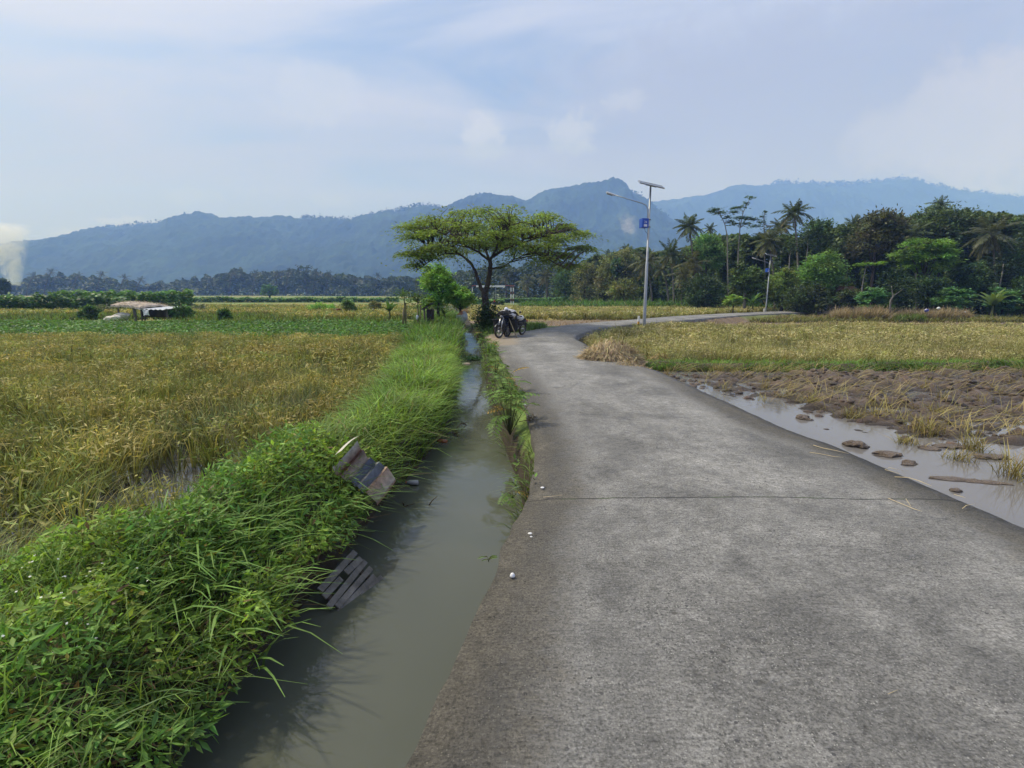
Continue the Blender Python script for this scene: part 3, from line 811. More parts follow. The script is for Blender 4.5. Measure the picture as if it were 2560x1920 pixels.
def rice(name, mask_fn, area, dens, per, h, w, pal, label, segs=3, z=FIELD_L, lodged=0.35, hj=.18, heads=14):
    x, y = scatter(int(dens * (area[1] - area[0]) * (area[3] - area[2])), *area)
    k = mask_fn(x, y) & in_view(x, y); x, y = x[k], y[k]
    patch = fbm(x * .55, y * .55, 61, 3); patch2 = fbm(x * 1.6 + 4, y * 1.6, 67, 3)
    n = len(x)
    lod = sstep(.56, .66, patch2) * lodged
    base = np.repeat(np.stack([x, y, np.full(n, z)], 1), per, 0)
    N_ = len(base)
    a = rng.uniform(0, 2 * PI, N_)
    base[:, 0] += .045 * np.cos(a); base[:, 1] += .045 * np.sin(a)
    lean = np.abs(rng.normal(.14, .11, N_)) + np.repeat(lod, per) * rng.uniform(.6, 2.0, N_)
    wind = np.repeat(2 * PI * fbm(x * .3, y * .3, 71, 2) * 2, per)
    az = np.where(np.repeat(lod, per) > .1, wind + rng.normal(size=N_) * .5, a)
    hh = h * (1 + hj * rng.normal(size=N_)) * np.repeat((.72 + .45 * patch) * (.82 + .36 * rng.random(n)), per)
    hh = np.where(np.repeat(lod, per) > .1, hh * .95, hh)
    cur = np.abs(rng.normal(.28, .2, N_))
    g = np.repeat(patch2, per) + .35 * rng.normal(size=N_) * .5
    ci = np.clip(g, 0, 1)[:, None]
    c0 = lerp(np.array(pal[0]), np.array(pal[1]), ci); c1 = lerp(np.array(pal[2]), np.array(pal[3]), ci)
    br = np.repeat(np.where(lod > .1, .8, 1.0), per)[:, None]
    straw = (rng.random(N_) < .22)[:, None]
    c1 = np.where(straw, np.array(pal[4]), c1)
    k = (1 + .30 * rng.normal(size=(N_, 1))) * br * np.repeat(.62 + .76 * fbm(x * .9 + 3, y * .9, 73, 3), per)[:, None]
    V, F, C = blades(base, np.clip(hh, .1, 2), w * (.7 + .6 * rng.random(N_)), az, np.clip(lean, 0, 1.5), np.clip(cur, 0, 1.1), np.clip(c0 * k, .01, .8), np.clip(c1 * k, .01, .8), segs)
    if heads:
        ph = heads; M_ = n * ph; hx = np.repeat(x, ph); hy = np.repeat(y, ph); hz0 = np.repeat(z + h * (.72 + .45 * patch), ph)
        aa = rng.uniform(0, 6.28, M_); rr = np.abs(rng.normal(0, .12, M_))
        HP = np.stack([hx + rr * np.cos(aa), hy + rr * np.sin(aa), hz0 * 0 + z + (hz0 - z) * np.repeat(np.where(lod > .1, .6, 1.0), ph) * rng.uniform(.62, 1.02, M_)], 1)
        od = np.stack([np.cos(aa), np.sin(aa), rng.uniform(-.9, .5, M_)], 1); od /= np.linalg.norm(od, axis=1)[:, None]
        gi = np.clip(np.repeat(patch2, ph) * 2.3 - .72 + .2 * rng.normal(size=M_), 0, 1)[:, None]
        hc = lerp(np.array(pal[4]), np.array(pal[3]) * 1.15, gi) * np.repeat(.66 + .68 * fbm(x * .9 + 3, y * .9, 73, 3), ph)[:, None] * (1 + .22 * rng.normal(size=(M_, 1)))
        hv = flat_leaves(HP, .085 * (.6 + .8 * rng.random(M_)) * (w / .0115) ** .5, w * 1.35, np.clip(hc, .01, .7), .3, od)
        V, F, C = join([(V, F, C), hv])
    o = link_mesh(name, V, F, M_rice, col=C)
    tag(o, label, 'rice', kind='stuff')
    return o
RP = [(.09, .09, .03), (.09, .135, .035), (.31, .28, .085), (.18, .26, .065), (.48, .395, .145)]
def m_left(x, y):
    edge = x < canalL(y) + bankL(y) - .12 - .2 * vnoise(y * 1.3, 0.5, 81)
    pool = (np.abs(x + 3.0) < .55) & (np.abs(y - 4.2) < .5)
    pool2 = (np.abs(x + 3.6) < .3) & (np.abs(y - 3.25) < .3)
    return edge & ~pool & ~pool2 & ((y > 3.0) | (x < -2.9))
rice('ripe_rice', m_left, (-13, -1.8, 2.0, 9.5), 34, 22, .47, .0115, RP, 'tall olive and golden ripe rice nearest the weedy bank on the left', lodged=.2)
rice('ripe_rice', m_left, (-19, -2.0, 9.5, 17.2), 24, 15, .49, .019, RP, 'golden brown ripe rice farther back on the left', 2, lodged=.15)
def m_right(x, y):
    s, side = road_sd(x, y)
    return (s > .3) & (side > 0) & (y > 11.95 + .15 * np.sin(x))
RP2 = [(.12, .11, .045), (.10, .14, .04), (.40, .34, .12), (.26, .30, .09), (.48, .41, .22)]
rice('ripe_rice', m_right, (2.2, 16.5, 11.9, 16.5), 26, 20, .50, .015, RP2, 'front rows of pale yellow green rice on the right behind the earth bund', 3, FIELD_R, .2)
rice('ripe_rice', m_right, (2.4, 28, 16.5, 25.2), 13, 14, .48, .026, RP2, 'back rows of pale yellow rice on the right below the road wall', 2, FIELD_R, .15)
def m_back(x, y): 
    s, side = road_sd(x, y)
    return (s > .4) & (side < 0) & (x > canalR(y) + .4) & (y > 32.5 + .1 * x) & (y < 56) & ~((y > 44) & (y < 45.2))
rice('ripe_rice', m_back, (-6, 24, 32, 56), 6, 8, .46, .06, RP2, 'strip of yellow rice beyond the bend behind the motorcycles', 2, -.26, .1, heads=5)
def strip_noise(x, y): return fbm(x * .06 + .02 * y, np.floor(y / 5.5) * 3.7, 91, 2)
def m_lfar(x, y): return (x < canalL(y) - 3.0) & (strip_noise(x, y) > .55) & (y > 28.5) & ~((np.abs(x + 24.5) < 3.4) & (np.abs(y - 31.5) < 2.6))
rice('ripe_rice', m_lfar, (-60, -4, 28, 60), 4.5, 8, .5, .07, RP, 'far strips of yellow rice around the shack on the left', 2, FIELD_L, .1, heads=5)
def m_lfar2(x, y): return (x < canalL(y) - 3.5) & (strip_noise(x, y) <= .55) & (y > 28) & ~((np.abs(x + 24.5) < 3.4) & (np.abs(y - 31.5) < 2.6))
GP = [(.06, .09, .02), (.07, .11, .025), (.14, .24, .045), (.19, .26, .055), (.24, .25, .07)]
rice('green_crop', m_lfar2, (-60, -5, 27, 60), 4.5, 8, .42, .075, GP, 'far strips of green young crop on the left', 2, FIELD_L, .1, heads=0)

# low leafy crop band across the left field
def m_band(x, y): return x < canalL(y) + bankL(y) - .2
x, y = scatter(27000, -31, -2.0, 16.9, 27.5); k = m_band(x, y) & in_view(x, y); x, y = x[k], y[k]
rowh = .26 + .16 * fbm(x * 1.1, y * 1.1, 101, 3)
P = np.stack([x, y, FIELD_L + rowh * rng.uniform(.35, 1.1, len(x))], 1)
cc = jitter((.10, .21, .05), len(x), .25, .08) * (.7 + .7 * fbm(x * .8, y * .8, 103, 3))[:, None]
V, F, C = leaves(P, .15 * (.7 + .6 * rng.random(len(x))), .085, cc, .9)
tag(link_mesh('leafy_crop', V, F, M_leaf, col=C), 'band of low bright green leafy crop behind the ripe rice on the left', 'crop', kind='stuff')

# long grass on the bank
def grass(name, x, y, h, w, c0, c1, label, z=None, lean=.35, cur=.6, segs=3, az=None, mat=None):
    n = len(x)
    zz = ground_h(x, y) if z is None else z
    P = np.stack([x, y, zz - .01], 1)
    a = rng.uniform(0, 2 * PI, n) if az is None else az + rng.normal(size=n) * .9
    lean = np.broadcast_to(lean, n); cur = np.broadcast_to(cur, n)
    k = 1 + .2 * rng.normal(size=(n, 1))
    pt = (.55 + .9 * fbm(x * 1.5, y * 1.5, 111, 3))[:, None]
    C0 = jitter(c0, n) * pt; C1 = jitter(c1, n, .28, .08) * pt
    dead = rng.random(n) < .06
    C1[dead] = (.34, .27, .13)
    V, F, C = blades(P, h * np.clip(1 + .3 * rng.normal(size=n), .3, 1.8), w * (.6 + .8 * rng.random(n)), a, np.abs(rng.normal(lean, .2, n)), np.abs(rng.normal(cur, .3, n)).clip(0, 1.3), C0, C1, segs)
    o = link_mesh(name, V, F, mat or M_grass, col=C)
    return tag(o, label, 'grass', kind='stuff')
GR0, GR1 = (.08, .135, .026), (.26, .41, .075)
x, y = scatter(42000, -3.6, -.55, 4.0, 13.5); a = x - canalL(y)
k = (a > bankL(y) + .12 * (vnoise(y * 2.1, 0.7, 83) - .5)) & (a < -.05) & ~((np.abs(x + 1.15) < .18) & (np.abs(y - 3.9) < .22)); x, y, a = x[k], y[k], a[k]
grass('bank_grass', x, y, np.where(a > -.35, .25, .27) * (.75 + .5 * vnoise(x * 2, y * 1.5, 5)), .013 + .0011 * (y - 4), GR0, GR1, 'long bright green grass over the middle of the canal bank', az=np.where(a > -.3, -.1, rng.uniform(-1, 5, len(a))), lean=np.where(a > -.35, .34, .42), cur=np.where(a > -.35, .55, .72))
x, y = scatter(26000, -8.5, -.6, 13.5, 34); a = x - canalL(y)
k = (a > bankL(y)) & (a < -.05); x, y = x[k], y[k]
grass('bank_grass', x, y, .42, .032, GR0, (.15, .29, .05), 'long green grass at the far end of the canal bank', segs=2)
# grass and weeds between canal and road, round the bikes, on the bund, by the wall, the far verge
x, y = scatter(9000, -1.0, .25, 3.5, 13.5); k = (x > canalR(y) + .0) & (x < roadL(y) + .01) & (vnoise(x * 3, y * 1.5, 7) > .55); x, y = x[k], y[k]
grass('verge_grass', x, y, .17, .009, (.05, .07, .02), (.17, .26, .05), 'thin grass growing along the canal side of the road', lean=.5, cur=.7, az=np.full(len(x), 2.8))
x, y = scatter(16000, -6.0, 1.6, 13.5, 27); s_, sd_ = road_sd(x, y)
k = (x > canalR(y) + .02) & (s_ > .02) & (sd_ < 0) & ~((y > 15) & (y < 19.6 + .5 * x) & (x > -1.35)); x, y = x[k], y[k]
grass('verge_grass', x, y, .26, .03, (.05, .085, .02), (.14, .27, .045), 'green grass under the umbrella tree', segs=2)
x, y = scatter(16000, 2.3, 24, 11.05, 11.85); k = in_view(x, y); x, y = x[k], y[k]
grass('bund_grass', x, y + .12 * np.sin(x * .7), .17, .02, (.07, .12, .025), (.17, .32, .05), 'low green grass along the earth bund', z=-.17 - .25 * np.clip(np.abs(y - 11.5) - .15, 0, 1), lean=.5, segs=2)
x, y = scatter(15000, 3, 40, 32.5, 36.5); k = in_view(x, y) & (road_sd(x, y)[0] > .3); x, y = x[k], y[k]
grass('verge_grass', x, y, .38, .06, (.10, .10, .035), (.24, .25, .075), 'short yellow green verge before the wood on the right', segs=2)
x, y = scatter(9000, 1, 26, 50, 62); k = (road_sd(x, y)[0] > .5) & in_view(x, y); x, y = x[k], y[k]
grass('verge_grass', x, y, .9, .12, (.05, .09, .02), (.10, .22, .04), 'taller green grass below the palm trunks', segs=2)

# tall dry weeds before the trees on the right
def weeds(u0, u1, v_top, depth, n, name, label, c0, c1):
    us = rng.uniform(u0, u1, n); ds = depth + rng.uniform(-.8, 1.2, n)
    x = (us - 1280) / FPX * ds; y = ds
    hmax = (ony(0, v_top, depth)[2] + .40)
    hh = 1.35 * hmax * (.55 + .55 * fbm(us * .022, ds, 121, 3)) * (.6 + .5 * rng.random(n))
    cut = sstep(u0, u0 + 14, us) * sstep(u1, u1 - 14, us)
    P = np.stack([x, y, np.full(n, -.42)], 1)
    V, F, C = blades(P, hh * (.5 + .5 * cut), .055, rng.uniform(0, 6.28, n), np.abs(rng.normal(.2, .15, n)), np.abs(rng.normal(.3, .3, n)), jitter(c0, n), jitter(c1, n, .2), 2)
    tag(link_mesh(name, V, F, M_rice, col=C), label, 'weeds', kind='stuff')
BR0, BR1 = (.17, .14, .085), (.40, .32, .20)
weeds(2068, 2118, 768, 34.5, 900, 'dry_weeds', 'rounded clump of tall dry brown weeds left of the pale leaning trunk', BR0, BR1)
weeds(2120, 2222, 768, 34.5, 1700, 'dry_weeds', 'long clump of dry brown weeds reaching the pale leaning trunk', BR0, BR1)
weeds(2236, 2420, 772, 34.5, 2400, 'dry_weeds', 'widest clump of dry brown weeds right of the pale leaning trunk', BR0, BR1)
weeds(2420, 2620, 793, 34.5, 1800, 'dry_weeds', 'low dry brown weeds at the right edge of the verge', BR0, (.36, .28, .17))
weeds(1890, 2068, 786, 35.5, 1300, 'dry_weeds', 'low dry brown weeds around the foot of the farther lamp', BR0, (.32, .25, .15))
weeds(2230, 2310, 783, 33.4, 900, 'green_weeds', 'green weeds in front of the dry brown ones', (.06, .09, .02), (.16, .24, .05))

# ------------------------------------------------------------------ weedy mound in the foreground
def mound():
    parts = []
    n = 50000
    x, y = scatter(n, -3.2, -.72, .7, 4.35); a = x - canalL(y)
    k = (a > bankL(y) - .12 - .2 * vnoise(y * 2, 1.0, 3)) & (a < .05 * sstep(2.4, 1.6, y) + .15 * vnoise(y * 3.1, 2.0, 4) * sstep(4.2, 2.6, y) + .08 * vnoise(y * 7.1, 2.0, 4)) & ~((np.abs(x + 1.13) < .17) & (np.abs(y - 3.9) < .2)) & ~((np.abs(x + .99) < .26) & (np.abs(y - 2.73) < .24) & (a > -.30))
    x, y, a = x[k], y[k], a[k]; n = len(x)
    bush = sstep(.25, .8, fbm(x * 3.2, y * 3.2, 131, 3))
    gz = np.where(a > -.1, -.10 - .75 * np.clip(a + .1, 0, .5), ground_h(x, y))
    top = .03 + .24 * bush + .10 * np.exp(-((y - 3.7) / .8) ** 2) * sstep(-1.9, -1.2, a)
    f = rng.random(n) ** .6
    P = np.stack([x, y, gz + top * f], 1)
    kind = fbm(x * 1.2 + 7, y * 1.2, 137, 3)
    cc = np.where((kind > .52)[:, None], np.array((.26, .40, .07)), np.array((.18, .33, .07)))
    cc = cc * (1 + .25 * rng.normal(size=(n, 1))) * (1 + .07 * rng.normal(size=(n, 3)))
    yel = rng.random(n) < .035; cc[yel] = (.25, .23, .05)
    brn = rng.random(n) < .03; cc[brn] = (.17, .11, .055)
    cc = np.clip(cc, .01, .6)
    outd = np.stack([.5 + .6 * sstep(-.6, 0, a) + .5 * rng.normal(size=n), rng.normal(size=n) * .8, .5 * np.ones(n) - .7 * sstep(-.3, 0, a)], 1)
    outd /= np.linalg.norm(outd, axis=1)[:, None]
    sz = np.where(kind > .5, .044, .060) * (.55 + .9 * rng.random(n))
    parts.append(leaves(P, sz, sz * np.where(kind > .5, .42, .24), cc, .5, outd, .2, .1))
    # leafy stems
    m = 1500
    i = rng.choice(n, m); B = np.stack([x[i], y[i], gz[i]], 1)
    parts.append(blades(B, top[i] * 1.25 + .05, .005, rng.uniform(0, 6.28, m), .4 * np.ones(m), .4 * np.ones(m), jitter((.09, .075, .035), m), jitter((.12, .15, .04), m), 3))
    # broad arching blades among them
    m = 3000
    i = rng.choice(n, m); sel = vnoise(x[i] * 1.7, y[i] * 1.7, 139) > .60; i = i[sel]; m = len(i)
    B = np.stack([x[i], y[i], gz[i]], 1)
    az = np.where(a[i] > -.5, -.15, 0.9) + rng.normal(size=m) * .9
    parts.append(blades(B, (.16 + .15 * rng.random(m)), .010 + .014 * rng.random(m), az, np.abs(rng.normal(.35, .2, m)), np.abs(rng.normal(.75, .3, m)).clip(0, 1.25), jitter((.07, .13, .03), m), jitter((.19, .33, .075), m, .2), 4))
    # fine grass standing through the leaves in loose tufts
    m = 5000
    i = rng.choice(n, m); sel = fbm(x[i] * 2.6, y[i] * 2.6, 149, 2) > .47; i = i[sel]; m = len(i)
    B = np.stack([x[i], y[i], gz[i] + top[i] * .35], 1) + rng.normal(size=(m, 3)) * .02
    parts.append(blades(B, (.10 + .16 * rng.random(m)), .004 + .004 * rng.random(m), rng.uniform(0, 6.28, m), np.abs(rng.normal(.3, .2, m)), np.abs(rng.normal(.5, .3, m)).clip(0, 1.2), jitter((.09, .15, .03), m), jitter((.27, .42, .09), m, .25), 3))
    # blades leaning out over the water
    m = 650
    yy = rng.uniform(.8, 4.6, m); yy = yy[(np.abs(yy - 2.73) > .2) | (rng.random(m) < .25)]; m = len(yy)
    xx = canalL(yy) - rng.uniform(.05, .4, m)
    B = np.stack([xx, yy, -.12 + .15 * rng.random(m) - .15], 1)
    parts.append(blades(B, .12 + .18 * rng.random(m), .006 + .010 * rng.random(m), rng.normal(-.1, .6, m), np.abs(rng.normal(.75, .3, m)), np.abs(rng.normal(.7, .3, m)).clip(0, 1.2), jitter((.05, .08, .02), m), jitter((.11, .20, .05), m, .25), 4))
    # dead brown stems and tangle by the waterline
    m = 420
    yy = rng.uniform(.8, 4.4, m); xx = canalL(yy) - rng.uniform(-.05, .3, m)
    B = np.stack([xx, yy, -.33 + .25 * rng.random(m)], 1)
    parts.append(blades(B, .14 + .2 * rng.random(m), .004, rng.uniform(0, 6.28, m), .7 * np.ones(m), .5 * np.ones(m), jitter((.07, .05, .03), m), jitter((.19, .13, .075), m, .3), 3))
    V, F, C = join(parts)
    tag(link_mesh('bank_weeds', V, F, M_grass, col=C), 'tangled leafy weeds and broad grass covering the near bank', 'weeds', kind='stuff')
    # tiny pale flowers
    m = 130
    x, y = rng.uniform(-2.6, -1.7, m), rng.uniform(1.2, 2.2, m); a = x - canalL(y)
    P = np.stack([x, y, ground_h(x, y) + .12 + .1 * rng.random(m)], 1)
    V, F, C = flat_leaves(P, .012, .012, np.tile((.75, .75, .72), (m, 1)), .9)
    tag(link_mesh('weed_flowers', V, F, M_leaf, col=C), 'tiny white flowers among the weeds at the lower left', 'flowers', kind='stuff')
mound()

# ragged weeds on the canal wall side of the road (vines)
x, y = scatter(5200, -1.1, .3, 3.6, 15); k = (x > canalR(y) - .06) & (x < roadL(y) + .05) & (fbm(x * 2.5, y * 1.3, 141, 2) > .52); x, y = x[k], y[k]
P = np.stack([x, y, -.22 + .34 * rng.random(len(x)) * (.5 + vnoise(x * 0, y * .9, 11))], 1)
V, F, C = leaves(P, .055 * (.6 + .8 * rng.random(len(x))), .026, jitter((.12, .20, .04), len(x), .3), .6)
tag(link_mesh('canal_weeds', V, F, M_leaf, col=C), 'yellow green creeping weeds between canal and road', 'weeds', kind='stuff')
# ------------------------------------------------------------------ trees
def bark_mat(name, a, b, scale=5):
    m, nt, out = nmat(name)
    v = mapped(nt, (1, 1, .35)); n1 = noise(nt, v, scale, 6, .7, .4); v2 = mapped(nt); n2 = noise(nt, v2, 1.1, 4)
    c = mix_rgb(nt, ramp(nt, n1, [(.3, 0.0), (.7, 1.0)]), a, b)
    c = mix_rgb(nt, 1.0, c, ramp(nt, n2, [(.3, .7), (.7, 1.2)]), 'MULTIPLY')
    p = N(nt, 'ShaderNodeBsdfPrincipled'); nt.links.new(c, p.inputs['Base Color']); p.inputs['Roughness'].default_value = .9; p.inputs['Specular IOR Level'].default_value = .2
    nt.links.new(bump(nt, n1, .8, .03), p.inputs['Normal']); nt.links.new(p.outputs[0], out.inputs[0]); return m
M_bark = bark_mat('bark', (.045, .036, .028), (.11, .09, .07))
M_pale = bark_mat('pale_bark', (.16, .145, .12), (.34, .32, .28), 3)
M_palmtrunk = bark_mat('palm_trunk', (.12, .105, .085), (.26, .235, .20), 4)
M_twig = bark_mat('twig', (.06, .045, .03), (.16, .115, .07), 9)

def gz_at(x, y):
    return float(ground_h(np.array([[x]]), np.array([[y]]))[0, 0])

def crown(rx, ry, rz, cz, ncl, per, L, W, col, up=.5, var=.3, shell=.62, flatc=.7, seed=None, far=False, cx=0, cy=0, hue=.08, spread=.30, lump=.5):
    dirs = rand_dirs(ncl, .35)
    ph = np.arctan2(dirs[:, 1], dirs[:, 0])
    s0 = rng.uniform(0, 99)
    r = rng.uniform(shell, 1.0, ncl) * (1 - lump * .5 + lump * vnoise(ph * 1.1 + s0, dirs[:, 2] * 2.2 + s0, 5))
    cen = dirs * r[:, None] * np.array([rx, ry, rz]) + np.array([cx, cy, cz])
    cr = spread * (rx + rz) / 2 * rng.uniform(.6, 1.25, ncl)
    P = np.repeat(cen, per, 0) + rng.normal(size=(ncl * per, 3)) * np.repeat(cr, per)[:, None] * np.array([.62, .62, .62 * flatc])
    cc = jitter(np.array(col) * (2.6 if not far else 1.15), ncl, var, hue); cc = np.repeat(cc, per, 0) * (1 + .2 * rng.normal(size=(ncl * per, 1)))
    out = np.repeat(dirs, per, 0)
    n = len(P)
    fn = flat_leaves if far else leaves
    return fn(P, L * (.65 + .7 * rng.random(n)), W * (.65 + .7 * rng.random(n)), np.clip(cc, .006, .6), up, out), cen

def trunk_mb(h, r0, lean=(0, 0), limbs=None, bend=.15, n=8, c=None):
    b = MB(); t = np.linspace(0, 1, 7)
    ph = rng.uniform(0, 6.28)
    pts = np.stack([lean[0] * t + bend * h * .12 * np.sin(t * 2.5 + ph) - bend * h * .12 * math.sin(ph), lean[1] * t, h * t], 1)
    b.tube(pts, r0 * (1.25 - .75 * t) * np.where(t < .05, 1.25, 1), n)
    for q in (limbs if limbs is not None else []):
        i = rng.integers(3, 6); a = pts[i]; m_ = a + (q - a) * .5 + np.array([0, 0, .12 * np.linalg.norm(q - a)]); 
        b.tube([a, m_, q], [r0 * .45, r0 * .3, r0 * .12], 5)
    return b

def tree(name, label, u, v_top, v_bot, hw, depth, col, L=.28, ncl=60, per=55, group=None, bark=None, tr=.13, up=.5, var=.32, cat='tree', far=False, flatc=.7, base_z=None, asp=1.0, lump=.5, hue=.08, W=.5, spread=.3, lean=(0, 0), shell=.62):
    p = ony(u, v_top, depth); zt = p[2]; zb = ony(u, v_bot, depth)[2]
    gz = base_z if base_z is not None else (FIELD_R + .05 if depth < 70 else -.3)
    rx = hw / FPX * depth; rz = (zt - zb) / 2; cz = (zt + zb) / 2 - gz
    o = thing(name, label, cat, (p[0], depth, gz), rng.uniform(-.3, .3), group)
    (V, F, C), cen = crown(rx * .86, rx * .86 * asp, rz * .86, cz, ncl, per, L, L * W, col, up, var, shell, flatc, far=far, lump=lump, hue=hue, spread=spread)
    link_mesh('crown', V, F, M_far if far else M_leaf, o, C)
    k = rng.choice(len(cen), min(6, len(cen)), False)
    trunk_mb(max(.3, cz + .1 * rz), tr, lean, cen[k]).build('trunk', bark or M_bark, o, True)
    return o

def palm_mesh(fl, nf, seed, col, old=(.20, .15, .07), wind=0.0, droop=1.0, up=1.0, nl=20):
    r = np.random.default_rng(seed); parts = []; rb = MB()
    dead = []
    for k in range(nf):
        f = (k + .5) / nf
        el = math.radians(84 - 118 * f ** .85 * droop) + r.normal() * .1
        az = k * 2.39996 + r.normal() * .15
        Lf = fl * (.85 + .3 * r.random()) * (.72 + .5 * min(1, f * 2.5) if f < .4 else 1.0)
        d = np.array([math.cos(el) * math.cos(az) + wind * .5, math.cos(el) * math.sin(az), math.sin(el)]); d /= np.linalg.norm(d)
        pts = [np.zeros(3)]; m = 9
        for i in range(m):
            d = d + np.array([wind * .05, 0, -.095 * (1 + .5 * f)]); d /= np.linalg.norm(d)
            pts.append(pts[-1] + d * Lf / m)
        pts = np.array(pts)
        t = np.linspace(.12, 1, nl); 
        ctr = np.stack([np.interp(t * m, np.arange(m + 1), pts[:, i]) for i in range(3)], 1)
        tan = np.gradient(ctr, axis=0); tan /= np.linalg.norm(tan, axis=1)[:, None]
        side = np.cross(tan, [0, 0, 1.0]); side /= np.linalg.norm(side, axis=1)[:, None] + 1e-6
        ll = fl * .30 * np.sin(np.pi * (t * .86 + .12)) ** .6
        cc = np.array(col) * (1 + .15 * r.normal())
        if f > .8: cc = lerp(cc, np.array(old), min(1, (f - .8) * 4 * r.random() + .2))
        for sg in (-1, 1):
            dr = side * sg * .75 + tan * .55 + np.array([0, 0, -.32 - .25 * f]) + r.normal(size=(nl, 3)) * .10
            dr /= np.linalg.norm(dr, axis=1)[:, None]
            wv = np.cross(dr, np.cross(tan, dr)); wv = tan
            w = fl * .030
            a = ctr; b = ctr + dr * ll[:, None] * .5 + wv * w; c = ctr + dr * ll[:, None]; e = ctr + dr * ll[:, None] * .5 - wv * w
            V = np.stack([a, b, c, e], 1).reshape(-1, 3); i = np.arange(nl)[:, None] * 4
            parts.append((V, i + [0, 1, 2, 3], np.repeat(np.clip(cc * (1 + .14 * r.normal(size=(nl, 1))), .01, .6), 4, 0)))
        rb.tube(pts[::2], np.linspace(fl * .017, fl * .005, len(pts[::2])), 4, tuple(np.clip(cc * 1.25, 0, 1)))
    return join(parts), rb

def palm(label, u, v, depth, ub, fl_px, seed, col=(.075, .105, .04), group='coconut palms at the edge of the wood', nf=24, wind=0.0, bz=-.38, tr=.085, droop=1.0, name='coconut_palm', nuts=True, nl=20):
    c = ony(u, v, depth); bx = (ub - 1280) / FPX * depth
    o = thing(name, label, 'palm tree', (bx, depth, bz), 0, group)
    fl = fl_px / FPX * depth * 1.08
    (V, F, C), rb = palm_mesh(fl, nf, seed, col, wind=wind, droop=droop, nl=nl)
    off = np.array([c[0] - bx, 0, c[2] - bz])
    b = MB(); b.quads(V + off, F, C)
    V2 = np.concatenate(rb.V) + off; b.add(V2, rb.F)
    b.C[-1] = np.concatenate(rb.C)
    cr = b.build('crown', M_leaf, o)
    if nuts:
        nb = MB()
        for k in range(6):
            a = k * 1.05; nb.ball(off + np.array([math.cos(a), math.sin(a), -.8]) * fl * .055, fl * .045, 7, 5)
        nb.build('coconut_bunch', M_nut, o, True)
    t = np.linspace(0, 1, 9); s = (t ** 1.6)
    pts = np.stack([off[0] * s, 0 * t, off[2] * t], 1)
    MB().tube(pts, tr * min(depth, 100) / 50 * (1.25 - .45 * t) * np.where(t < .1, 1.3, 1), 8).build('trunk', M_palmtrunk if depth < 100 else M_bark, o, True)
    return o
M_nut = solid_mat('coconut', (.11, .10, .04), .6)

palm('coconut palm with full round crown, standing clear left of the two slim pale trees', 1723, 566, 55, 1732, 36, 1, nf=26)
palm('tallest coconut palm, its thin bare trunk rising right of the farther lamp', 1985, 532, 50, 1986, 38, 2, nf=28)
palm('broad coconut palm with yellowing fronds just behind the head of the farther lamp', 1922, 603, 47, 1930, 42, 3, (.10, .12, .045))
palm('coconut palm with upright top fronds and thin trunk, second right of the near lamp pole', 1676, 634, 58, 1680, 38, 4)
palm('windswept coconut palm with fronds swept to the left above a short trunk', 1714, 690, 52, 1722, 36, 5, (.125, .135, .055), wind=-.5)
palm('coconut palm with brown drooping fronds behind the windswept short palm', 1732, 660, 54, 1736, 40, 6, (.11, .115, .05), droop=1.15)
palm('small coconut palm tip above the green crown left of the slim pale trees', 1775, 572, 70, 1775, 17, 7)
palm('coconut palm half hidden behind the tallest palm, its fronds to the left', 1951, 566, 56, 1952, 32, 8, (.095, .12, .05))
palm('coconut palm directly behind the near lamp pole with hanging dry fronds', 1617, 655, 62, 1626, 40, 9, (.11, .12, .055), droop=1.2)
palm('slim leaning coconut trunk with small crown right of the near lamp pole', 1657, 672, 60, 1668, 26, 10, (.08, .10, .045))
palm('small coconut palm top above the brown leaved trees, nearest the near lamp', 1566, 622, 84, 1567, 16, 11)
palm('leftmost small palm top over the brown leaved trees', 1489, 650, 92, 1490, 17, 12, (.06, .085, .04))
palm('small palm top with upright fronds between two others above the brown leaved trees', 1521, 638, 88, 1522, 16, 13)
palm('coconut palm crown peeking over the middle of the dark wood on the right', 2347, 512, 56, 2347, 26, 14, (.085, .12, .045))
palm('large coconut palm with grey drooping fronds near the right edge of the wood', 2478, 585, 41, 2474, 54, 15, (.10, .115, .06), droop=1.15, nf=26)
palm('coconut palm with long upright fronds and one pale frond arching left in the dark wood', 2277, 588, 44, 2280, 42, 16, (.085, .115, .05))
palm('coconut palm crown at the left end of the dark right wood', 2137, 562, 52, 2138, 30, 17, (.075, .105, .05))
palm('pale hazy palm seen under the umbrella tree right of the striped gate', 1317, 704, 110, 1320, 25, 18, (.10, .115, .06), group='hazy palms seen past the umbrella tree')
palm('hazy palm behind the striped gate under the umbrella tree', 1265, 690, 130, 1266, 22, 19, (.07, .09, .05), group='hazy palms seen past the umbrella tree')
palm('hazy palm with drooping fronds left of the brown leaved trees under the umbrella tree', 1365, 690, 105, 1367, 25, 20, (.09, .10, .055), group='hazy palms seen past the umbrella tree')

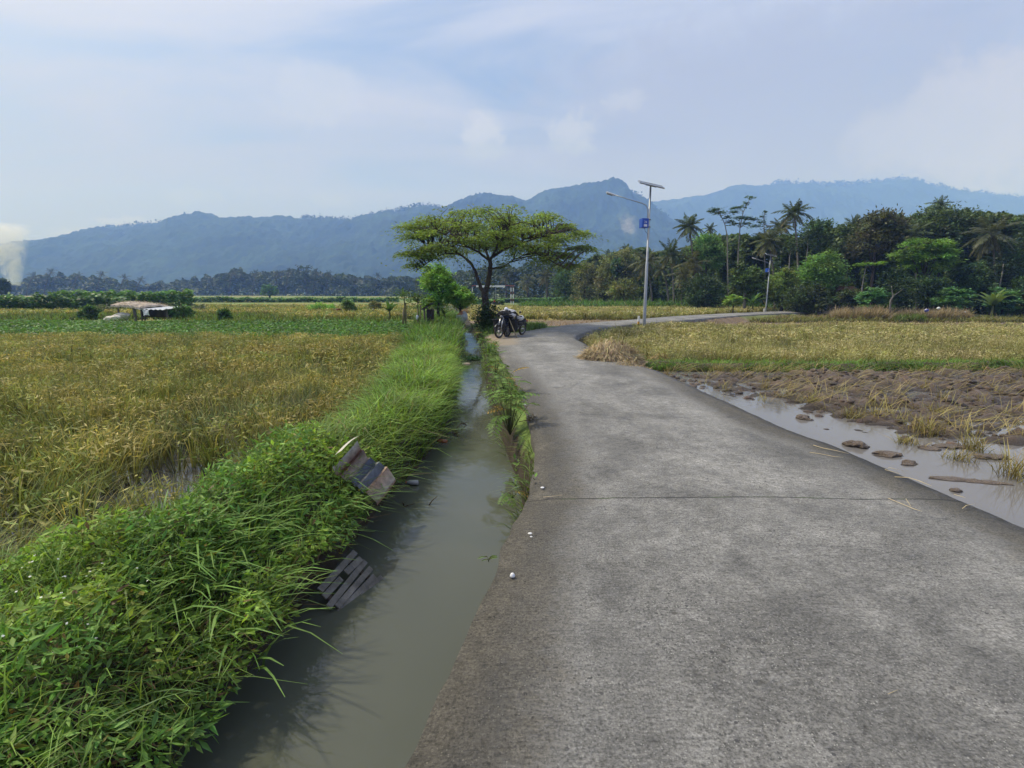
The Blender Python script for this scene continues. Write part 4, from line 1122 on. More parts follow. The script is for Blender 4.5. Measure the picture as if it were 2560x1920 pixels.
# slim layered trees with pale bare trunks
def layered(label, ub, depth, segs, col, r=.07, L=.30, bark=None, name='layered_tree', pts=None, group=None, bz=-.38, per=90):
    o = thing(name, label, 'tree', ((ub - 1280) / FPX * depth, depth, bz), 0, group)
    bx = (ub - 1280) / FPX * depth
    loc = lambda u, v: ony(u, v, depth) - np.array([bx, depth, bz])
    tp = np.array([loc(u, v) for u, v in pts]); tp[0][2] = 0
    b = MB(); b.tube(tp, np.linspace(r, r * .35, len(tp)), 7)
    parts = []
    for (u, v, hw, th, dy) in segs:
        c = loc(u, v); c[1] += dy; R_ = hw / FPX * depth; n = int(per * (hw / 14.0) ** 1.3)
        q = np.argmin(np.abs(tp[:, 2] - (c[2] - R_ * .6))); 
        b.tube([tp[q], (tp[q] + c) / 2 + np.array([0, 0, .05]), c], [r * .4, r * .28, r * .1], 5)
        P = rng.normal(size=(n, 3)) * np.array([R_ * .5, R_ * .5, th / FPX * depth * .4]) + c
        parts.append(flat_leaves(P, L * (.6 + .8 * rng.random(n)), L * .45, jitter(np.array(col) * rng.uniform(.8, 1.25), n, .2, .07), 1.4))
    b.build('trunk', bark or M_pale, o, True)
    V, F, C = join(parts); link_mesh('crown', V, F, M_leaf, o, C)
    return o
G1 = (.075, .13, .05)
layered('slim pale tree with flat layered crown leaning left, left of a taller twin', 1819, 50, [(1790, 523, 16, 4, 0), (1803, 530, 18, 5, .5), (1778, 528, 10, 4, 0), (1815, 545, 14, 5, -.4), (1830, 552, 12, 5, .4), (1838, 530, 12, 4, 0)], G1, pts=[(1820, 790), (1819, 660), (1818, 590), (1812, 560), (1803, 540), (1796, 526)])
layered('tallest slim pale tree with a flag of foliage leaning right at its top', 1846, 49, [(1876, 494, 9, 5, 0), (1866, 508, 9, 5, .2), (1850, 518, 13, 4, 0), (1838, 520, 10, 4, 0), (1848, 545, 16, 5, 0), (1872, 545, 16, 4, .3), (1885, 548, 12, 4, 0), (1835, 560, 12, 5, 0), (1862, 560, 14, 4, -.3)], G1, pts=[(1842, 790), (1844, 680), (1846, 620), (1850, 570), (1858, 530), (1868, 510), (1877, 492)])
layered('slender layered tree with thin spire between the twin pale trees and the tallest palm', 1912, 54, [(1908, 540, 8, 8, 0), (1912, 530, 6, 5, 0), (1905, 555, 12, 6, 0), (1890, 565, 20, 5, .4), (1925, 575, 20, 6, 0), (1905, 590, 26, 7, .5), (1960, 590, 20, 6, 0), (1990, 588, 22, 6, .3)], (.06, .11, .04), pts=[(1912, 790), (1912, 650), (1910, 560), (1911, 528)])
layered('light green layered crown rising at the right edge of the picture', 2560, 48, [(2545, 540, 22, 4, 0), (2570, 545, 24, 5, 0), (2540, 555, 24, 5, .4), (2565, 565, 26, 6, 0), (2525, 560, 16, 5, 0)], (.085, .14, .045), pts=[(2560, 790), (2558, 650), (2557, 540)])
layered('small flat topped tree of vivid yellow green leaves on twisted pale trunks', 2160, 38, [(2150, 662, 12, 4, 0), (2170, 660, 14, 4, .2), (2190, 660, 14, 4, 0), (2206, 657, 9, 4, 0)], (.20, .36, .045), r=.05, L=.22, pts=[(2155, 790), (2155, 720), (2160, 690), (2166, 664)], per=260)

# woodland trees on the right, each with its own crown
DK, MD, BRN = (.05, .085, .03), (.08, .14, .042), (.088, .096, .044)
tree('teak_tree', 'leftmost brown flowering tree in the wood, beside a dark green one', 1466, 655, 772, 32, 74, BRN, .34, 70, 60, 'brown leaved trees left of the near lamp', var=.35)
tree('teak_tree', 'tall brown flowering tree, second of the brown leaved row', 1522, 636, 772, 30, 71, BRN, .34, 70, 60, 'brown leaved trees left of the near lamp', var=.38)
tree('teak_tree', 'brown flowering tree touching the near lamp pole, tallest of its row', 1567, 617, 768, 32, 69, (.085, .096, .043), .34, 75, 60, 'brown leaved trees left of the near lamp', var=.38)
tree('broadleaf_tree', 'olive green low tree in front of the brown leaved row', 1560, 700, 772, 38, 66, (.085, .095, .035), .32, 55, 55, var=.35)
tree('broadleaf_tree', 'dark green tree at the left end of the brown leaved row', 1415, 672, 770, 32, 80, (.04, .075, .032), .36, 60, 55)
tree('broadleaf_tree', 'thin dark green crown between two brown leaved trees', 1545, 640, 700, 14, 68, (.04, .07, .03), .3, 30, 45)
tree('broadleaf_tree', 'mid green crown left of the twin pale trunks', 1768, 583, 690, 44, 56, MD, .3, 70, 60, var=.35)
tree('broadleaf_tree', 'very dark bushy tree between the windswept palm and the road end', 1762, 688, 778, 48, 48, (.026, .045, .02), .26, 80, 60)
tree('broadleaf_tree', 'dark crown with two leaning trunks just left of the farther lamp', 1870, 662, 745, 38, 43.5, (.042, .065, .022), .24, 75, 60, var=.4, bark=M_pale)
tree('broadleaf_tree', 'yellow green topped bushy tree just right of the farther lamp', 1963, 677, 760, 40, 42.5, (.075, .105, .03), .24, 75, 60, var=.4)
tree('feathery_tree', 'feathery bright green tree with a pointed top right of the farther lamp', 2058, 622, 760, 56, 42, (.07, .125, .035), .20, 120, 80, var=.3, flatc=.45, up=.9)
tree('broadleaf_tree', 'dark open crown just right of the tallest palm', 2052, 548, 660, 44, 52, (.04, .07, .028), .28, 80, 55, var=.35)
tree('broadleaf_tree', 'tall dark brownish crown above the yellow green flat topped tree', 2205, 527, 665, 64, 46, (.052, .056, .028), .26, 130, 60, var=.35)
tree('broadleaf_tree', 'widest dark glossy crown in the upper middle of the right wood', 2368, 510, 650, 82, 47, (.042, .062, .028), .27, 150, 60, var=.4)
tree('feathery_tree', 'feathery mid green crown glowing before the dark wood on the right', 2325, 585, 700, 66, 40, (.075, .13, .03), .19, 150, 85, var=.3, flatc=.4, up=1.0, spread=.24)
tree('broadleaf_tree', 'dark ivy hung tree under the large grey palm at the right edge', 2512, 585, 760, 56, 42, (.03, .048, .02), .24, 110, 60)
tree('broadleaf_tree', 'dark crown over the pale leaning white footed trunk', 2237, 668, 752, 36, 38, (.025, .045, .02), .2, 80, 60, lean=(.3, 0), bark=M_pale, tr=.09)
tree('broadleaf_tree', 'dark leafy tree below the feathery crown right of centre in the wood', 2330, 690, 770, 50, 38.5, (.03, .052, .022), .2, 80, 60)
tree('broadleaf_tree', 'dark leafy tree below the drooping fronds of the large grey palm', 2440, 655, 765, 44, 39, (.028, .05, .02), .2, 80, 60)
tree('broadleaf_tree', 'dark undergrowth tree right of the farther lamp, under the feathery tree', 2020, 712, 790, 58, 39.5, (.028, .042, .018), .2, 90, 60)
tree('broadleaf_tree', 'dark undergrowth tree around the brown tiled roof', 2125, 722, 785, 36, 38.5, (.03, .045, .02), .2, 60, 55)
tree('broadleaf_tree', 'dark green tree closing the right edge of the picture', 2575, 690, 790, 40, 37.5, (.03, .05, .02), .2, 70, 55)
for (u, hw, lab) in ((2192, 30, 'low blue green cassava bush with layered leaves beside the pale leaning trunk'), (2390, 38, 'wide low blue green cassava bush behind the dry brown weeds'), (2515, 34, 'low blue green cassava bush at the right edge behind the dry weeds')):
    tree('cassava_bush', lab, u, 716, 792, hw, 36.3, (.05, .105, .045), .22, 60, 50, 'cassava bushes before the right wood', tr=.04, up=1.2, flatc=.35, var=.3, cat='bush')
tree('broadleaf_tree', 'solitary round bright green tree far across the fields on the left', 672, 713, 741, 22, 175, (.09, .19, .045), .8, 40, 40, far=True, flatc=.8, lump=.15, base_z=-.3, tr=.2)
tree('broadleaf_tree', 'tall dark ragged tree standing out of the far treeline on the left', 762, 656, 742, 25, 280, (.035, .055, .03), 1.5, 30, 22, far=True, lump=1.1, base_z=-.3, tr=.3)
tree('broadleaf_tree', 'dark tree with an olive branch at the left edge beside the smoke', -4, 690, 742, 20, 120, (.05, .075, .03), .6, 50, 40, far=True, base_z=-.3)

# background mass of the woods
def thicket(prof, yf, dens, L, col, label, base_v, name='thicket', seed=0, var=.3, up=.5, thick=6, mat=None):
    pr = np.array(prof, float); yv = np.array(yf, float)
    n = int(dens * (pr[-1, 0] - pr[0, 0]))
    u = rng.uniform(pr[0, 0], pr[-1, 0], n); s = rng.random(n) ** .8
    d = np.interp(u, yv[:, 0], yv[:, 1])
    vt = np.interp(u, pr[:, 0], pr[:, 1]) - 12 * (fbm(u * .06, u * 0 + seed, 3 + seed, 3) - .5) * 2
    lumpx = fbm(u * .035, s * 3.3, 9 + seed, 3)
    dd = d + s * thick * .8 + rng.uniform(0, thick, n) * .5 - (lumpx - .5) * thick * 1.1
    v = lerp(np.interp(u, [pr[0, 0], pr[-1, 0]], base_v), vt, s)
    yc = (960 - v) / FPX; q = dd / (CP + SP * yc)
    P = np.stack([(u - 1280) / FPX * q, dd, 1.5 + q * (-SP + CP * yc)], 1)
    cc = np.tile(np.array(col), (n, 1)) * (1 + 2.2 * var * (fbm(u * .05, s * 5, 19 + seed, 3) - .5))[:, None] * (1 + .22 * rng.normal(size=(n, 1))) * (1 + .06 * rng.normal(size=(n, 3)))
    sz = L * dd / d.mean() * (.6 + .8 * rng.random(n))
    V, F, C = flat_leaves(P, sz, sz * .6, np.clip(cc, .006, .5), up)
    tag(link_mesh(name, V, F, mat or M_leaf, col=C), label, 'trees', kind='stuff')
thicket([(1390, 688), (1430, 664), (1470, 650), (1520, 638), (1560, 624), (1600, 622), (1650, 634), (1700, 625), (1750, 602), (1800, 590), (1850, 590), (1900, 590), (1960, 588), (2020, 590), (2060, 575), (2120, 560), (2200, 545), (2260, 540), (2330, 530), (2420, 528), (2500, 535), (2560, 545), (2760, 550)],
        [(1390, 90), (1500, 80), (1650, 66), (1750, 60), (1850, 53), (2000, 48), (2200, 45), (2560, 43), (2760, 42)], 90, .42, (.10, .15, .055), 'dark mass of undergrowth and crowns deep in the right wood', (764, 792), seed=1, thick=5)
thicket([(1040, 690), (1100, 690), (1180, 672), (1240, 668), (1300, 662), (1380, 655), (1450, 668)], [(1040, 170), (1200, 140), (1300, 118), (1450, 100)], 40, .8, (.06, .088, .04), 'hazy grey green wood seen beneath and behind the umbrella tree', (752, 764), seed=2, thick=14, mat=M_far)
thicket([(-140, 700), (0, 712), (60, 702), (100, 690), (150, 688), (200, 692), (240, 690), (290, 702), (340, 708), (380, 708), (430, 706), (470, 702), (520, 690), (560, 682), (600, 676), (640, 684), (700, 684), (740, 678), (790, 680), (850, 690), (900, 698), (950, 694), (1000, 692), (1060, 690)],
        [(-140, 300), (600, 300), (1060, 230)], 30, 1.7, (.052, .078, .038), 'far grey green treeline across the fields on the left', (745, 748), seed=3, thick=30, mat=M_far)
# hedges and tall crops in the left fields
def hedge(u0, u1, v_top, depth, n, L, col, label, name='hedge', base=-.32, lump=.4):
    us = rng.uniform(u0, u1, n); d = depth + rng.uniform(-1.2, 1.2, n)
    zt = ony(0, v_top, depth)[2]
    top = (zt - base) * (1 - lump + lump * 1.4 * fbm(us * .045, d * .3, 151, 3))
    s = rng.random(n) ** .7
    P = np.stack([(us - 1280) / FPX * d, d, base + top * s], 1)
    cc = jitter(np.array(col) * 2.0, n, .25, .07) * (.6 + .8 * fbm(us * .05, s * 2, 153, 2))[:, None]
    V, F, C = flat_leaves(P, L * (.6 + .8 * rng.random(n)), L * .6, cc, .9)
    tag(link_mesh(name, V, F, M_leaf, col=C), label, 'hedge', kind='stuff')
hedge(-120, 330, 733, 47, 5200, .38, (.04, .085, .025), 'tall dark green cassava rows at the left edge')
hedge(140, 495, 724, 56, 5200, .42, (.06, .125, .03), 'tall light topped cassava rows behind the shack', lump=.25)
hedge(420, 1000, 742, 95, 4500, .6, (.06, .12, .035), 'low green hedge line along the far fields', lump=.5)
hedge(250, 520, 762, 44, 2200, .3, (.06, .075, .03), 'dark edge of a rice strip behind the shack')
hedge(1250, 1470, 744, 88, 4500, .5, (.06, .115, .045), 'low blue green hedge before the brown leaved trees', base=-.3, lump=.3)
hedge(1180, 1260, 747, 76, 1500, .42, (.09, .16, .05), 'light green hedge behind the striped gate', base=-.3, lump=.3)

far = [(84, 690), (128, 680), (196, 690), (255, 686), (312, 694), (352, 700), (582, 682), (640, 682), (696, 683), (722, 678), (790, 680), (822, 684), (888, 696), (945, 690), (978, 696)]
ordn = ['first', 'second', 'third', 'fourth', 'fifth', 'sixth', 'seventh', 'eighth', 'ninth', 'tenth', 'eleventh', 'twelfth', 'thirteenth', 'fourteenth', 'fifteenth']
for i, (u, v) in enumerate(far):
    palm('hazy dark palm crown in the far left treeline, %s counted from the left' % ordn[i], u, v, 275, u + 1, 13, 40 + i, (.04, .055, .035), 'hazy palms in the far left treeline', nf=14, nuts=False, nl=10, bz=-.3)

# ---------------------------------------------------------------- umbrella tree by the bikes
def umbrella_tree():
    D_ = 21.8
    q = lambda x, y, dy=0.0: ony(960 + x * .24412, 500 + y * .24412, D_) + np.array([0, dy, 0])
    base = q(1042, 1190); base[2] = -.08
    o = thing('umbrella_tree', 'wide flat crowned umbrella tree beside the canal above two parked motorcycles', 'tree', tuple(base))
    b = MB()
    def limb(pts, r0, r1, n=8):
        P = np.array(pts) - base; m = len(P)
        t = np.linspace(0, m - 1, m * 3); Q = np.stack([np.interp(t, np.arange(m), P[:, i]) for i in range(3)], 1)
        Q[1:-1] = (Q[:-2] + 2 * Q[1:-1] + Q[2:]) / 4
        Q[1:-1] += rng.normal(size=Q[1:-1].shape) * .012
        b.tube(Q, np.linspace(r0, r1, len(Q)), n)
        return Q
    nodes = []
    tr = limb([q(1042, 1200), q(1040, 1080), q(1034, 1000), q(1030, 930)], .165, .135)
    A = [limb([q(1022, 950), q(985, 880), q(958, 810), q(940, 740, .1), q(890, 645, .3), q(790, 560, .5), q(660, 490, .7), q(520, 450, .8), q(380, 420, .9)], .085, .02),
         limb([q(1045, 940), q(1062, 860), q(1078, 760), q(1090, 680), q(1085, 600)], .115, .08),
         limb([q(1085, 610), q(1150, 560, -.2), q(1240, 505, -.5), q(1380, 470, -.9), q(1520, 430, -1.3), q(1700, 390, -1.6)], .07, .02),
         limb([q(1380, 470, -.9), q(1480, 545, -1.1), q(1620, 600, -1.3), q(1760, 690, -1.5), q(1850, 730, -1.6)], .035, .01),
         limb([q(1086, 620), q(1050, 540, .4), q(990, 460, .9), q(950, 380, 1.2), q(900, 300, 1.5), q(860, 200, 1.8)], .06, .015),
         limb([q(1080, 620), q(1000, 560, -.6), q(880, 500, -1.3), q(760, 440, -1.9), q(620, 390, -2.5)], .055, .014),
         limb([q(1080, 640), q(1110, 540, .8), q(1180, 430, 1.7), q(1280, 330, 2.4), q(1360, 230, 2.8)], .055, .014),
         limb([q(1100, 600), q(1160, 500, -1.0), q(1230, 410, -1.9), q(1290, 350, -2.7)], .05, .014),
         limb([q(1100, 700), q(1200, 690, .6), q(1330, 590, 1.4), q(1500, 500, 2.0), q(1700, 440, 2.3)], .045, .012),
         limb([q(790, 560, .5), q(640, 530, .2), q(520, 590, 0), q(420, 660, -.1), q(330, 740, -.2)], .03, .008),
         limb([q(940, 740, .1), q(900, 690, 1.0), q(780, 560, 2.0), q(640, 450, 2.8)], .04, .012),
         limb([q(1240, 505, -.5), q(1420, 400, .2), q(1650, 300, .6), q(1850, 290, .8)], .035, .01)]
    pts = np.concatenate([a[5:] for a in A[:1]] + [a[4:] for a in A[1:]])
    # sprays of fine leaves in flat tiers
    tiers = [(300, 235, 130, .5), (470, 205, 130, 1.2), (660, 195, 140, 1.8), (840, 150, 140, 2.2), (1060, 128, 160, 2.4), (1300, 150, 140, 2.4), (1500, 175, 120, 2.0), (1660, 150, 90, 1.0), (1850, 255, 150, 1.2), (2010, 320, 90, .6),
             (300, 345, 110, .8), (480, 320, 130, 1.8), (720, 285, 150, 2.8), (960, 262, 150, 3.2), (1180, 340, 170, 1.6), (1240, 250, 150, 3.2), (1470, 300, 170, 2.8), (1730, 370, 170, 2.0), (2030, 455, 130, .8),
             (290, 515, 110, .6), (430, 480, 150, 1.2), (620, 470, 150, 2.0), (900, 420, 140, 2.6), (1060, 430, 120, .8), (1320, 420, 150, 2.4), (1560, 460, 170, 1.8), (1800, 530, 150, 1.4), (1640, 580, 110, 1.2), (1880, 640, 90, .8), (340, 640, 70, .4), (480, 560, 80, .8)]
    parts = []
    sprays = []
    for (tx, ty, hw, dm) in tiers:
        for _ in range(max(8, int(22 * hw / 150))):
            sprays.append((tx + rng.normal() * hw * .5, ty, rng.normal() * (.35 + dm * .55), tx, hw))
        if dm > 1.5:
            for _ in range(5): sprays.append((tx + rng.normal() * hw * .6, ty + 25, rng.choice([-1, 1]) * rng.uniform(1.5, 3.6), tx, hw))
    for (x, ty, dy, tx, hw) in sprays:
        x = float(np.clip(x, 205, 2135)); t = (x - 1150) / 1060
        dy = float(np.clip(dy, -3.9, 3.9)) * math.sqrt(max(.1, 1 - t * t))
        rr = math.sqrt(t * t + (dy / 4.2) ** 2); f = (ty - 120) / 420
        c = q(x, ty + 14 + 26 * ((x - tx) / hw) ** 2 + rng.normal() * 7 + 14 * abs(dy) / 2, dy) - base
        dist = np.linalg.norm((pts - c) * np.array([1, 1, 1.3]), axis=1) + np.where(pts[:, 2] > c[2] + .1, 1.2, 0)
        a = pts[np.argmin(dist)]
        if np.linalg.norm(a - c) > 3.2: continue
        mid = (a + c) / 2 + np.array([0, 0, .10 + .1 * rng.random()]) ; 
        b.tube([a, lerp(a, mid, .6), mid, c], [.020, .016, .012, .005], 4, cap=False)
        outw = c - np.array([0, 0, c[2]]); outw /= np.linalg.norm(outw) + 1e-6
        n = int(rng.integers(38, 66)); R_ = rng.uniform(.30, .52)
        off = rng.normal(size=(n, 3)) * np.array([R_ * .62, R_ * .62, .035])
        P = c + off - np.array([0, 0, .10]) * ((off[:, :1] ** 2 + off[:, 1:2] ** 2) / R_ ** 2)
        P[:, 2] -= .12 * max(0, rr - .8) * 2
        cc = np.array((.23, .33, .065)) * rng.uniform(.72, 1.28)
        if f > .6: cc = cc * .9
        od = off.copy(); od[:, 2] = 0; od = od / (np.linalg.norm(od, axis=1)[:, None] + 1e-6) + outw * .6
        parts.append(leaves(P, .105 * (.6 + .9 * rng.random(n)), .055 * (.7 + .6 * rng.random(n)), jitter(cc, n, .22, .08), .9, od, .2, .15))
    # a few leaves sprouting on the limbs
    for (x, y, n) in ((905, 690, 60), (1090, 640, 70), (1060, 850, 40), (1200, 650, 70), (1280, 600, 80), (1240, 700, 30), (800, 660, 40), (1330, 560, 60)):
        c = q(x, y, rng.normal() * .3) - base
        P = c + rng.normal(size=(n, 3)) * np.array([.22, .25, .16])
        parts.append(leaves(P, .10, .055, jitter((.12, .20, .04), n, .25), .6))
    b.build('trunk', M_bark, o, True)
    V, F, C = join(parts); link_mesh('crown', V, F, M_leaf, o, C)
    # creeper and bush round the foot
    n = 1500; P = rng.normal(size=(n, 3)) * np.array([.28, .26, .30]) + np.array([base[0] + .12, base[1] - .5, .42])
    P[:, 2] = np.abs(P[:, 2])
    V, F, C = leaves(P, .12 * (.6 + .8 * rng.random(n)), .07, jitter((.05, .095, .03), n, .3), .5)
    sh = thing('shrub', 'dark leafy shrub round the foot of the umbrella tree', 'shrub', (base[0] + .12, base[1] - .5, -.05))
    link_mesh('foliage', V - np.array([base[0] + .12, base[1] - .5, -.05]), F, M_leaf, sh, C)
    sb = MB()
    for k in range(7):
        a = k * .9; sb.tube([(0, 0, 0), (math.cos(a) * .12, math.sin(a) * .12, .3), (math.cos(a) * .3, math.sin(a) * .25, .7)], [.014, .01, .004], 5)
    sb.build('stem', M_twig, sh, True)
umbrella_tree()

# bushy trees and stakes left of it
tree('bushy_tree', 'rounded bright green bushy tree left of the umbrella tree', 1092, 658, 775, 46, 27, (.085, .165, .035), .13, 110, 90, base_z=-.15, tr=.08, spread=.26, lump=.7)
tree('bushy_tree', 'low bright green tree between the bushy tree and the umbrella trunk', 1150, 712, 778, 34, 26.5, (.10, .19, .04), .12, 80, 80, base_z=-.15, tr=.06, spread=.26, lump=.7)
for (u, vt, hw, d, lab, col) in ((224, 765, 22, 32.5, 'dark round bush in the field left of the shack', (.04, .075, .025)), (455, 762, 27, 32, 'green bush at the right end of the shack', (.05, .095, .03)), (562, 774, 17, 31, 'small round dark bush alone right of the shack', (.045, .085, .025)), (804, 758, 34, 44, 'low wide light green bush left of the bending farmer', (.10, .21, .04)), (872, 748, 16, 42, 'small thin tree behind the bending farmer', (.06, .10, .035)), (938, 752, 18, 45, 'dull brown green bush right of the bending farmer', (.08, .085, .04))):
    tree('field_bush', lab, u, vt, 800 if d < 35 else 784, hw, d, col, .15, 40, 45, 'bushes in the left fields', base_z=-.32, tr=.04, cat='bush', spread=.3)

# papaya, banana and white footed trunks
def banana(label, u, v_top, depth, bz, n=8, Lm=1.0, col=(.10, .20, .045), name='banana_plant', seed=1):
    r = np.random.default_rng(seed); x = (u - 1280) / FPX * depth
    H = ony(u, v_top, depth)[2] - bz
    o = thing(name, label, 'plant', (x, depth, bz))
    t = np.linspace(0, 1, 5); st = H * .45
    MB().tube(np.stack([.03 * np.sin(t * 3), 0 * t, st * t], 1), .07 * H / 1.8 * (1.1 - .5 * t), 8, (.9, 1, .7)).build('stem', M_palmstem, o, True)
    P = np.tile((0, 0, st * .95), (n, 1)).astype(float); az = np.arange(n) * 2.4 + r.normal(size=n) * .3
    V, F, C = blades(P, H * .62 * Lm * (.8 + .4 * r.random(n)), H * .17, az, np.clip(np.linspace(.15, .9, n), 0, 1), np.linspace(.35, .9, n), np.tile(np.array(col) * .7, (n, 1)), np.tile(col, (n, 1)), 6)
    nv, nf_ = len(V) // n, len(F) // 6
    for k in range(n):
        sel = F[(F[:, 0] // nv) == k]; link_mesh('leaf', V[k * nv:(k + 1) * nv], sel - k * nv, M_leaf, o, C[k * nv:(k + 1) * nv])
    return o
M_palmstem = bark_mat('soft_stem', (.07, .085, .03), (.15, .16, .07), 4)
banana('pale green banana plant with spreading leaves at the right before the wood', 2468, 716, 35.8, -.4, 10, 1.0, (.15, .23, .06), seed=2)
banana('banana plant with bent pale leaves in the dark undergrowth left of the brown roof', 2032, 742, 38, -.4, 8, .9, (.09, .12, .06), seed=3)
banana('banana plant with one upright light leaf behind the roadside tree', 1874, 722, 42, -.3, 7, 1.0, (.13, .26, .05), seed=4)
banana('small banana plant at the field edge left of the stakes', 976, 742, 32, -.32, 8, .9, (.085, .17, .04), seed=5)
banana('banana plant with long pale leaf ribs under the bushy tree', 1112, 742, 24.5, -.15, 6, .8, (.10, .17, .045), seed=6)
o = tree('papaya_tree', 'small roadside tree with flat light green crown before the farther lamp', 1836, 738, 766, 22, 38.5, (.095, .165, .04), .19, 40, 40, base_z=-.2, tr=.045, up=1.2, flatc=.4)
# pale leaning trunk with whitewashed foot
o = thing('leaning_tree', 'small crooked tree with pale leaning trunk and whitewashed foot among dry weeds', 'tree', ((2217 - 1280) / FPX * 34.2, 34.2, -.42))
bx = (2217 - 1280) / FPX * 34.2
lp = lambda u, v: ony(u, v, 34.2) - np.array([bx, 34.2, -.42])
b = MB(); b.tube([(0, 0, .35), lp(2226, 752), lp(2233, 740), lp(2230, 728), lp(2229, 715)], [.055, .05, .045, .035, .02], 7)
b.tube([lp(2233, 740), lp(2245, 732), lp(2258, 722)], [.03, .025, .012], 6); b.build('trunk', M_pale, o, True)
MB().tube([(-.02, 0, 0), (0, 0, .36)], [.075, .058], 8).build('whitewash_band', solid_mat('whitewash', (.72, .72, .70), .8), o, True)
n = 260; P = np.concatenate([lp(2229, 712) + rng.normal(size=(n // 2, 3)) * .3, lp(2256, 722) + rng.normal(size=(n // 2, 3)) * .25])
V, F, C = flat_leaves(P, .16, .08, jitter((.055, .09, .03), n, .3), .6); link_mesh('crown', V, F, M_leaf, o, C)
# thin bare pale trunks that show in front of the dark wood
for (u, vt, vb, d, lean, lab) in ((1757, 720, 768, 49, 2, 'thin pale trunk among shadows right of the windswept palm'), (1992, 620, 690, 46, -2, 'short pale dead trunk just right of the tallest palm trunk'), (1960, 640, 700, 45, 3, 'thin slanting pale trunk left of the tallest palm trunk'), (2475, 680, 770, 38.5, -1, 'pale trunk below the large grey palm'), (1700, 738, 766, 52, 2, 'short pale trunk right of the leaning slim palm')):
    x = (u - 1280) / FPX * d; H = ony(u, vt, d)[2] + .4
    o = thing('slender_tree', lab, 'tree', (x, d, -.4), 0, 'thin pale trunks in the right wood')
    MB().tube([(0, 0, 0), (-lean * .03, 0, H * .5), (-lean * .07, 0, H), (-lean * .04, 0, H + .6)], [.06, .05, .04, .015], 7).build('trunk', M_pale, o, True)
    n = 160; P = rng.normal(size=(n, 3)) * np.array([.5, .4, .3]) + np.array([0, .2, H + .5])
    V, F, C = flat_leaves(P, .24, .13, jitter((.04, .065, .025), n, .3), .6); link_mesh('crown', V, F, M_leaf, o, C)
# ------------------------------------------------------------------ things
M_black = solid_mat('black_paint', (.018, .018, .02), .35, .0, 8, .25)
M_rubber = solid_mat('rubber', (.022, .021, .02), .8, 0, 12, .3, .3)
M_tyre = solid_mat('tyre', (.055, .048, .042), .9, 0, 14, .3, .2)
M_chrome = solid_mat('steel', (.42, .42, .42), .3, .9, 9, .2)
M_galv = solid_mat('galvanised', (.33, .35, .37), .45, .55, 5, .15)
M_white = solid_mat('white_plastic', (.72, .72, .72), .45, 0, 6, .12)
M_attr = solid_mat('painted', (1, 1, 1), .55, 0, 7, .14, attr=True)
M_attr_r = solid_mat('rough_painted', (1, 1, 1), .85, 0, 11, .3, .25, .4, attr=True)
M_blue = solid_mat('blue_enamel', (.012, .075, .42), .35, 0, 5, .12)
M_wood = bark_mat('old_wood', (.075, .068, .058), (.20, .185, .16), 7)
M_slat = bark_mat('grey_wood', (.09, .085, .075), (.25, .235, .21), 9)
M_bamboo = bark_mat('bamboo', (.20, .165, .09), (.36, .31, .19), 5)
M_straw = foliage_mat('straw', .12, .75, 5.0, .3, .2)
M_solar = solid_mat('solar_glass', (.012, .016, .03), .12, 0, 20, .2, .6)
M_cloth = solid_mat('cloth', (1, 1, 1), .9, 0, 9, .2, .2, .3, attr=True)
M_clear = solid_mat('bottle_plastic', (.33, .34, .33), .15, 0, 8, .2, .6)
M_twine = M_twig

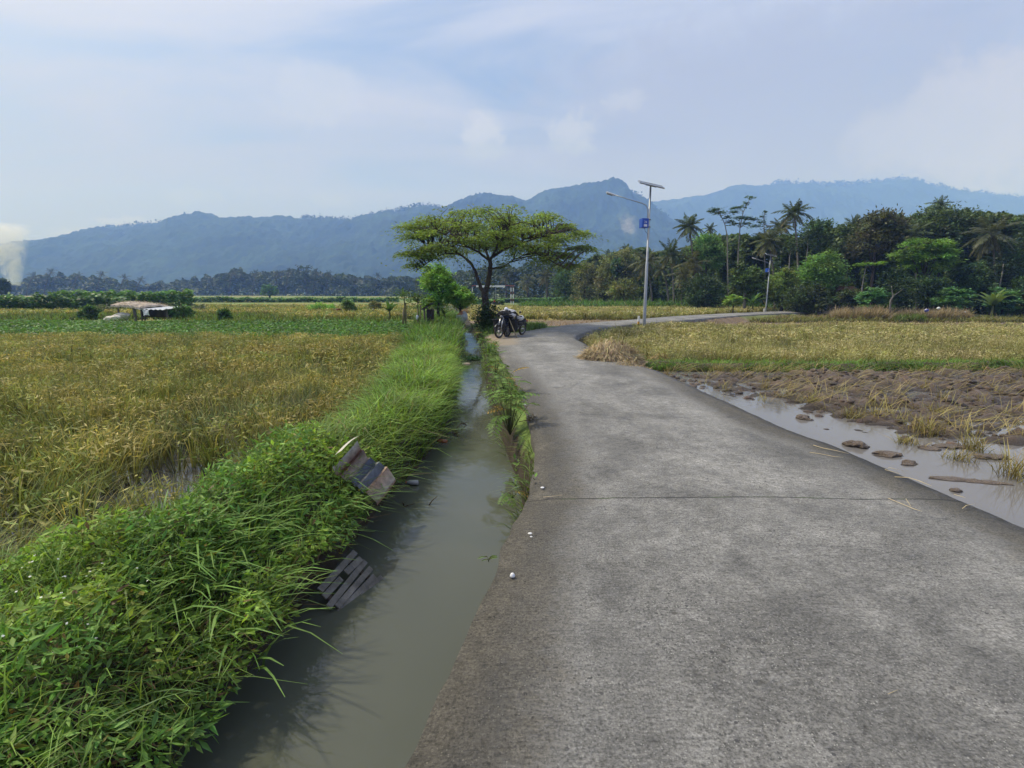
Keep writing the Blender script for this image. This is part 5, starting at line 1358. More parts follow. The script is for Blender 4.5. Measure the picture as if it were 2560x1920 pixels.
# --- street lamps with solar panels
def lamp():
    o = thing('street_lamp', 'near solar street lamp with a blue box marked 24 on its pole', 'street lamp', (6.36, 24.2, -.1), 0, 'solar street lamps along the road')
    MB().tube([(0, 0, -.35), (0, 0, .0), (0, 0, 3.0), (0, 0, 3.02), (0, 0, 6.35)], [.085, .082, .068, .055, .042], 12).box((0, 0, -.2), (.34, .34, .04)).build('pole', M_galv, o, True)
    arm = [(-.055, 0, 4.75), (-.075, 0, 5.15), (-.09, .01, 5.42), (-.17, .02, 5.58), (-.34, .04, 5.66), (-.9, .10, 5.83), (-1.62, .18, 6.06)]
    MB().tube(arm, .022, 8).build('arm', M_galv, o, True)
    hd = MB(); hd.box((-1.80, .2, 6.11), (.40, .17, .07), (0, .30, 0), bevel=.025); hd.build('lamp_head', M_white, o, True)
    MB().box((-1.83, .2, 6.066), (.26, .13, .012), (0, .30, 0)).build('lamp_glass', M_clear, o)
    p = MB(); p.box((.02, 0, 6.47), (1.12, .62, .035), (math.radians(20), math.radians(12), 0), bevel=.006); pn = p.build('solar_panel', M_solar, o)
    f = MB()
    R = Euler((math.radians(20), math.radians(12), 0)).to_matrix()
    for (cx, cy, sx, sy) in ((0, .315, 1.16, .03), (0, -.315, 1.16, .03), (.57, 0, .03, .60), (-.57, 0, .03, .60)):
        c = R @ Vector((cx, cy, 0)); f.box((c.x + .02, c.y, c.z + 6.47), (sx, sy, .05), (math.radians(20), math.radians(12), 0))
    f.build('panel_frame', M_galv, pn)
    MB().tube([(0, 0, 6.3), (.01, 0, 6.45)], .035, 8).box((.02, 0, 6.42), (.5, .06, .05), (0, math.radians(12), 0)).build('panel_bracket', M_black, o)
    bx = MB(); bx.box((-.235, -.03, 4.76), (.33, .30, .42), (0, 0, .25), bevel=.012); box = bx.build('battery_box', M_blue, o)
    for z in (4.60, 4.92): bb = MB(); bb.tube([(.09, -.01, z), (-.12, -.01, z)], .018, 6); bb.torus((0, 0, z), .07, .016, 'z', 12, 6); bb.build('box_bracket', M_black, o)
    # white 24 and sticker on the box's front
    cu = bpy.data.curves.new('number', 'FONT'); cu.body = '24'; cu.size = .15; cu.align_x = 'CENTER'; cu.align_y = 'CENTER'; cu.extrude = .002
    tmp = bpy.data.objects.new('tmp', cu); COL.objects.link(tmp)
    dg = bpy.context.evaluated_depsgraph_get(); me = bpy.data.meshes.new_from_object(tmp.evaluated_get(dg)); bpy.data.objects.remove(tmp)
    nb = bpy.data.objects.new('number', me); COL.objects.link(nb); me.materials.clear(); me.materials.append(M_white)
    nb.parent = box
    fr = Matrix.Rotation(.25, 4, 'Z')
    nb.matrix_local = Matrix.Translation((-.235, -.03, 4.80)) @ fr @ Matrix.Translation((0, -.1545, 0)) @ Matrix.Rotation(PI / 2, 4, 'X')
    c = fr @ Vector((0, -.153, 0)); s = MB(); s.box((-.235 + c.x, -.03 + c.y, 4.65), (.16, .006, .10), (0, 0, .25)); s.build('sticker', M_white, box)
    MB().tube([(-.2, -.02, 4.55), (-.16, -.02, 4.42), (-.05, -.02, 4.3), (-.03, -.03, 4.0)], .009, 6).build('cable', M_black, o)
    MB().tube([(-.06, 0, 4.95), (-.16, 0, 4.98), (-.17, 0, 4.88), (-.07, 0, 4.86)], .008, 5).build('cable', M_black, o)
    return o
lamp1 = lamp()
p2 = ony(1908, 781, 44)
lamp2 = dup(lamp1, (p2[0], 41.2, -.1 + .03), 0, 'farther solar street lamp standing against the dark wood with a small blue box', .70)
lamp2.location.x = (1908 - 1280) / FPX * 41.2
# bollards
def bollard(label, u, y, z, h, cols):
    o = thing('marker_post', label, 'post', ((u - 1280) / FPX * y, y, z))
    b = MB(); n = len(cols)
    for i, c in enumerate(cols): b.tube([(0, 0, h * i / n), (0, 0, h * (i + 1) / n)], .05, 10, c)
    b.build('post', M_attr, o)
bollard('short white yellow and black marker post left of the near lamp', 1594.5, 24.1, -.12, .52, [(.03, .03, .03), (.65, .35, .03), (.72, .72, .7), (.74, .74, .72)])
bollard('short white post at the foot of the farther lamp', 1904, 41.0, -.2, .42, [(.6, .6, .58), (.7, .7, .68)])

# --- motorcycles
M_darkglass = solid_mat('lamp_lens', (.10, .10, .10), .12, 0, 8, .2, .7)
def motorcycle(label, loc, rz, group, panniers=True, steer=0.0):
    o = thing('motorcycle', label, 'motorcycle', loc, rz, group)
    for x, nm in ((.62, 'front_wheel'), (-.62, 'rear_wheel')):
        w = MB(); w.torus((x, 0, .29), .245, .045, 'y', 28, 8); wo = w.build(nm, M_tyre, o, True)
        r = MB(); r.torus((x, 0, .29), .205, .014, 'y', 24, 6); r.disc((x, 0, .29), .05, .10)
        for k in range(10):
            a = k * PI / 5; r.tube([(x, .0, .29), (x + .2 * math.cos(a), 0, .29 + .2 * math.sin(a))], .005, 4)
        r.build('rim', M_chrome, wo, True)
        (MB().torus((x, 0, .30), .33, .05, 'y', 24, 6) if False else MB().tube([(x + .33 * math.cos(a), 0, .30 + .33 * math.sin(a)) for a in np.linspace(.5, 2.6, 9)], .055, 8, flat=.35)).build('fender', M_black, o, True)
    f = MB()
    for s in (-.075, .075): f.tube([(.62, s, .29), (.50, s, .62), (.40, s * .9, .90)], .024, 8)
    f.build('fork', M_chrome, o, True)
    b = MB(); b.tube([(.40, 0, .82), (.22, 0, .52), (-.1, 0, .42), (-.5, 0, .55), (-.72, 0, .68)], [.06, .07, .08, .07, .04], 8)
    b.ball((.05, 0, .36), (.20, .13, .14), 10, 7); b.ball((-.62, 0, .66), (.24, .10, .08), 10, 6); b.ball((-.3, 0, .58), (.28, .11, .10), 10, 6)
    b.build('body', M_attr if False else M_black, o, True)
    MB().ball((.36, 0, .62), (.10, .17, .26), 10, 8).build('leg_shield', M_black, o, True)
    MB().tube([(.0, -.10, .28), (-.3, -.15, .24), (-.6, -.17, .34), (-.86, -.17, .42)], [.025, .03, .045, .045], 8).build('exhaust', M_chrome, o, True)
    s = MB(); s.box((-.32, 0, .745), (.66, .24, .09), bevel=.04); s.build('seat', M_rubber, o, True)
    h = MB(); h.tube([(.22, .34, .98), (.33, .2, 1.0), (.40, 0, .94), (.33, -.2, 1.0), (.22, -.34, .98)], .017, 8)
    for y in (.33, -.33): h.tube([(.17, y * 1.15, .97), (.26, y * .92, .985)], .024, 8)
    h.build('handlebar', M_rubber, o, True)
    MB().ball((.44, 0, .90), (.08, .09, .08), 12, 8).build('headlight', M_darkglass, o, True)
    for y in (.25, -.25):
        m_ = MB(); m_.tube([(.3, y, .99), (.30, y * 1.25, 1.12)], .008, 5); m_.ball((.30, y * 1.35, 1.16), (.02, .065, .045), 10, 6); m_.build('mirror', M_black, o, True)
    t = MB(); t.ball((-.84, 0, .66), (.05, .08, .05), 8, 6, (.4, .03, .02)); t.build('tail_light', M_attr, o, True)
    if panniers:
        for sgn in (1, -1):
            p = MB(); cy = sgn * .36
            p.tube([(-.25, cy, .24), (-.25, cy, .30), (-.25, cy, .72), (-.25, cy, .76)], [.20, .235, .25, .26], 14, flat=.80)
            po = p.build('pannier', M_rubber, o, True)
            MB().torus((-.25, cy, .76), .25, .02, 'z', 18, 6).build('rim_strap', M_rubber, po, True)
        MB().box((-.25, 0, .80), (.12, .72, .03)).build('carrier', M_wood, o)
    if steer:
        rm = Matrix.Translation((.45, 0, 0)) @ Matrix.Rotation(steer, 4, 'Z') @ Matrix.Translation((-.45, 0, 0))
        for c in o.children:
            if c.name.split('.')[0] in ('front_wheel', 'fork', 'handlebar', 'headlight', 'mirror') or (c.name.split('.')[0] == 'fender' and c.data.vertices[0].co.x > 0): c.matrix_basis = rm
    return o
hdg = math.atan2(-.97, -.24)
fx, fy = -.42, 16.5
mA = motorcycle('black motorcycle with two large black panniers parked facing the canal', (fx + .62 * .24, fy + .62 * .97, 0), hdg, 'motorcycles parked under the umbrella tree', True, -.42); mA.scale = (.77,) * 3
mB = motorcycle('second black motorcycle leaning behind the one with panniers', (.08, 17.6, 0), hdg - .35, 'motorcycles parked under the umbrella tree', False); mB.scale = (.77,) * 3
mB.rotation_euler.x = math.radians(-9)
st = thing('prop_stick', 'thin wooden stick propping the parked motorcycle', 'stick', (.16, 16.75, 0))
MB().tube([(.02, -.1, .0), (-.13, .10, .32), (-.27, .30, .66)], .018, 6).build('stick', M_bamboo, st, True)
def bundle(label, c, r, pal, seed, name='bundle'):
    rr = np.random.default_rng(seed); b = MB(); b.ball((0, 0, 0), r, 26, 16, (1, 1, 1), .0)
    V = b.V[0]; k = 1 + .34 * (fbm(V[:, 0] * 5 + seed, V[:, 1] * 5 + V[:, 2] * 4, seed, 3) - .5) * 2
    b.V[0] = V * k[:, None]
    nz = fbm(V[:, 0] * 5.5 + 3, V[:, 1] * 4 + V[:, 2] * 6.5, seed + 3, 2)
    b.C[0] = np.where((nz > .5)[:, None], np.array(pal[0]), np.array(pal[1]))
    o = b.build(name, M_cloth, None, False, c)
    return tag(o, label, 'load')
bundle('black and white patterned sheet heaped over the panniers of the motorcycle', (-.16, 17.2, .77), (.33, .27, .17), [(.62, .62, .62), (.018, .018, .02)], 3, 'sheet_bundle')
bundle('small white bundle on top of the black and white sheet', (-.2, 17.1, .95), (.065, .07, .06), [(.75, .77, .8), (.6, .62, .65)], 4, 'white_bundle')
bundle('pale plastic bag hanging at the tail of the rear motorcycle', (.26, 17.4, .64), (.15, .12, .10), [(.65, .65, .62), (.30, .30, .28)], 5, 'plastic_bag')

# --- striped gate, people and things near it
def gate():
    d = 76.0; z0 = -.35
    X = lambda u: (u - 1280) / FPX * d
    x0 = X(1182.5); o = thing('gate', 'field gate of red and white striped posts with a white banner across the top', 'gate', (x0, d, z0), 0)
    H = 2.85
    for u, dy, r in ((1182.5, 0, .055), (1277.5, 0, .07), (1283.3, .3, .07)):
        b = MB(); 
        for i, (s0, s1) in enumerate(((0, .20), (.20, .34), (.34, .56), (.56, .70), (.70, .90), (.90, 1.0))):
            c = (.75, .76, .74) if i % 2 == 0 else (.20, .085, .07)
            b.tube([(X(u) - x0, dy, H * s0), (X(u) - x0, dy, H * s1)], r, 8, c)
        b.build('post', M_attr, o)
    MB().tube([(X(1240) - x0, 0, .2), (X(1240) - x0, 0, H)], .04, 6).build('stay_pole', M_galv, o)
    MB().box(((X(1283) - x0) / 2 + .1, .05, H + .02), (X(1283) - x0 + .2, .10, .10), c3=(.33, .10, .09)).build('beam', M_attr, o)
    n = 24; xs = np.linspace(X(1192) - x0, X(1263) - x0, n)
    V = []; 
    for i, x in enumerate(xs):
        zb = H - .16 - .10 * float(vnoise(np.array([i * .6]), np.array([2.2]), 4)[0]) - (.12 if i == n - 2 else 0)
        for y in (-.03, -.02): V += [(x, y + .02 * math.sin(i), H + .06), (x, y + .02 * math.sin(i), zb)]
    F = []
    for i in range(n - 1):
        a, b_ = i * 4, i * 4 + 4
        F += [(a, b_, b_ + 1, a + 1), (a + 2, a + 3, b_ + 3, b_ + 2), (a + 1, b_ + 1, b_ + 3, a + 3), (a, a + 2, b_ + 2, b_)]
    b = MB(); b.add(V, F, (.74, .73, .72)); b.build('banner', M_cloth, o)
gate()

def person(label, loc, rz, scale, joints, radii, edges, cols, name='person', extra=None):
    """one continuous body grown from a skeleton; head with face, hair or hat as children"""
    me = bpy.data.meshes.new('body')
    me.from_pydata(joints, edges, []); me.update()
    o = bpy.data.objects.new(name, me); COL.objects.link(o)
    md = o.modifiers.new('skin', 'SKIN'); 
    for i, r in enumerate(radii): me.skin_vertices[0].data[i].radius = (r, r)
    me.skin_vertices[0].data[0].use_root = True
    sb = o.modifiers.new('sub', 'SUBSURF'); sb.levels = 1; sb.render_levels = 1
    dg = bpy.context.evaluated_depsgraph_get(); m2 = bpy.data.meshes.new_from_object(o.evaluated_get(dg))
    bpy.data.objects.remove(o)
    J = np.array(joints); V = np.array([v.co[:] for v in m2.vertices])
    seg = []
    for (a, b_) in edges: seg.append((J[a], J[b_], a, b_))
    C = np.zeros((len(V), 4)); C[:, 3] = 1
    for i, v in enumerate(V):
        best = 9; ci = 0
        for (p, q, a, b_) in seg:
            t = np.clip((v - p) @ (q - p) / ((q - p) @ (q - p) + 1e-9), 0, 1); dd = np.linalg.norm(v - p - t * (q - p))
            if dd < best: best = dd; ci = b_ if t > .35 else a
        C[i, :3] = cols[ci]
    at = m2.color_attributes.new('Col', 'FLOAT_COLOR', 'POINT'); at.data.foreach_set('color', C.astype(np.float32).ravel())
    m2.materials.clear(); m2.materials.append(M_cloth)
    m2.polygons.foreach_set('use_smooth', np.ones(len(m2.polygons), dtype=bool))
    root = bpy.data.objects.new(name, m2); COL.objects.link(root)
    root.location = loc; root.rotation_euler = (0, 0, rz); root.scale = (scale,) * 3
    tag(root, label, 'person')
    return root
SKIN, DARK = (.22, .12, .07), (.02, .02, .022)
def bending_farmer():
    RED = (.17, .045, .035)
    # 0 pelvis 1 waist 2 chest 3 neck 4 head 5..7 left leg 8..10 right leg 11..13 left arm 14..16 right arm
    J = [(0, 0, .88), (-.18, 0, .98), (-.42, 0, 1.0), (-.58, 0, .96), (-.74, 0, .92), (.02, .11, .80), (-.05, .13, .45), (.04, .13, .05), (.02, -.11, .80), (-.12, -.13, .45), (-.06, -.13, .05),
         (-.45, .19, .94), (-.50, .24, .66), (-.58, .18, .42), (-.45, -.19, .94), (-.55, -.24, .66), (-.66, -.16, .42), (.14, .13, .02), (-.18, -.13, .02)]
    R = [.13, .125, .14, .06, .10, .10, .07, .045, .10, .07, .045, .07, .05, .035, .07, .05, .035, .04, .04]
    E = [(0, 1), (1, 2), (2, 3), (3, 4), (0, 5), (5, 6), (6, 7), (0, 8), (8, 9), (9, 10), (2, 11), (11, 12), (12, 13), (2, 14), (14, 15), (15, 16), (7, 17), (10, 18)]
    cols = [DARK, RED, RED, SKIN, SKIN, DARK, DARK, SKIN, DARK, DARK, SKIN, RED, RED, SKIN, RED, RED, SKIN, SKIN, SKIN]
    y = 39.0; p = ((858 - 1280) / FPX * y, y, FIELD_L)
    o = person('person in a dark red shirt and dark trousers bending over the yellow rice', p, -.2, .58, J, R, E, cols)
    h = MB(); h.tube([(-.80, 0, 1.04), (-.77, 0, 1.00), (-.74, 0, .96)], [.02, .12, .25], 12); h.build('hat', M_straw2, o, True)
M_straw2 = solid_mat('woven_straw', (.55, .47, .30), .9, 0, 12, .2)
bending_farmer()
def seated():
    RED = (.36, .05, .045)
    J = [(0, 0, .62), (0, 0, .82), (.02, 0, 1.08), (.03, 0, 1.22), (.05, 0, 1.38), (.22, .12, .60), (.46, .14, .56), (.44, .14, .12), (.22, -.12, .60), (.46, -.14, .56), (.44, -.14, .12), (.02, .20, 1.10), (.16, .26, .90), (.38, .24, .88), (.02, -.20, 1.10), (.16, -.26, .90), (.38, -.24, .88), (.56, .14, .08), (.56, -.14, .08)]
    R = [.13, .13, .145, .06, .10, .10, .075, .05, .10, .075, .05, .07, .05, .035, .07, .05, .035, .04, .04]
    E = [(0, 1), (1, 2), (2, 3), (3, 4), (0, 5), (5, 6), (6, 7), (0, 8), (8, 9), (9, 10), (2, 11), (11, 12), (12, 13), (2, 14), (14, 15), (15, 16), (7, 17), (10, 18)]
    cols = [DARK, RED, RED, SKIN, SKIN, DARK, DARK, DARK, DARK, DARK, DARK, RED, RED, SKIN, RED, RED, SKIN, DARK, DARK]
    y = 74.0; p = ((1236 - 1280) / FPX * y, y, -.55)
    o = person('person in a red shirt sitting in the gateway of the striped gate', p, .2, .8, J, R, E, cols)
    h = MB(); h.ball((.04, 0, 1.42), (.105, .10, .09), 10, 6); h.build('hair', M_black, o, True)
    # the seat below: a parked dark motorcycle
    m = dup(mB, ((1243 - 1280) / FPX * y, y - .2, -.52), .15, 'small dark motorcycle parked in the gateway beside the person in red', .85); m.rotation_euler.x = 0
    del m['group']
seated()

# --- scare flags, bags far off
def flag(label, u, v, d, wpx, seed, col=(.75, .77, .75), two=True):
    p = ony(u, v, d); gz = -.32; o = thing('scare_flag', label, 'flag', (p[0], d, gz))
    H = p[2] - gz
    MB().tube([(0, 0, 0), (0, 0, H + .1)], .025, 6).build('stick', M_bamboo, o)
    W = wpx / FPX * d
    for s in ((-1, 1) if two else (1,)):
        b = MB(); pts = []
        n = 7
        for i in range(n):
            for j in range(n):
                a, c = i / (n - 1), j / (n - 1)
                pts.append((s * (.03 + W * .5 * a), .08 * math.sin(3 * a + 4 * c + seed) * a, H + .05 + .12 * W * a - W * (.55 - .25 * a) * c - .1 * a * W))
        F = [(i * n + j, i * n + j + 1, (i + 1) * n + j + 1, (i + 1) * n + j) for i in range(n - 1) for j in range(n - 1)]
        b.add(pts, F, col); b.build('sheet', M_cloth, o)
flag('white plastic scare flags spread on a stick at the far field edge', 1403, 760, 68, 13, 1)
flag('grey white plastic scare flag right of the two white ones', 1426, 762, 69, 9, 2, (.45, .48, .48))
flag('white sack hung on a dark stick before the brown leaved trees', 1499, 760, 66, 5, 3)
for (u, v, r, lab, c1, c2, s) in ((2316, 776, .10, 'blue and white plastic bag caught on the dry weeds', (.72, .72, .78), (.12, .13, .4), 7), (2347, 771, .09, 'white plastic sheet caught on top of the dry weeds right of the blue bag', (.7, .74, .72), (.6, .64, .62), 8), (2413, 780, .045, 'tiny white plastic scrap at the right end of the dry weeds', (.75, .75, .72), (.6, .6, .58), 9)):
    p = ony(u, v, 33.9); b_ = bundle(lab, p, (r * 1.3, r, r), [c1, c2], s, 'plastic_bag'); b_['category'] = 'plastic bag'

# --- shack in the left field
def shack():
    d = 31.3; X = lambda u: (u - 1280) / FPX * d; Z = lambda v, dd=d: ony(0, v, dd)[2]
    x0 = X(340); g = FIELD_L
    o = thing('shack', 'low field shack with thatch and white sheet roof among green crops', 'shack', (x0, d, g)); o.scale.z = .86
    x = lambda u: X(u) - x0; z = lambda v: Z(v) - g
    for u, dy in ((309, -.1), (353, -.25), (372, -.1), (428, -.1), (312, 1.7), (428, 1.6)):
        MB().tube([(x(u), dy, 0), (x(u), dy, z(766))], .05 if dy != -.25 else .09, 7).build('post', M_wood, o)
    MB().box((x(368), 1.75, z(779)), (x(426) - x(312), .05, .75)).build('back_wall', M_darkwood, o)
    MB().box((x(412), -.02, z(780)), (x(427) - x(400), .05, .55)).build('side_panel', M_darkwood, o)
    # thatch: thick sagging slab plus loose straw
    b = MB(); n = 16; m_ = 7; top = []; 
    for i in range(n):
        for j in range(m_):
            a, c = i / (n - 1), j / (m_ - 1)
            top.append((lerp(x(302), x(376), a), -.45 + 2.5 * c, z(758) + .10 * math.sin(a * 3) * (1 - a) + .16 * math.sin(c * PI) - .13 * a + .13 * random.random()))
    low = [(p[0], p[1], p[2] - .13) for p in top]
    F = [(i * m_ + j, (i + 1) * m_ + j, (i + 1) * m_ + j + 1, i * m_ + j + 1) for i in range(n - 1) for j in range(m_ - 1)]
    F2 = [tuple(n * m_ + q for q in f[::-1]) for f in F]
    rim = [i * m_ for i in range(n)] + [(n - 1) * m_ + j for j in range(1, m_)] + [i * m_ + m_ - 1 for i in range(n - 2, -1, -1)] + [j for j in range(m_ - 2, 0, -1)]
    F3 = [(rim[k], rim[k - 1], n * m_ + rim[k - 1], n * m_ + rim[k]) for k in range(len(rim))]
    b.add(top + low, F + F2 + F3, (.52, .44, .36))
    th = b.build('thatch_roof', M_attr_r, o)
    T = np.array(top); k = rng.integers(0, len(T), 420); B = T[k] + rng.normal(size=(420, 3)) * np.array([.12, .12, .015])
    V_, F_, C_ = blades(B, .30, .02, rng.uniform(0, 6.28, 420), np.full(420, 1.2), np.full(420, .35), jitter((.40, .33, .25), 420, .3), jitter((.58, .50, .40), 420, .3), 2)
    link_mesh('loose_thatch', V_, F_, M_straw, th, C_)
    # corrugated sheets on the right
    b = MB(); n = 26; V = []
    for i in range(n):
        a = i / (n - 1)
        for yy in (-.5, 2.0):
            for dz in (0, .012): V.append((lerp(x(366), x(434), a), yy, z(767) + .03 * math.sin(i * PI / 2) - .05 * a + .10 * (yy + .5) / 2.5 + dz))
    F = []
    for i in range(n - 1):
        q = i * 4; r = q + 4; F += [(q, r, r + 2, q + 2), (q + 1, q + 3, r + 3, r + 1), (q, q + 1, r + 1, r), (q + 2, r + 2, r + 3, q + 3)]
    b.add(V, F, (.60, .61, .62)); b.build('sheet_roof', M_attr, o)
    b = MB(); b.add(*sheet(x(381), x(398), z(769), z(786), -.56, 5)); b.C[-1][:] = (.62, .64, .66); b.build('hanging_cloth', M_cloth, o)
    b = MB(); b.ball((x(326), .9, z(754)), (.42, .5, .07), 14, 6, (.05, .07, .30), .3, 2); b.build('blue_cover', M_cloth, o)
    t = bundle('crumpled cream tarpaulin sloping off the left end of the shack', ((302 - 1280) / FPX * 31, 31.0, g + .28), (.72, .45, .26), [(.60, .57, .50), (.52, .49, .43)], 11, 'tarpaulin'); t.rotation_euler = (0, math.radians(-14), 0); t['category'] = 'tarpaulin'
def sheet(x0, x1, z1, z0, y, n):
    V = []; F = []
    for i in range(n):
        for j in range(n):
            a, c = i / (n - 1), j / (n - 1)
            V.append((lerp(x0, x1, a) + .15 * (x1 - x0) * (a - .5) * -c, y + .05 * math.sin(4 * a + c * 3), lerp(z1, z0, c) + .07 * math.sin(a * 3) * c))
    F = [(i * n + j, i * n + j + 1, (i + 1) * n + j + 1, (i + 1) * n + j) for i in range(n - 1) for j in range(n - 1)]
    return V, F
M_darkwood = bark_mat('dark_wood', (.03, .024, .018), (.08, .062, .048), 4)
shack()

# --- posts and little shelter at the head of the bank
def stakes(label, pts, d, bz, leafu, leafv, n, group='tied wooden stakes on the bank'):
    x0 = (pts[0][0] - 1280) / FPX * d
    o = thing('stake_plant', label, 'plant', (x0, d, bz), 0, group)
    for (u0, u1, vt) in pts:
        a = ((u0 - 1280) / FPX * d - x0, 0, -.05); t = ony(u1, vt, d); b = (t[0] - x0, .05, t[2] - bz)
        MB().tube([a, ((a[0] + b[0]) / 2 + .01, .02, b[2] * .5), b], .03, 7).build('stake', M_bamboo, o, True)
    c = ony(leafu, leafv, d) - np.array([x0, d, bz])
    az = rng.uniform(0, 6.28, 14); P = np.tile(c - np.array([0, 0, .1]), (14, 1))
    parts = [blades(P, .45 + .2 * rng.random(14), .05, az, np.linspace(.2, .9, 14), .5 * np.ones(14), jitter((.09, .14, .04), 14), jitter((.11, .19, .04), 14), 4)]
    P = c + rng.normal(size=(n, 3)) * np.array([.26, .26, .14]); parts.append(leaves(P, .16, .07, jitter((.085, .165, .04), n, .25), 1.2))
    MB().tube([(c[0] + .02, .0, 0), (c[0], 0, c[2] - .05)], .022, 6).build('stem', M_palmstem, o, True)
    V, F, C = join(parts); link_mesh('crown', V, F, M_leaf, o, C)
stakes('young papaya plant between two bamboo stakes, left of the other staked one', [(1010, 1011, 756), (1016, 1014, 757), (1007, 1008, 770)], 24.5, -.1, 1010, 737, 200)
stakes('young papaya plant with a white bag tied to its bamboo stakes', [(1043, 1044, 768), (1049, 1051, 763)], 21.5, -.1, 1044, 748, 200)
b_ = bundle('small white bag tied to the nearer bamboo stakes on the bank', ony(1043, 793, 21.4), (.055, .05, .10), [(.62, .66, .70), (.5, .54, .6)], 13, 'white_bag'); b_['category'] = 'bag'
d = 21.8; x0 = (1068 - 1280) / FPX * d
o = thing('shelter', 'tiny shelter with a slanting plank roof on short posts by the bank', 'shelter', (x0, d, -.1))
for u, dy in ((1063, 0), (1080, .1), (1066, .6)):
    MB().tube([((u - 1280) / FPX * d - x0, dy, 0), ((u - 1280) / FPX * d - x0, dy, .92)], .04, 7).build('post', M_wood, o, True)
b = MB()
for k in range(5): b.box((.02, -.12 + .2 * k, 1.02), (.52, .18, .025), (0, math.radians(-33), 0), bevel=.004)
b.build('plank_roof', M_wood, o)
b = MB(); b.box((.12, .3, .62), (.26, .5, .5), bevel=.02); b.build('box_body', M_darkwood, o)
o = bundle('drooping grey and orange cloth hung over the canal from sticks', ony(1154, 793, 26.5), (.31, .22, .30), [(.42, .42, .44), (.52, .54, .58)], 15, 'hung_cloth')
me = o.data; col = me.color_attributes['Col']
for i, v in enumerate(me.vertices):
    if v.co.z > .12 and v.co.x < .08: col.data[i].color = (.42, .20, .10, 1)
    v.co.x *= 1 - .55 * max(0, -v.co.z / .3); v.co.z *= 1.0 + (.25 if v.co.z < 0 else 0)
o['category'] = 'cloth'
o = thing('support_sticks', 'crossed sticks holding the grey and orange cloth', 'sticks', (ony(1158, 820, 26.4)[0], 26.6, -.3))
MB().tube([(-.1, 0, -.2), (.0, 0, .4), (.02, 0, .75)], .02, 5).tube([(.12, .1, -.2), (-.1, .05, .75)], .02, 5).build('stick', M_wood, o, True)

# --- straw heaps
def straw_heap(label, c, rx, ry, hgt, n, Ls, name='straw_heap', col=(.40, .29, .15)):
    o = thing(name, label, 'straw', c)
    b = MB(); b.ball((0, 0, -.05), (rx * .86, ry * .86, hgt * .86), 22, 12, (.10, .065, .035), .12, 3)
    b.build('core', M_attr_r, o)
    th = rng.uniform(0, 2 * PI, n); ph = np.arccos(rng.uniform(0.02, 1, n))
    D_ = np.stack([np.sin(ph) * np.cos(th), np.sin(ph) * np.sin(th), np.cos(ph)], 1)
    P = D_ * np.array([rx, ry, hgt]) * (.86 + .14 * rng.random((n, 1)))
    t = np.stack([np.cos(th), np.sin(th), -np.abs(hgt / rx) * 1.3 * np.sin(ph)], 1) + rng.normal(size=(n, 3)) * .38
    t /= np.linalg.norm(t, axis=1)[:, None]
    L_ = Ls * (.5 + .9 * rng.random(n))[:, None]; w = .0065
    s = np.cross(t, D_); s /= np.linalg.norm(s, axis=1)[:, None] + 1e-6
    mid = P + D_ * .015; a = mid - t * L_ * .5 - D_ * .01; e = mid + t * L_ * .5 - D_ * .02
    V = np.stack([a - s * w, a + s * w, mid + s * w, mid - s * w, e + s * w * .5, e - s * w * .5], 1).reshape(-1, 3); i = np.arange(n)[:, None] * 6
    V[:, 2] = np.maximum(V[:, 2], .004)
    F = np.concatenate([i + [0, 1, 2, 3], i + [3, 2, 4, 5]])
    C = jitter(col, n, .3, .06)
    link_mesh('loose_straw', V, F, M_straw, o, np.repeat(C, 6, 0))
c = onz(1515, 905, -.05); straw_heap('large heap of dry tan straw on the inner road edge', (c[0] + .12, c[1] + .15, -.06), .70, .50, .37, 5200, .40, col=(.40, .32, .195))
c = onz(1560, 925, -.1); straw_heap('trailing end of the large straw heap, sliding off the road edge towards the mud', (c[0] + .12, c[1] + .05, -.22), .46, .34, .22, 1800, .34, col=(.40, .32, .195))
c = onz(1650, 902, -.2); straw_heap('small low straw heap by the bund right of the large heap', (c[0], c[1], -.24), .32, .22, .14, 900, .28)
c = ony(1165, 768, 44); straw_heap('distant tan straw stack beyond the canal behind the hung cloth', (c[0], 44, -.3), .55, .5, .62, 700, .4, 'straw_stack')

# --- rice stubble in the mud and loose straw
def tuft(P, n, h, r, c0=(.17, .14, .05), c1=(.42, .36, .13), lean=.45):
    B = np.tile(P, (n, 1)) + rng.normal(size=(n, 3)) * np.array([r, r, 0]) * .4
    return blades(B, h * (.5 + .7 * rng.random(n)), .0085, rng.uniform(0, 6.28, n), np.abs(rng.normal(lean, .3, n)), np.abs(rng.normal(.25, .2, n)), jitter(c0, n), jitter(c1, n, .25, .08), 3)
tl = [(2310, 1088, .20, .10, 60, 'largest yellow stubble tuft standing in the water before the mud'), (2437, 1128, .17, .07, 36, 'spiky pale stubble tuft on a mud lump near the right edge'), (2392, 1150, .10, .07, 30, 'low half sunken stubble tuft left of the spiky one'), (2190, 1052, .18, .07, 34, 'thin upright stubble tuft at the water edge with one tall stalk'),
      (2125, 1045, .13, .10, 44, 'broad leafy stubble tuft at the mud edge above the first big clod'), (2545, 1195, .22, .12, 60, 'dark wet stubble clump cut by the right edge of the picture'), (2265, 1110, .10, .07, 30, 'flattened stubble left below the largest tuft'), (2335, 1040, .16, .08, 34, 'leaning stubble tuft on the mud behind the largest tuft'), (2030, 1010, .15, .06, 30, 'stubble tuft on mud beside the reflection of the pole'), (1795, 930, .17, .08, 34, 'yellow stubble tuft farthest left on the mud')]
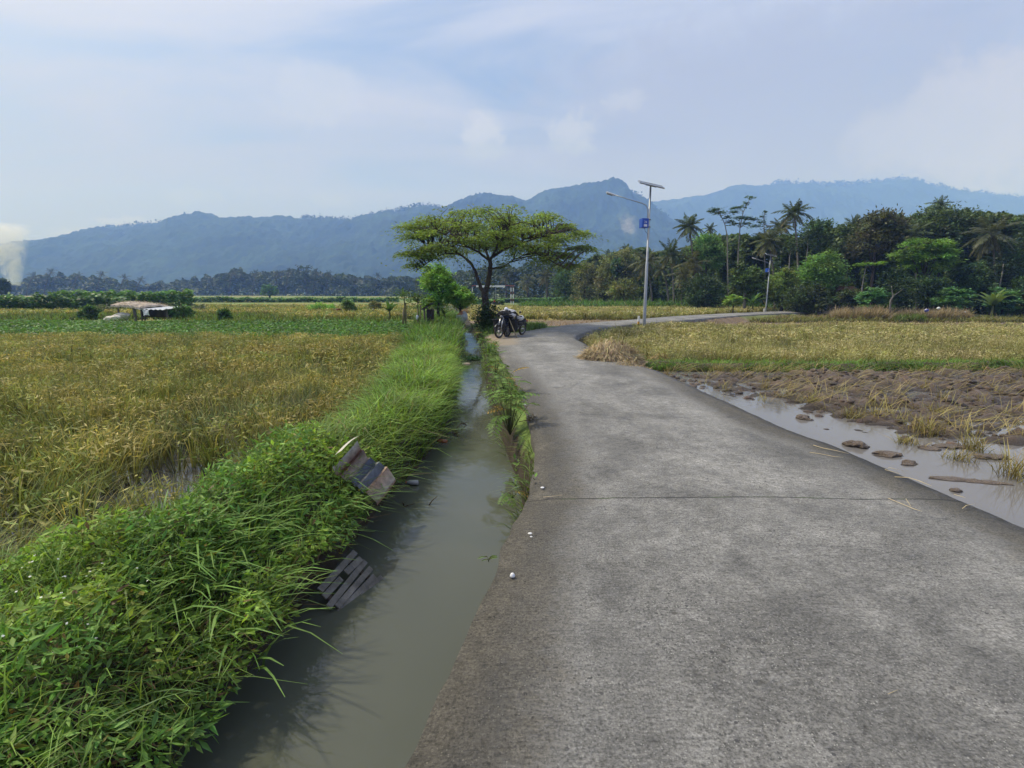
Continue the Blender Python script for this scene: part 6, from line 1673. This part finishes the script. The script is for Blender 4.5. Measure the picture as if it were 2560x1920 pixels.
for (u, v, h, r, n, lab) in tl:
    p = onz(u, v, MUDW); V, F, C = tuft(np.zeros(3), int(n * 2.2), h * 1.5, r * 2.1)
    o = link_mesh('stubble_tuft', V, F, M_rice, col=C, loc=tuple(p)); tag(o, lab, 'stubble', 'stubble tufts at the water edge')
parts = []
for _ in range(230):
    x, y = rng.uniform(3, 17), rng.uniform(4.2, 11.1)
    xb_ = np.interp(y, [-1, 3.3, 4.6, 5.6, 7, 9, 11.3], [15, 9.3, 7.0, 5.5, 4.4, 3.7, 3.0])
    if x < xb_ - .1 or x > 1.1 * y + 1: continue
    parts.append(tuft(np.array([x, y, -.22]), int(rng.integers(8, 30)), rng.uniform(.14, .32), .14, lean=rng.uniform(.3, 1.0)))
for _ in range(300):                                                        # flattened straw
    x, y = rng.uniform(3, 17), rng.uniform(5, 11.1)
    xb_ = np.interp(y, [-1, 3.3, 4.6, 5.6, 7, 9, 11.3], [15, 9.3, 7.0, 5.5, 4.4, 3.7, 3.0])
    if x < xb_ + .1 or x > 1.1 * y + 1: continue
    n = 7; B = np.array([x, y, -.14]) + rng.normal(size=(n, 3)) * np.array([.1, .1, .012])
    parts.append(blades(B, .26 + .2 * rng.random(n), .009, np.full(n, rng.normal(.2, .5)) + rng.normal(size=n) * .25, np.full(n, 1.25), np.full(n, .12), jitter((.30, .25, .09), n), jitter((.45, .38, .16), n, .25), 2))
V, F, C = join(parts); tag(link_mesh('stubble', V, F, M_rice, col=C), 'scattered yellow rice stubble and flattened straw over the ploughed mud', 'stubble', kind='stuff')
# stray stubble in the pale rows behind
x, y = scatter(1500, 2.5, 30, 25.4, 32.5); k = in_view(x, y); x, y = x[k], y[k]; sd_ = road_sd(x, y); k = (sd_[0] > .4) & (sd_[1] > 0); x, y = x[k], y[k]
if len(x):
    V, F, C = blades(np.stack([x, y, np.full(len(x), FIELD_R)], 1), .22, .05, rng.uniform(0, 6.28, len(x)), .6 * np.ones(len(x)), .3 * np.ones(len(x)), jitter((.22, .17, .1), len(x)), jitter((.34, .27, .15), len(x)), 2)
    tag(link_mesh('stubble', V, F, M_rice, col=C), 'tan stubble in the ploughed strip before the right wood', 'stubble', kind='stuff')
x, y = scatter(1400, -1, 12, 25, 33); sd_ = road_sd(x, y); k = (sd_[0] > .3) & (sd_[1] < 0) & (x > canalR(y) + 1); x, y = x[k], y[k]
V, F, C = blades(np.stack([x, y, np.full(len(x), -.26)], 1), .16, .045, rng.uniform(0, 6.28, len(x)), .8 * np.ones(len(x)), .3 * np.ones(len(x)), jitter((.2, .15, .1), len(x)), jitter((.36, .29, .18), len(x)), 2)
tag(link_mesh('stubble', V, F, M_rice, col=C), 'tan stubble on the ploughed strip behind the motorcycles', 'stubble', kind='stuff')
# crumbs of broken mud over the ploughed part
def crumbs():
    bm = bmesh.new(); bmesh.ops.create_icosphere(bm, subdivisions=1, radius=1); bm.verts.index_update()
    v0 = np.array([v.co[:] for v in bm.verts]); f0 = np.array([[v.index for v in f.verts] for f in bm.faces]); bm.free()
    n = 7000; x, y = scatter(n, 2.9, 16.5, 3.6, 11.2)
    qv = x - np.interp(y, [-1, 3.3, 4.6, 5.6, 7, 9, 11.3], [15, 9.3, 7.0, 5.5, 4.4, 3.7, 3.0])
    k = (qv > -1.3 + 1.1 * rng.random(n)) & in_view(x, y) & (fbm(x * 2.2, y * 3.0, 161, 3) > np.where(qv > -.1, .44, .60)) & (x > roadR(y) + .35); x, y, qv = x[k], y[k], qv[k]; n = len(x)
    ix = np.clip(((x - 2.35) / .036).astype(int), 0, X_mud.shape[1] - 1); iy = np.clip(((y - 1.5) / .036).astype(int), 0, X_mud.shape[0] - 1)
    z = h_mud[iy, ix]
    z = np.maximum(z, MUDW - .012)
    s = .018 + .055 * rng.random(n) ** 2.2
    V = v0[None] * (s[:, None, None] * np.array([1, 1, .62]) * (.75 + .6 * rng.random((n, 1, 3)))) * (1 + .45 * (rng.random((n, len(v0), 1)) - .5))
    a = rng.uniform(0, 6.28, n); ca, sa = np.cos(a)[:, None], np.sin(a)[:, None]
    V = np.stack([V[..., 0] * ca - V[..., 1] * sa, V[..., 0] * sa + V[..., 1] * ca, V[..., 2]], -1) + np.stack([x, y, z + s * .15], 1)[:, None]
    F = (f0[None] + (np.arange(n) * len(v0))[:, None, None]).reshape(-1, 3)
    cc = jitter((.105, .073, .05), n, .3, .04)
    tag(link_mesh('mud_crumbs', V.reshape(-1, 3), F, M_mud, col=np.repeat(cc, len(v0), 0)), 'crumbled mud lumps strewn over the ploughed paddy', 'mud', kind='stuff')
crumbs()
# mud lumps in the water
def clod(label, u, v, rx, ry, rz, seed, rot=0):
    p = onz(u, v, MUDW); b = MB(); b.ball((0, 0, 0), (rx, ry, rz), 40, 20)
    V = b.V[0]; k = 1 + 1.6 * (fbm(V[:, 0] * 13 + seed, V[:, 1] * 13 + V[:, 2] * 12, seed, 5) - .5)
    b.V[0] = V * k[:, None]; b.C[0] = lerp(np.array((.045, .033, .024)), np.array((.17, .13, .098)), sstep(.005, rz * .6, b.V[0][:, 2])[:, None])
    o = b.build('mud_clod', M_mud, None, False, (p[0], p[1], MUDW - .004)); o.rotation_euler.z = rot
    tag(o, label, 'mud lump', 'mud lumps in the paddy water')
for a in ((2140, 1115, .125, .10, .065, 1, 0, 'pointed brown mud lump nearest the road, first in the row'), (2212, 1138, .155, .075, .038, 2, 0, 'flat mud lump second from the left in the water'), (2275, 1160, .105, .055, .034, 3, .2, 'small mud lump with a straw stalk over it'), (2322, 1121, .12, .07, .03, 4, 0, 'low mud lump under the flattened stubble'), (2425, 1202, .29, .055, .02, 5, -.25, 'long thin mud strip in the nearest water'), (2388, 1228, .05, .04, .03, 6, 0, 'tiny dark mud crumb nearest the road corner'), (2480, 1145, .19, .08, .035, 7, 0, 'wide mud lump before the spiky tuft'), (2012, 1048, .10, .09, .05, 8, 0, 'dark upright mud lump at the reflection edge'), (2385, 1118, .2, .09, .04, 9, 0, 'mud lump between the largest and the spiky tuft')):
    clod(a[7], *a[:7])
# loose straws lying on the road
def straw_bit(label, pts, w=.0045, z=.012):
    w *= .65
    P = [onz(u, v, 0) for u, v in pts]; P = np.array(P); P[:, 2] = np.interp(np.arange(len(P)), [0, len(P) - 1], [z, z + .012]) + .002
    c = P[0].copy(); b = MB(); b.tube(P - c, [w] * (len(P) - 1) + [w * .5], 5, flat=.6)
    o = b.build('straw_stalk', M_strawb, None, True, tuple(c)); tag(o, label, 'straw', 'loose straws on the concrete')
M_strawb = solid_mat('dry_straw', (.52, .42, .24), .8, 0, 20, .25)
straw_bit('long straw on the edge of the concrete, farthest of the loose ones', [(2033, 1116), (2055, 1124), (2090, 1132), (2122, 1141)], .006)
straw_bit('straw lying just inside the farthest one', [(2024, 1134), (2050, 1139), (2085, 1147), (2108, 1150)])
straw_bit('bent straw forming a sharp V at the road edge', [(2250, 1189), (2212, 1179), (2222, 1175), (2258, 1184)])
straw_bit('thick curved straw nearest below the V shaped one', [(2236, 1196), (2270, 1199), (2295, 1208), (2328, 1223)], .006)
straw_bit('long straw crossing the joint in the slab', [(2220, 1250), (2255, 1266), (2285, 1280), (2303, 1287)], .0045)
straw_bit('short straw branching off the one across the joint', [(2264, 1251), (2270, 1263), (2276, 1275)], .0035)
straw_bit('straw along the concrete edge at the end of the joint', [(2384, 1240), (2398, 1246), (2412, 1253)])
straw_bit('short hooked straw below the end of the joint', [(2405, 1276), (2415, 1270), (2436, 1268)], .0035)
straw_bit('dark twig lying in the lower right of the road', [(2190, 1756), (2215, 1748), (2243, 1739)], .002)
straw_bit('thin pale straw lying along the joint by the canal side', [(1358, 1247), (1380, 1247), (1405, 1246)], .003)

# --- litter on and beside the bank
def corrugated():
    q = [(838, 1158), (920, 1122), (991, 1190), (948, 1250)]
    c = ony(914, 1190, 3.92); o = thing('metal_sheet', 'bent rusty corrugated metal sheet lying in the bank grass over the canal', 'metal sheet', tuple(c), 0)
    ex = np.array([.86, -.10, -.50]); ex /= np.linalg.norm(ex); ey = np.array([.22, .90, .30]); ey -= ex * ex.dot(ey); ey /= np.linalg.norm(ey); ez = np.cross(ex, ey)
    prof = [(-.27, .10), (-.20, .02), (-.175, .045), (-.10, .0), (-.075, .03), (-.005, .0), (.02, .028), (.09, -.004), (.115, .018), (.24, -.045), (.262, -.075)]
    cols = [(.45, .42, .36), (.16, .08, .05), (.11, .065, .045), (.30, .25, .19), (.055, .062, .078), (.05, .058, .075), (.10, .11, .125), (.065, .07, .085), (.30, .19, .12), (.29, .25, .20), (.24, .13, .08)]
    n = 9; V = []; C = []
    for j in range(n):
        t = j / (n - 1) - .5
        for (a, h), cc in zip(prof, cols):
            for s in (0, 1):
                ww = t * .40 * (1 + .06 * math.sin(a * 20)) ; hh = h - s * .004 + .05 * t * t * 2 + (.03 * t if a < -.1 else 0)
                V.append((ex * a + ey * ww + ez * hh) * .84); C.append(np.array(cc) * (.8 + .4 * random.random()))
    m_ = len(prof) * 2; F = []
    for j in range(n - 1):
        for i in range(len(prof) - 1):
            a = j * m_ + i * 2; b_ = a + 2; c_ = a + m_; d_ = c_ + 2
            F += [(a, b_, d_, c_), (a + 1, c_ + 1, d_ + 1, b_ + 1)]
            if j == 0: F.append((a, a + 1, b_ + 1, b_))
            if j == n - 2: F.append((c_, d_, d_ + 1, c_ + 1))
    b = MB(); b.add(V, F); b.C[0] = np.array(C); b.build('sheet', M_sheet, o)
    b = MB(); k = 8
    V = []; F = []
    for i in range(k):
        for j in range(4):
            a = i / (k - 1); V.append(ex * (-.27 + .04 * j / 3) + ey * (.20 - .30 * a) + ez * (.10 + .05 * math.sin(a * 2.4) + .02 * j + .03 * a * j / 3))
    F = [(i * 4 + j, i * 4 + j + 1, (i + 1) * 4 + j + 1, (i + 1) * 4 + j) for i in range(k - 1) for j in range(3)]
    b.add(V, F, (.55, .53, .47)); b.build('torn_edge', M_cloth, o)
M_sheet = solid_mat('rusty_sheet', (1, 1, 1), .5, .15, 22, .35, .4, .2, attr=True, dist=.5)
corrugated()
def crate():
    c = ony(880, 1464, 3.0); o = thing('wooden_slats', 'broken weathered wooden slat panel tilted against the bank at the waterline', 'wooden panel', tuple(c), 0)
    ex = np.array([.28, .94, .12]); ex /= np.linalg.norm(ex); ey = np.array([.74, -.12, -.62]); ey -= ex * ex.dot(ey); ey /= np.linalg.norm(ey)
    R = np.stack([ex, ey, np.cross(ex, ey)], 1)
    rot = Matrix(R.tolist()).to_euler()
    for i, (off, ln, sh) in enumerate(((-.135, .40, .02), (-.085, .17, -.10), (-.082, .16, .125), (-.032, .42, .0), (.018, .41, .01), (.066, .40, -.01), (.11, .36, .02))):
        p = R @ np.array([sh, off, .006 * (i % 2)])
        rr = (rot[0] + random.uniform(-.10, .10), rot[1] + random.uniform(-.05, .05), rot[2] + random.uniform(-.07, .07))
        MB().box(tuple(p), (ln * random.uniform(.9, 1.08), random.uniform(.039, .048), .012), rr, bevel=.002).build('slat', M_slat, o)
    for s in (-.16, .14):
        p = R @ np.array([s, -.01, .016]); MB().box(tuple(p), (.035, .28, .018), tuple(rot), bevel=.002).build('crosspiece', M_darkwood, o)
crate()
def bottle(label, u, v, z, L_, r, rz, cap, bodyc):
    p = onz(u, v, z); o = thing('bottle', label, 'bottle', tuple(p), rz)
    MB().tube([(-L_ / 2, 0, 0), (-L_ * .48, 0, 0), (L_ * .2, 0, 0), (L_ * .33, 0, 0), (L_ * .42, 0, 0)], [r * .8, r, r, r * .55, r * .36], 10, bodyc).build('body', M_bottle, o, True)
    MB().tube([(L_ * .42, 0, 0), (L_ * .5, 0, 0)], r * .42, 8, cap).build('cap', M_attr, o, True)
M_bottle = solid_mat('thin_plastic', (1, 1, 1), .2, 0, 10, .2, .6, attr=True)
bottle('orange plastic bottle floating against the bank beside driftwood', 1104, 1103, WATER_Z + .01, .16, .028, 2.9, (.7, .68, .62), (.30, .10, .04))
bottle('clear plastic bottle with a red cap below the metal sheet', 1030, 1206, WATER_Z + .03, .13, .026, 3.1, (.45, .03, .05), (.30, .30, .31))
def driftwood(label, u, v, seed, n=9, L_=.22):
    r = np.random.default_rng(seed); p = onz(u, v, WATER_Z); o = thing('driftwood', label, 'driftwood', tuple(p))
    b = MB()
    for k in range(n):
        a = r.uniform(0, 6.28); d = np.array([math.cos(a), math.sin(a) * .6, r.uniform(-.1, .7)]); s = r.normal(size=3) * np.array([.08, .05, .01]); l = L_ * r.uniform(.4, 1.1)
        b.tube([s, s + d * l * .5 + np.array([0, 0, .01]), s + d * l + np.array([.02, 0, r.uniform(-.02, .05)])], [.006, .005, .002], 5)
    b.build('twig', M_twig, o, True)
driftwood('tangle of dark driftwood twigs at the bank beside the orange bottle', 1135, 1085, 1)
driftwood('bare twig sticking up from the water near the bank plants', 1160, 1062, 2, 4, .16)
driftwood('pale root sticking out from the bank below the metal sheet', 1000, 1264, 3, 3, .14)
# floating plants and foam
p = onz(1172, 900, WATER_Z); n = 420
P = p + np.stack([rng.normal(size=n) * .22, rng.normal(size=n) * .10, .01 + np.abs(rng.normal(size=n)) * .05], 1)
V, F, C = leaves(P, .075, .045, jitter((.05, .12, .05), n, .3), .8)
o = link_mesh('floating_plants', V - p, F, M_leaf, col=C, loc=tuple(p)); tag(o, 'clump of dark green floating plants damming the canal', 'water plants', kind='stuff')
b_ = bundle('pink and white litter caught under the floating plants', onz(1166, 909, WATER_Z + .01), (.11, .06, .025), [(.55, .42, .36), (.6, .57, .52)], 21, 'litter'); b_['category'] = 'litter'
for k, (u, v, lab) in enumerate(((1145, 827, 'left patch of white foam on the far canal water'), (1158, 826, 'middle patch of white foam on the far canal water'), (1166, 828, 'right patch of white foam on the far canal water'))):
    b_ = bundle(lab, onz(u, v, WATER_Z + .02), (.10, .05, .035), [(.66, .66, .62), (.5, .5, .46)], 30 + k, 'foam'); b_['category'] = 'foam'; b_['group'] = 'foam patches on the canal'
# white lid and scraps on the road
p = onz(1281, 1442, .0); o = thing('plastic_cup', 'small upturned white plastic cup lying near the canal edge of the concrete', 'cup', (p[0], p[1], .006))
MB().tube([(0, 0, -.004), (0, 0, .002), (0, 0, .012), (0, .003, .016)], [.014, .014, .010, .005], 12).build('body', M_white, o, True)
for k, (u, v, r, lab) in enumerate(((1325, 1335, .013, 'white paper scrap a little behind the small white cup'), (1328, 1343, .006, 'tiny white crumb touching the paper scrap'), (1311, 1012, .018, 'white scrap on the concrete beside the leafy weeds'), (1356, 1220, .012, 'pale paper scrap just behind the joint in the slab'))):
    b_ = bundle(lab, onz(u, v, .01) + np.array([0, 0, .004]), (r * 1.3, r, r * .5), [(.72, .72, .70), (.62, .62, .6)], 40 + k, 'paper_scrap'); b_['category'] = 'litter'; b_['group'] = 'white scraps on the concrete'
o = thing('twig_bundle', 'small reddish brown twig bundle on the concrete edge beside the leafy weeds', 'twigs', tuple(onz(1329, 1052, .004)))
b = MB(); r = np.random.default_rng(8)
for k in range(16):
    a = r.uniform(0, 6.28); s = r.normal(size=3) * .02; s[2] = abs(s[2]) ; l = r.uniform(.04, .10)
    b.tube([s, s + np.array([math.cos(a) * l * .5, math.sin(a) * l * .5, r.uniform(0, .03)]), s + np.array([math.cos(a) * l, math.sin(a) * l, r.uniform(0, .05)])], [.004, .003, .0015], 5)
b.tube([(-.15, -.06, .005), (-.06, -.02, .012), (.02, .0, .01)], .004, 5); b.build('twig', M_twig, o, True)

# --- leafy weeds with feather leaves on the wall between canal and road
def weed(label, u, v, z, n, Lf, h, seed, spread=1.0):
    r = np.random.default_rng(seed); p = onz(u, v, z); p = np.array([p[0], p[1], z])
    o = thing('feathery_weed', label, 'weed', tuple(p), 0, 'feathery weeds on the canal side of the road')
    parts = []; b = MB()
    for k in range(n):
        az = r.uniform(0, 6.28) if k else PI; el = r.uniform(.1, .9)
        hb = h * r.uniform(.25, 1.0); s = np.array([r.normal() * .05 * spread, r.normal() * .07 * spread, hb])
        b.tube([(0, 0, -.06 * min(1, h * 5)), s * .6, s], np.array([.006, .004, .003]) * min(1, Lf * 5), 5)
        d = np.array([math.cos(az) * math.cos(el), math.sin(az) * math.cos(el), math.sin(el)]); pts = [s]; l = Lf * r.uniform(.7, 1.2)
        for i in range(6):
            d = d + np.array([0, 0, -.16]); d /= np.linalg.norm(d); pts.append(pts[-1] + d * l / 6)
        pts = np.array(pts); b.tube(pts, np.linspace(.003, .001, 7), 4)
        m = 7; t = np.linspace(1.2, 6, m); ctr = np.stack([np.interp(t, np.arange(7), pts[:, i]) for i in range(3)], 1); tan = np.gradient(ctr, axis=0); tan /= np.linalg.norm(tan, axis=1)[:, None]
        sd_ = np.cross(tan, [0, 0, 1.0]); sd_ /= np.linalg.norm(sd_, axis=1)[:, None] + 1e-6
        base = np.array((.14, .25, .05)) * r.uniform(.7, 1.2)
        if r.random() < .08: base = np.array((.36, .24, .05))
        for sg in (-1, 1):
            dr = sd_ * sg + tan * .5 + np.array([0, 0, -.25]); dr /= np.linalg.norm(dr, axis=1)[:, None]
            L_ = l * .30 * np.sin(np.linspace(.7, 2.5, m)) ; W_ = L_ * .42
            nn = np.cross(dr, tan) * sg; 
            V = np.stack([ctr, ctr + dr * L_[:, None] * .5 + tan * W_[:, None] * .5, ctr + dr * L_[:, None], ctr + dr * L_[:, None] * .5 - tan * W_[:, None] * .5, ctr + dr * L_[:, None] * .5 - np.array([0, 0, .12]) * W_[:, None]], 1).reshape(-1, 3)
            i = np.arange(m)[:, None] * 5; F = np.concatenate([i + [0, 1, 2, 4], i + [0, 4, 2, 3]])
            parts.append((V, F, np.repeat(np.clip(base * (1 + .15 * r.normal(size=(m, 1))), .01, .6), 5, 0)))
    b.build('stem', M_palmstem, o, True)
    V, F, C = join(parts); link_mesh('foliage', V, F, M_leaf, o, C)
weed('largest feathery weed leaning over the canal halfway along the near road edge', 1275, 1075, -.12, 26, .31, .48, 1, 1.7)
weed('feathery weed with fresh yellow green leaves just behind the largest one', 1268, 1000, -.12, 20, .30, .42, 2, 1.6)
weed('small feathery weed low over the water near the end of the grass strip', 1282, 1240, -.28, 5, .19, .06, 3)
weed('smallest three leaved weed beside the slab joint at the canal edge', 1316, 1232, -.20, 3, .12, .08, 4)
weed('feathery weed by the road a little before the floating plants', 1240, 935, -.12, 16, .32, .42, 5, 1.5)
weed('tuft of feathery weed opposite the floating plants', 1222, 890, -.12, 13, .28, .36, 6, 1.5)
weed('dusty feathery weed at the far end of the road edge near the motorcycles', 1212, 862, -.1, 14, .32, .40, 7, 1.8)
weed('tiny weed sprouting from the bare concrete edge near the bottom', 1222, 1402, -.10, 6, .05, .03, 8, .15)

# --- tiled roof in the wood
d = 40.5; x0 = (2112 - 1280) / FPX * d
o = thing('house', 'small house showing only its brown tiled roof between dark shrubs', 'house', (x0, d, -.4))
zt, zb = ony(0, 716, d)[2] + .4, ony(0, 738, d)[2] + .4
b = MB(); W = .9; b.add([(-W, -.6, zb), (W, -.6, zb), (W * .8, .8, zt), (-W * .8, .8, zt), (-W, 2.2, zb), (W, 2.2, zb), (-W, -.6, zb - .06), (W, -.6, zb - .06), (-W, 2.2, zb - .06), (W, 2.2, zb - .06)], [(0, 1, 2, 3), (3, 2, 5, 4), (0, 3, 4), (1, 5, 2), (0, 6, 7, 1), (4, 5, 9, 8), (6, 8, 9, 7), (0, 4, 8, 6), (1, 7, 9, 5)], (.15, .085, .06))
for k in range(12): b.tube([(-W + .07 + k * .15, -.62, zb + .01), (-W * .8 + .056 + k * .12, .78, zt + .01)], .03, 5, (.17, .095, .065))
b.build('roof', M_attr_r, o)
b = MB(); b.box((0, .8, (zb - .08) / 2), (1.5, 2.4, zb - .08), c3=(.30, .26, .22)); b.build('wall', M_attr_r, o)

# --- small tussocks and greens in the joint
x = rng.uniform(1.1, 2.6, 420); y = 3.47 - .10 * 0 + rng.normal(size=420) * .006
P = np.stack([x, y, np.full(420, .004)], 1)
V, F, C = blades(P, .008, .003, rng.uniform(0, 6.28, 420), .4 * np.ones(420), .4 * np.ones(420), jitter((.03, .05, .012), 420), jitter((.06, .10, .02), 420), 2)
# --- smoke from a field fire, far left
def smoke():
    m, nt, out = nmat('smoke')
    v = mapped(nt); nz = noise(nt, v, .16, 5, .65, 1.2)
    sp = N(nt, 'ShaderNodeSeparateXYZ'); nt.links.new(v, sp.inputs[0])
    fade = ramp(nt, math_n(nt, 'DIVIDE', sp.outputs[2], 24.0), [(.0, 1.0), (.3, .45), (.85, .22), (1.0, .0)])
    ax = math_n(nt, 'ADD', sp.outputs[0], math_n(nt, 'MULTIPLY', sp.outputs[2], .12)); rz_ = math_n(nt, 'ADD', math_n(nt, 'MULTIPLY', sp.outputs[2], .36), 1.9)
    qq = math_n(nt, 'DIVIDE', math_n(nt, 'ADD', math_n(nt, 'MULTIPLY', ax, ax), math_n(nt, 'MULTIPLY', sp.outputs[1], sp.outputs[1])), math_n(nt, 'MULTIPLY', rz_, rz_))
    fall = math_n(nt, 'SUBTRACT', 1.0, qq, True); fade = math_n(nt, 'MULTIPLY', fade, fall)
    dn = math_n(nt, 'MULTIPLY', ramp(nt, nz, [(.38, 0.0), (.6, 1.0)]), fade)
    pv = N(nt, 'ShaderNodeVolumePrincipled'); pv.inputs['Color'].default_value = (1, 1, 1, 1); pv.inputs['Absorption Color'].default_value = (1, 1, 1, 1)
    nt.links.new(math_n(nt, 'MULTIPLY', dn, 1.1), pv.inputs['Density']); nt.links.new(pv.outputs[0], out.inputs['Volume'])
    d = 190.0; q = lambda u, vv: ony(u, vv, d)
    b0 = q(38, 712)
    pts = [q(36, 712), q(38, 700), q(36, 680), q(30, 650), q(26, 625), q(24, 600), q(14, 560)]
    b = MB(); b.tube(np.array(pts) - b0, [2.4, 2.8, 4.4, 6.4, 8.4, 10.2, 12.0], 14)
    o = b.build('smoke', m, None, True, tuple(b0))
    tag(o, 'white smoke plume rising from a field fire at the far left', 'smoke', kind='stuff')
smoke()
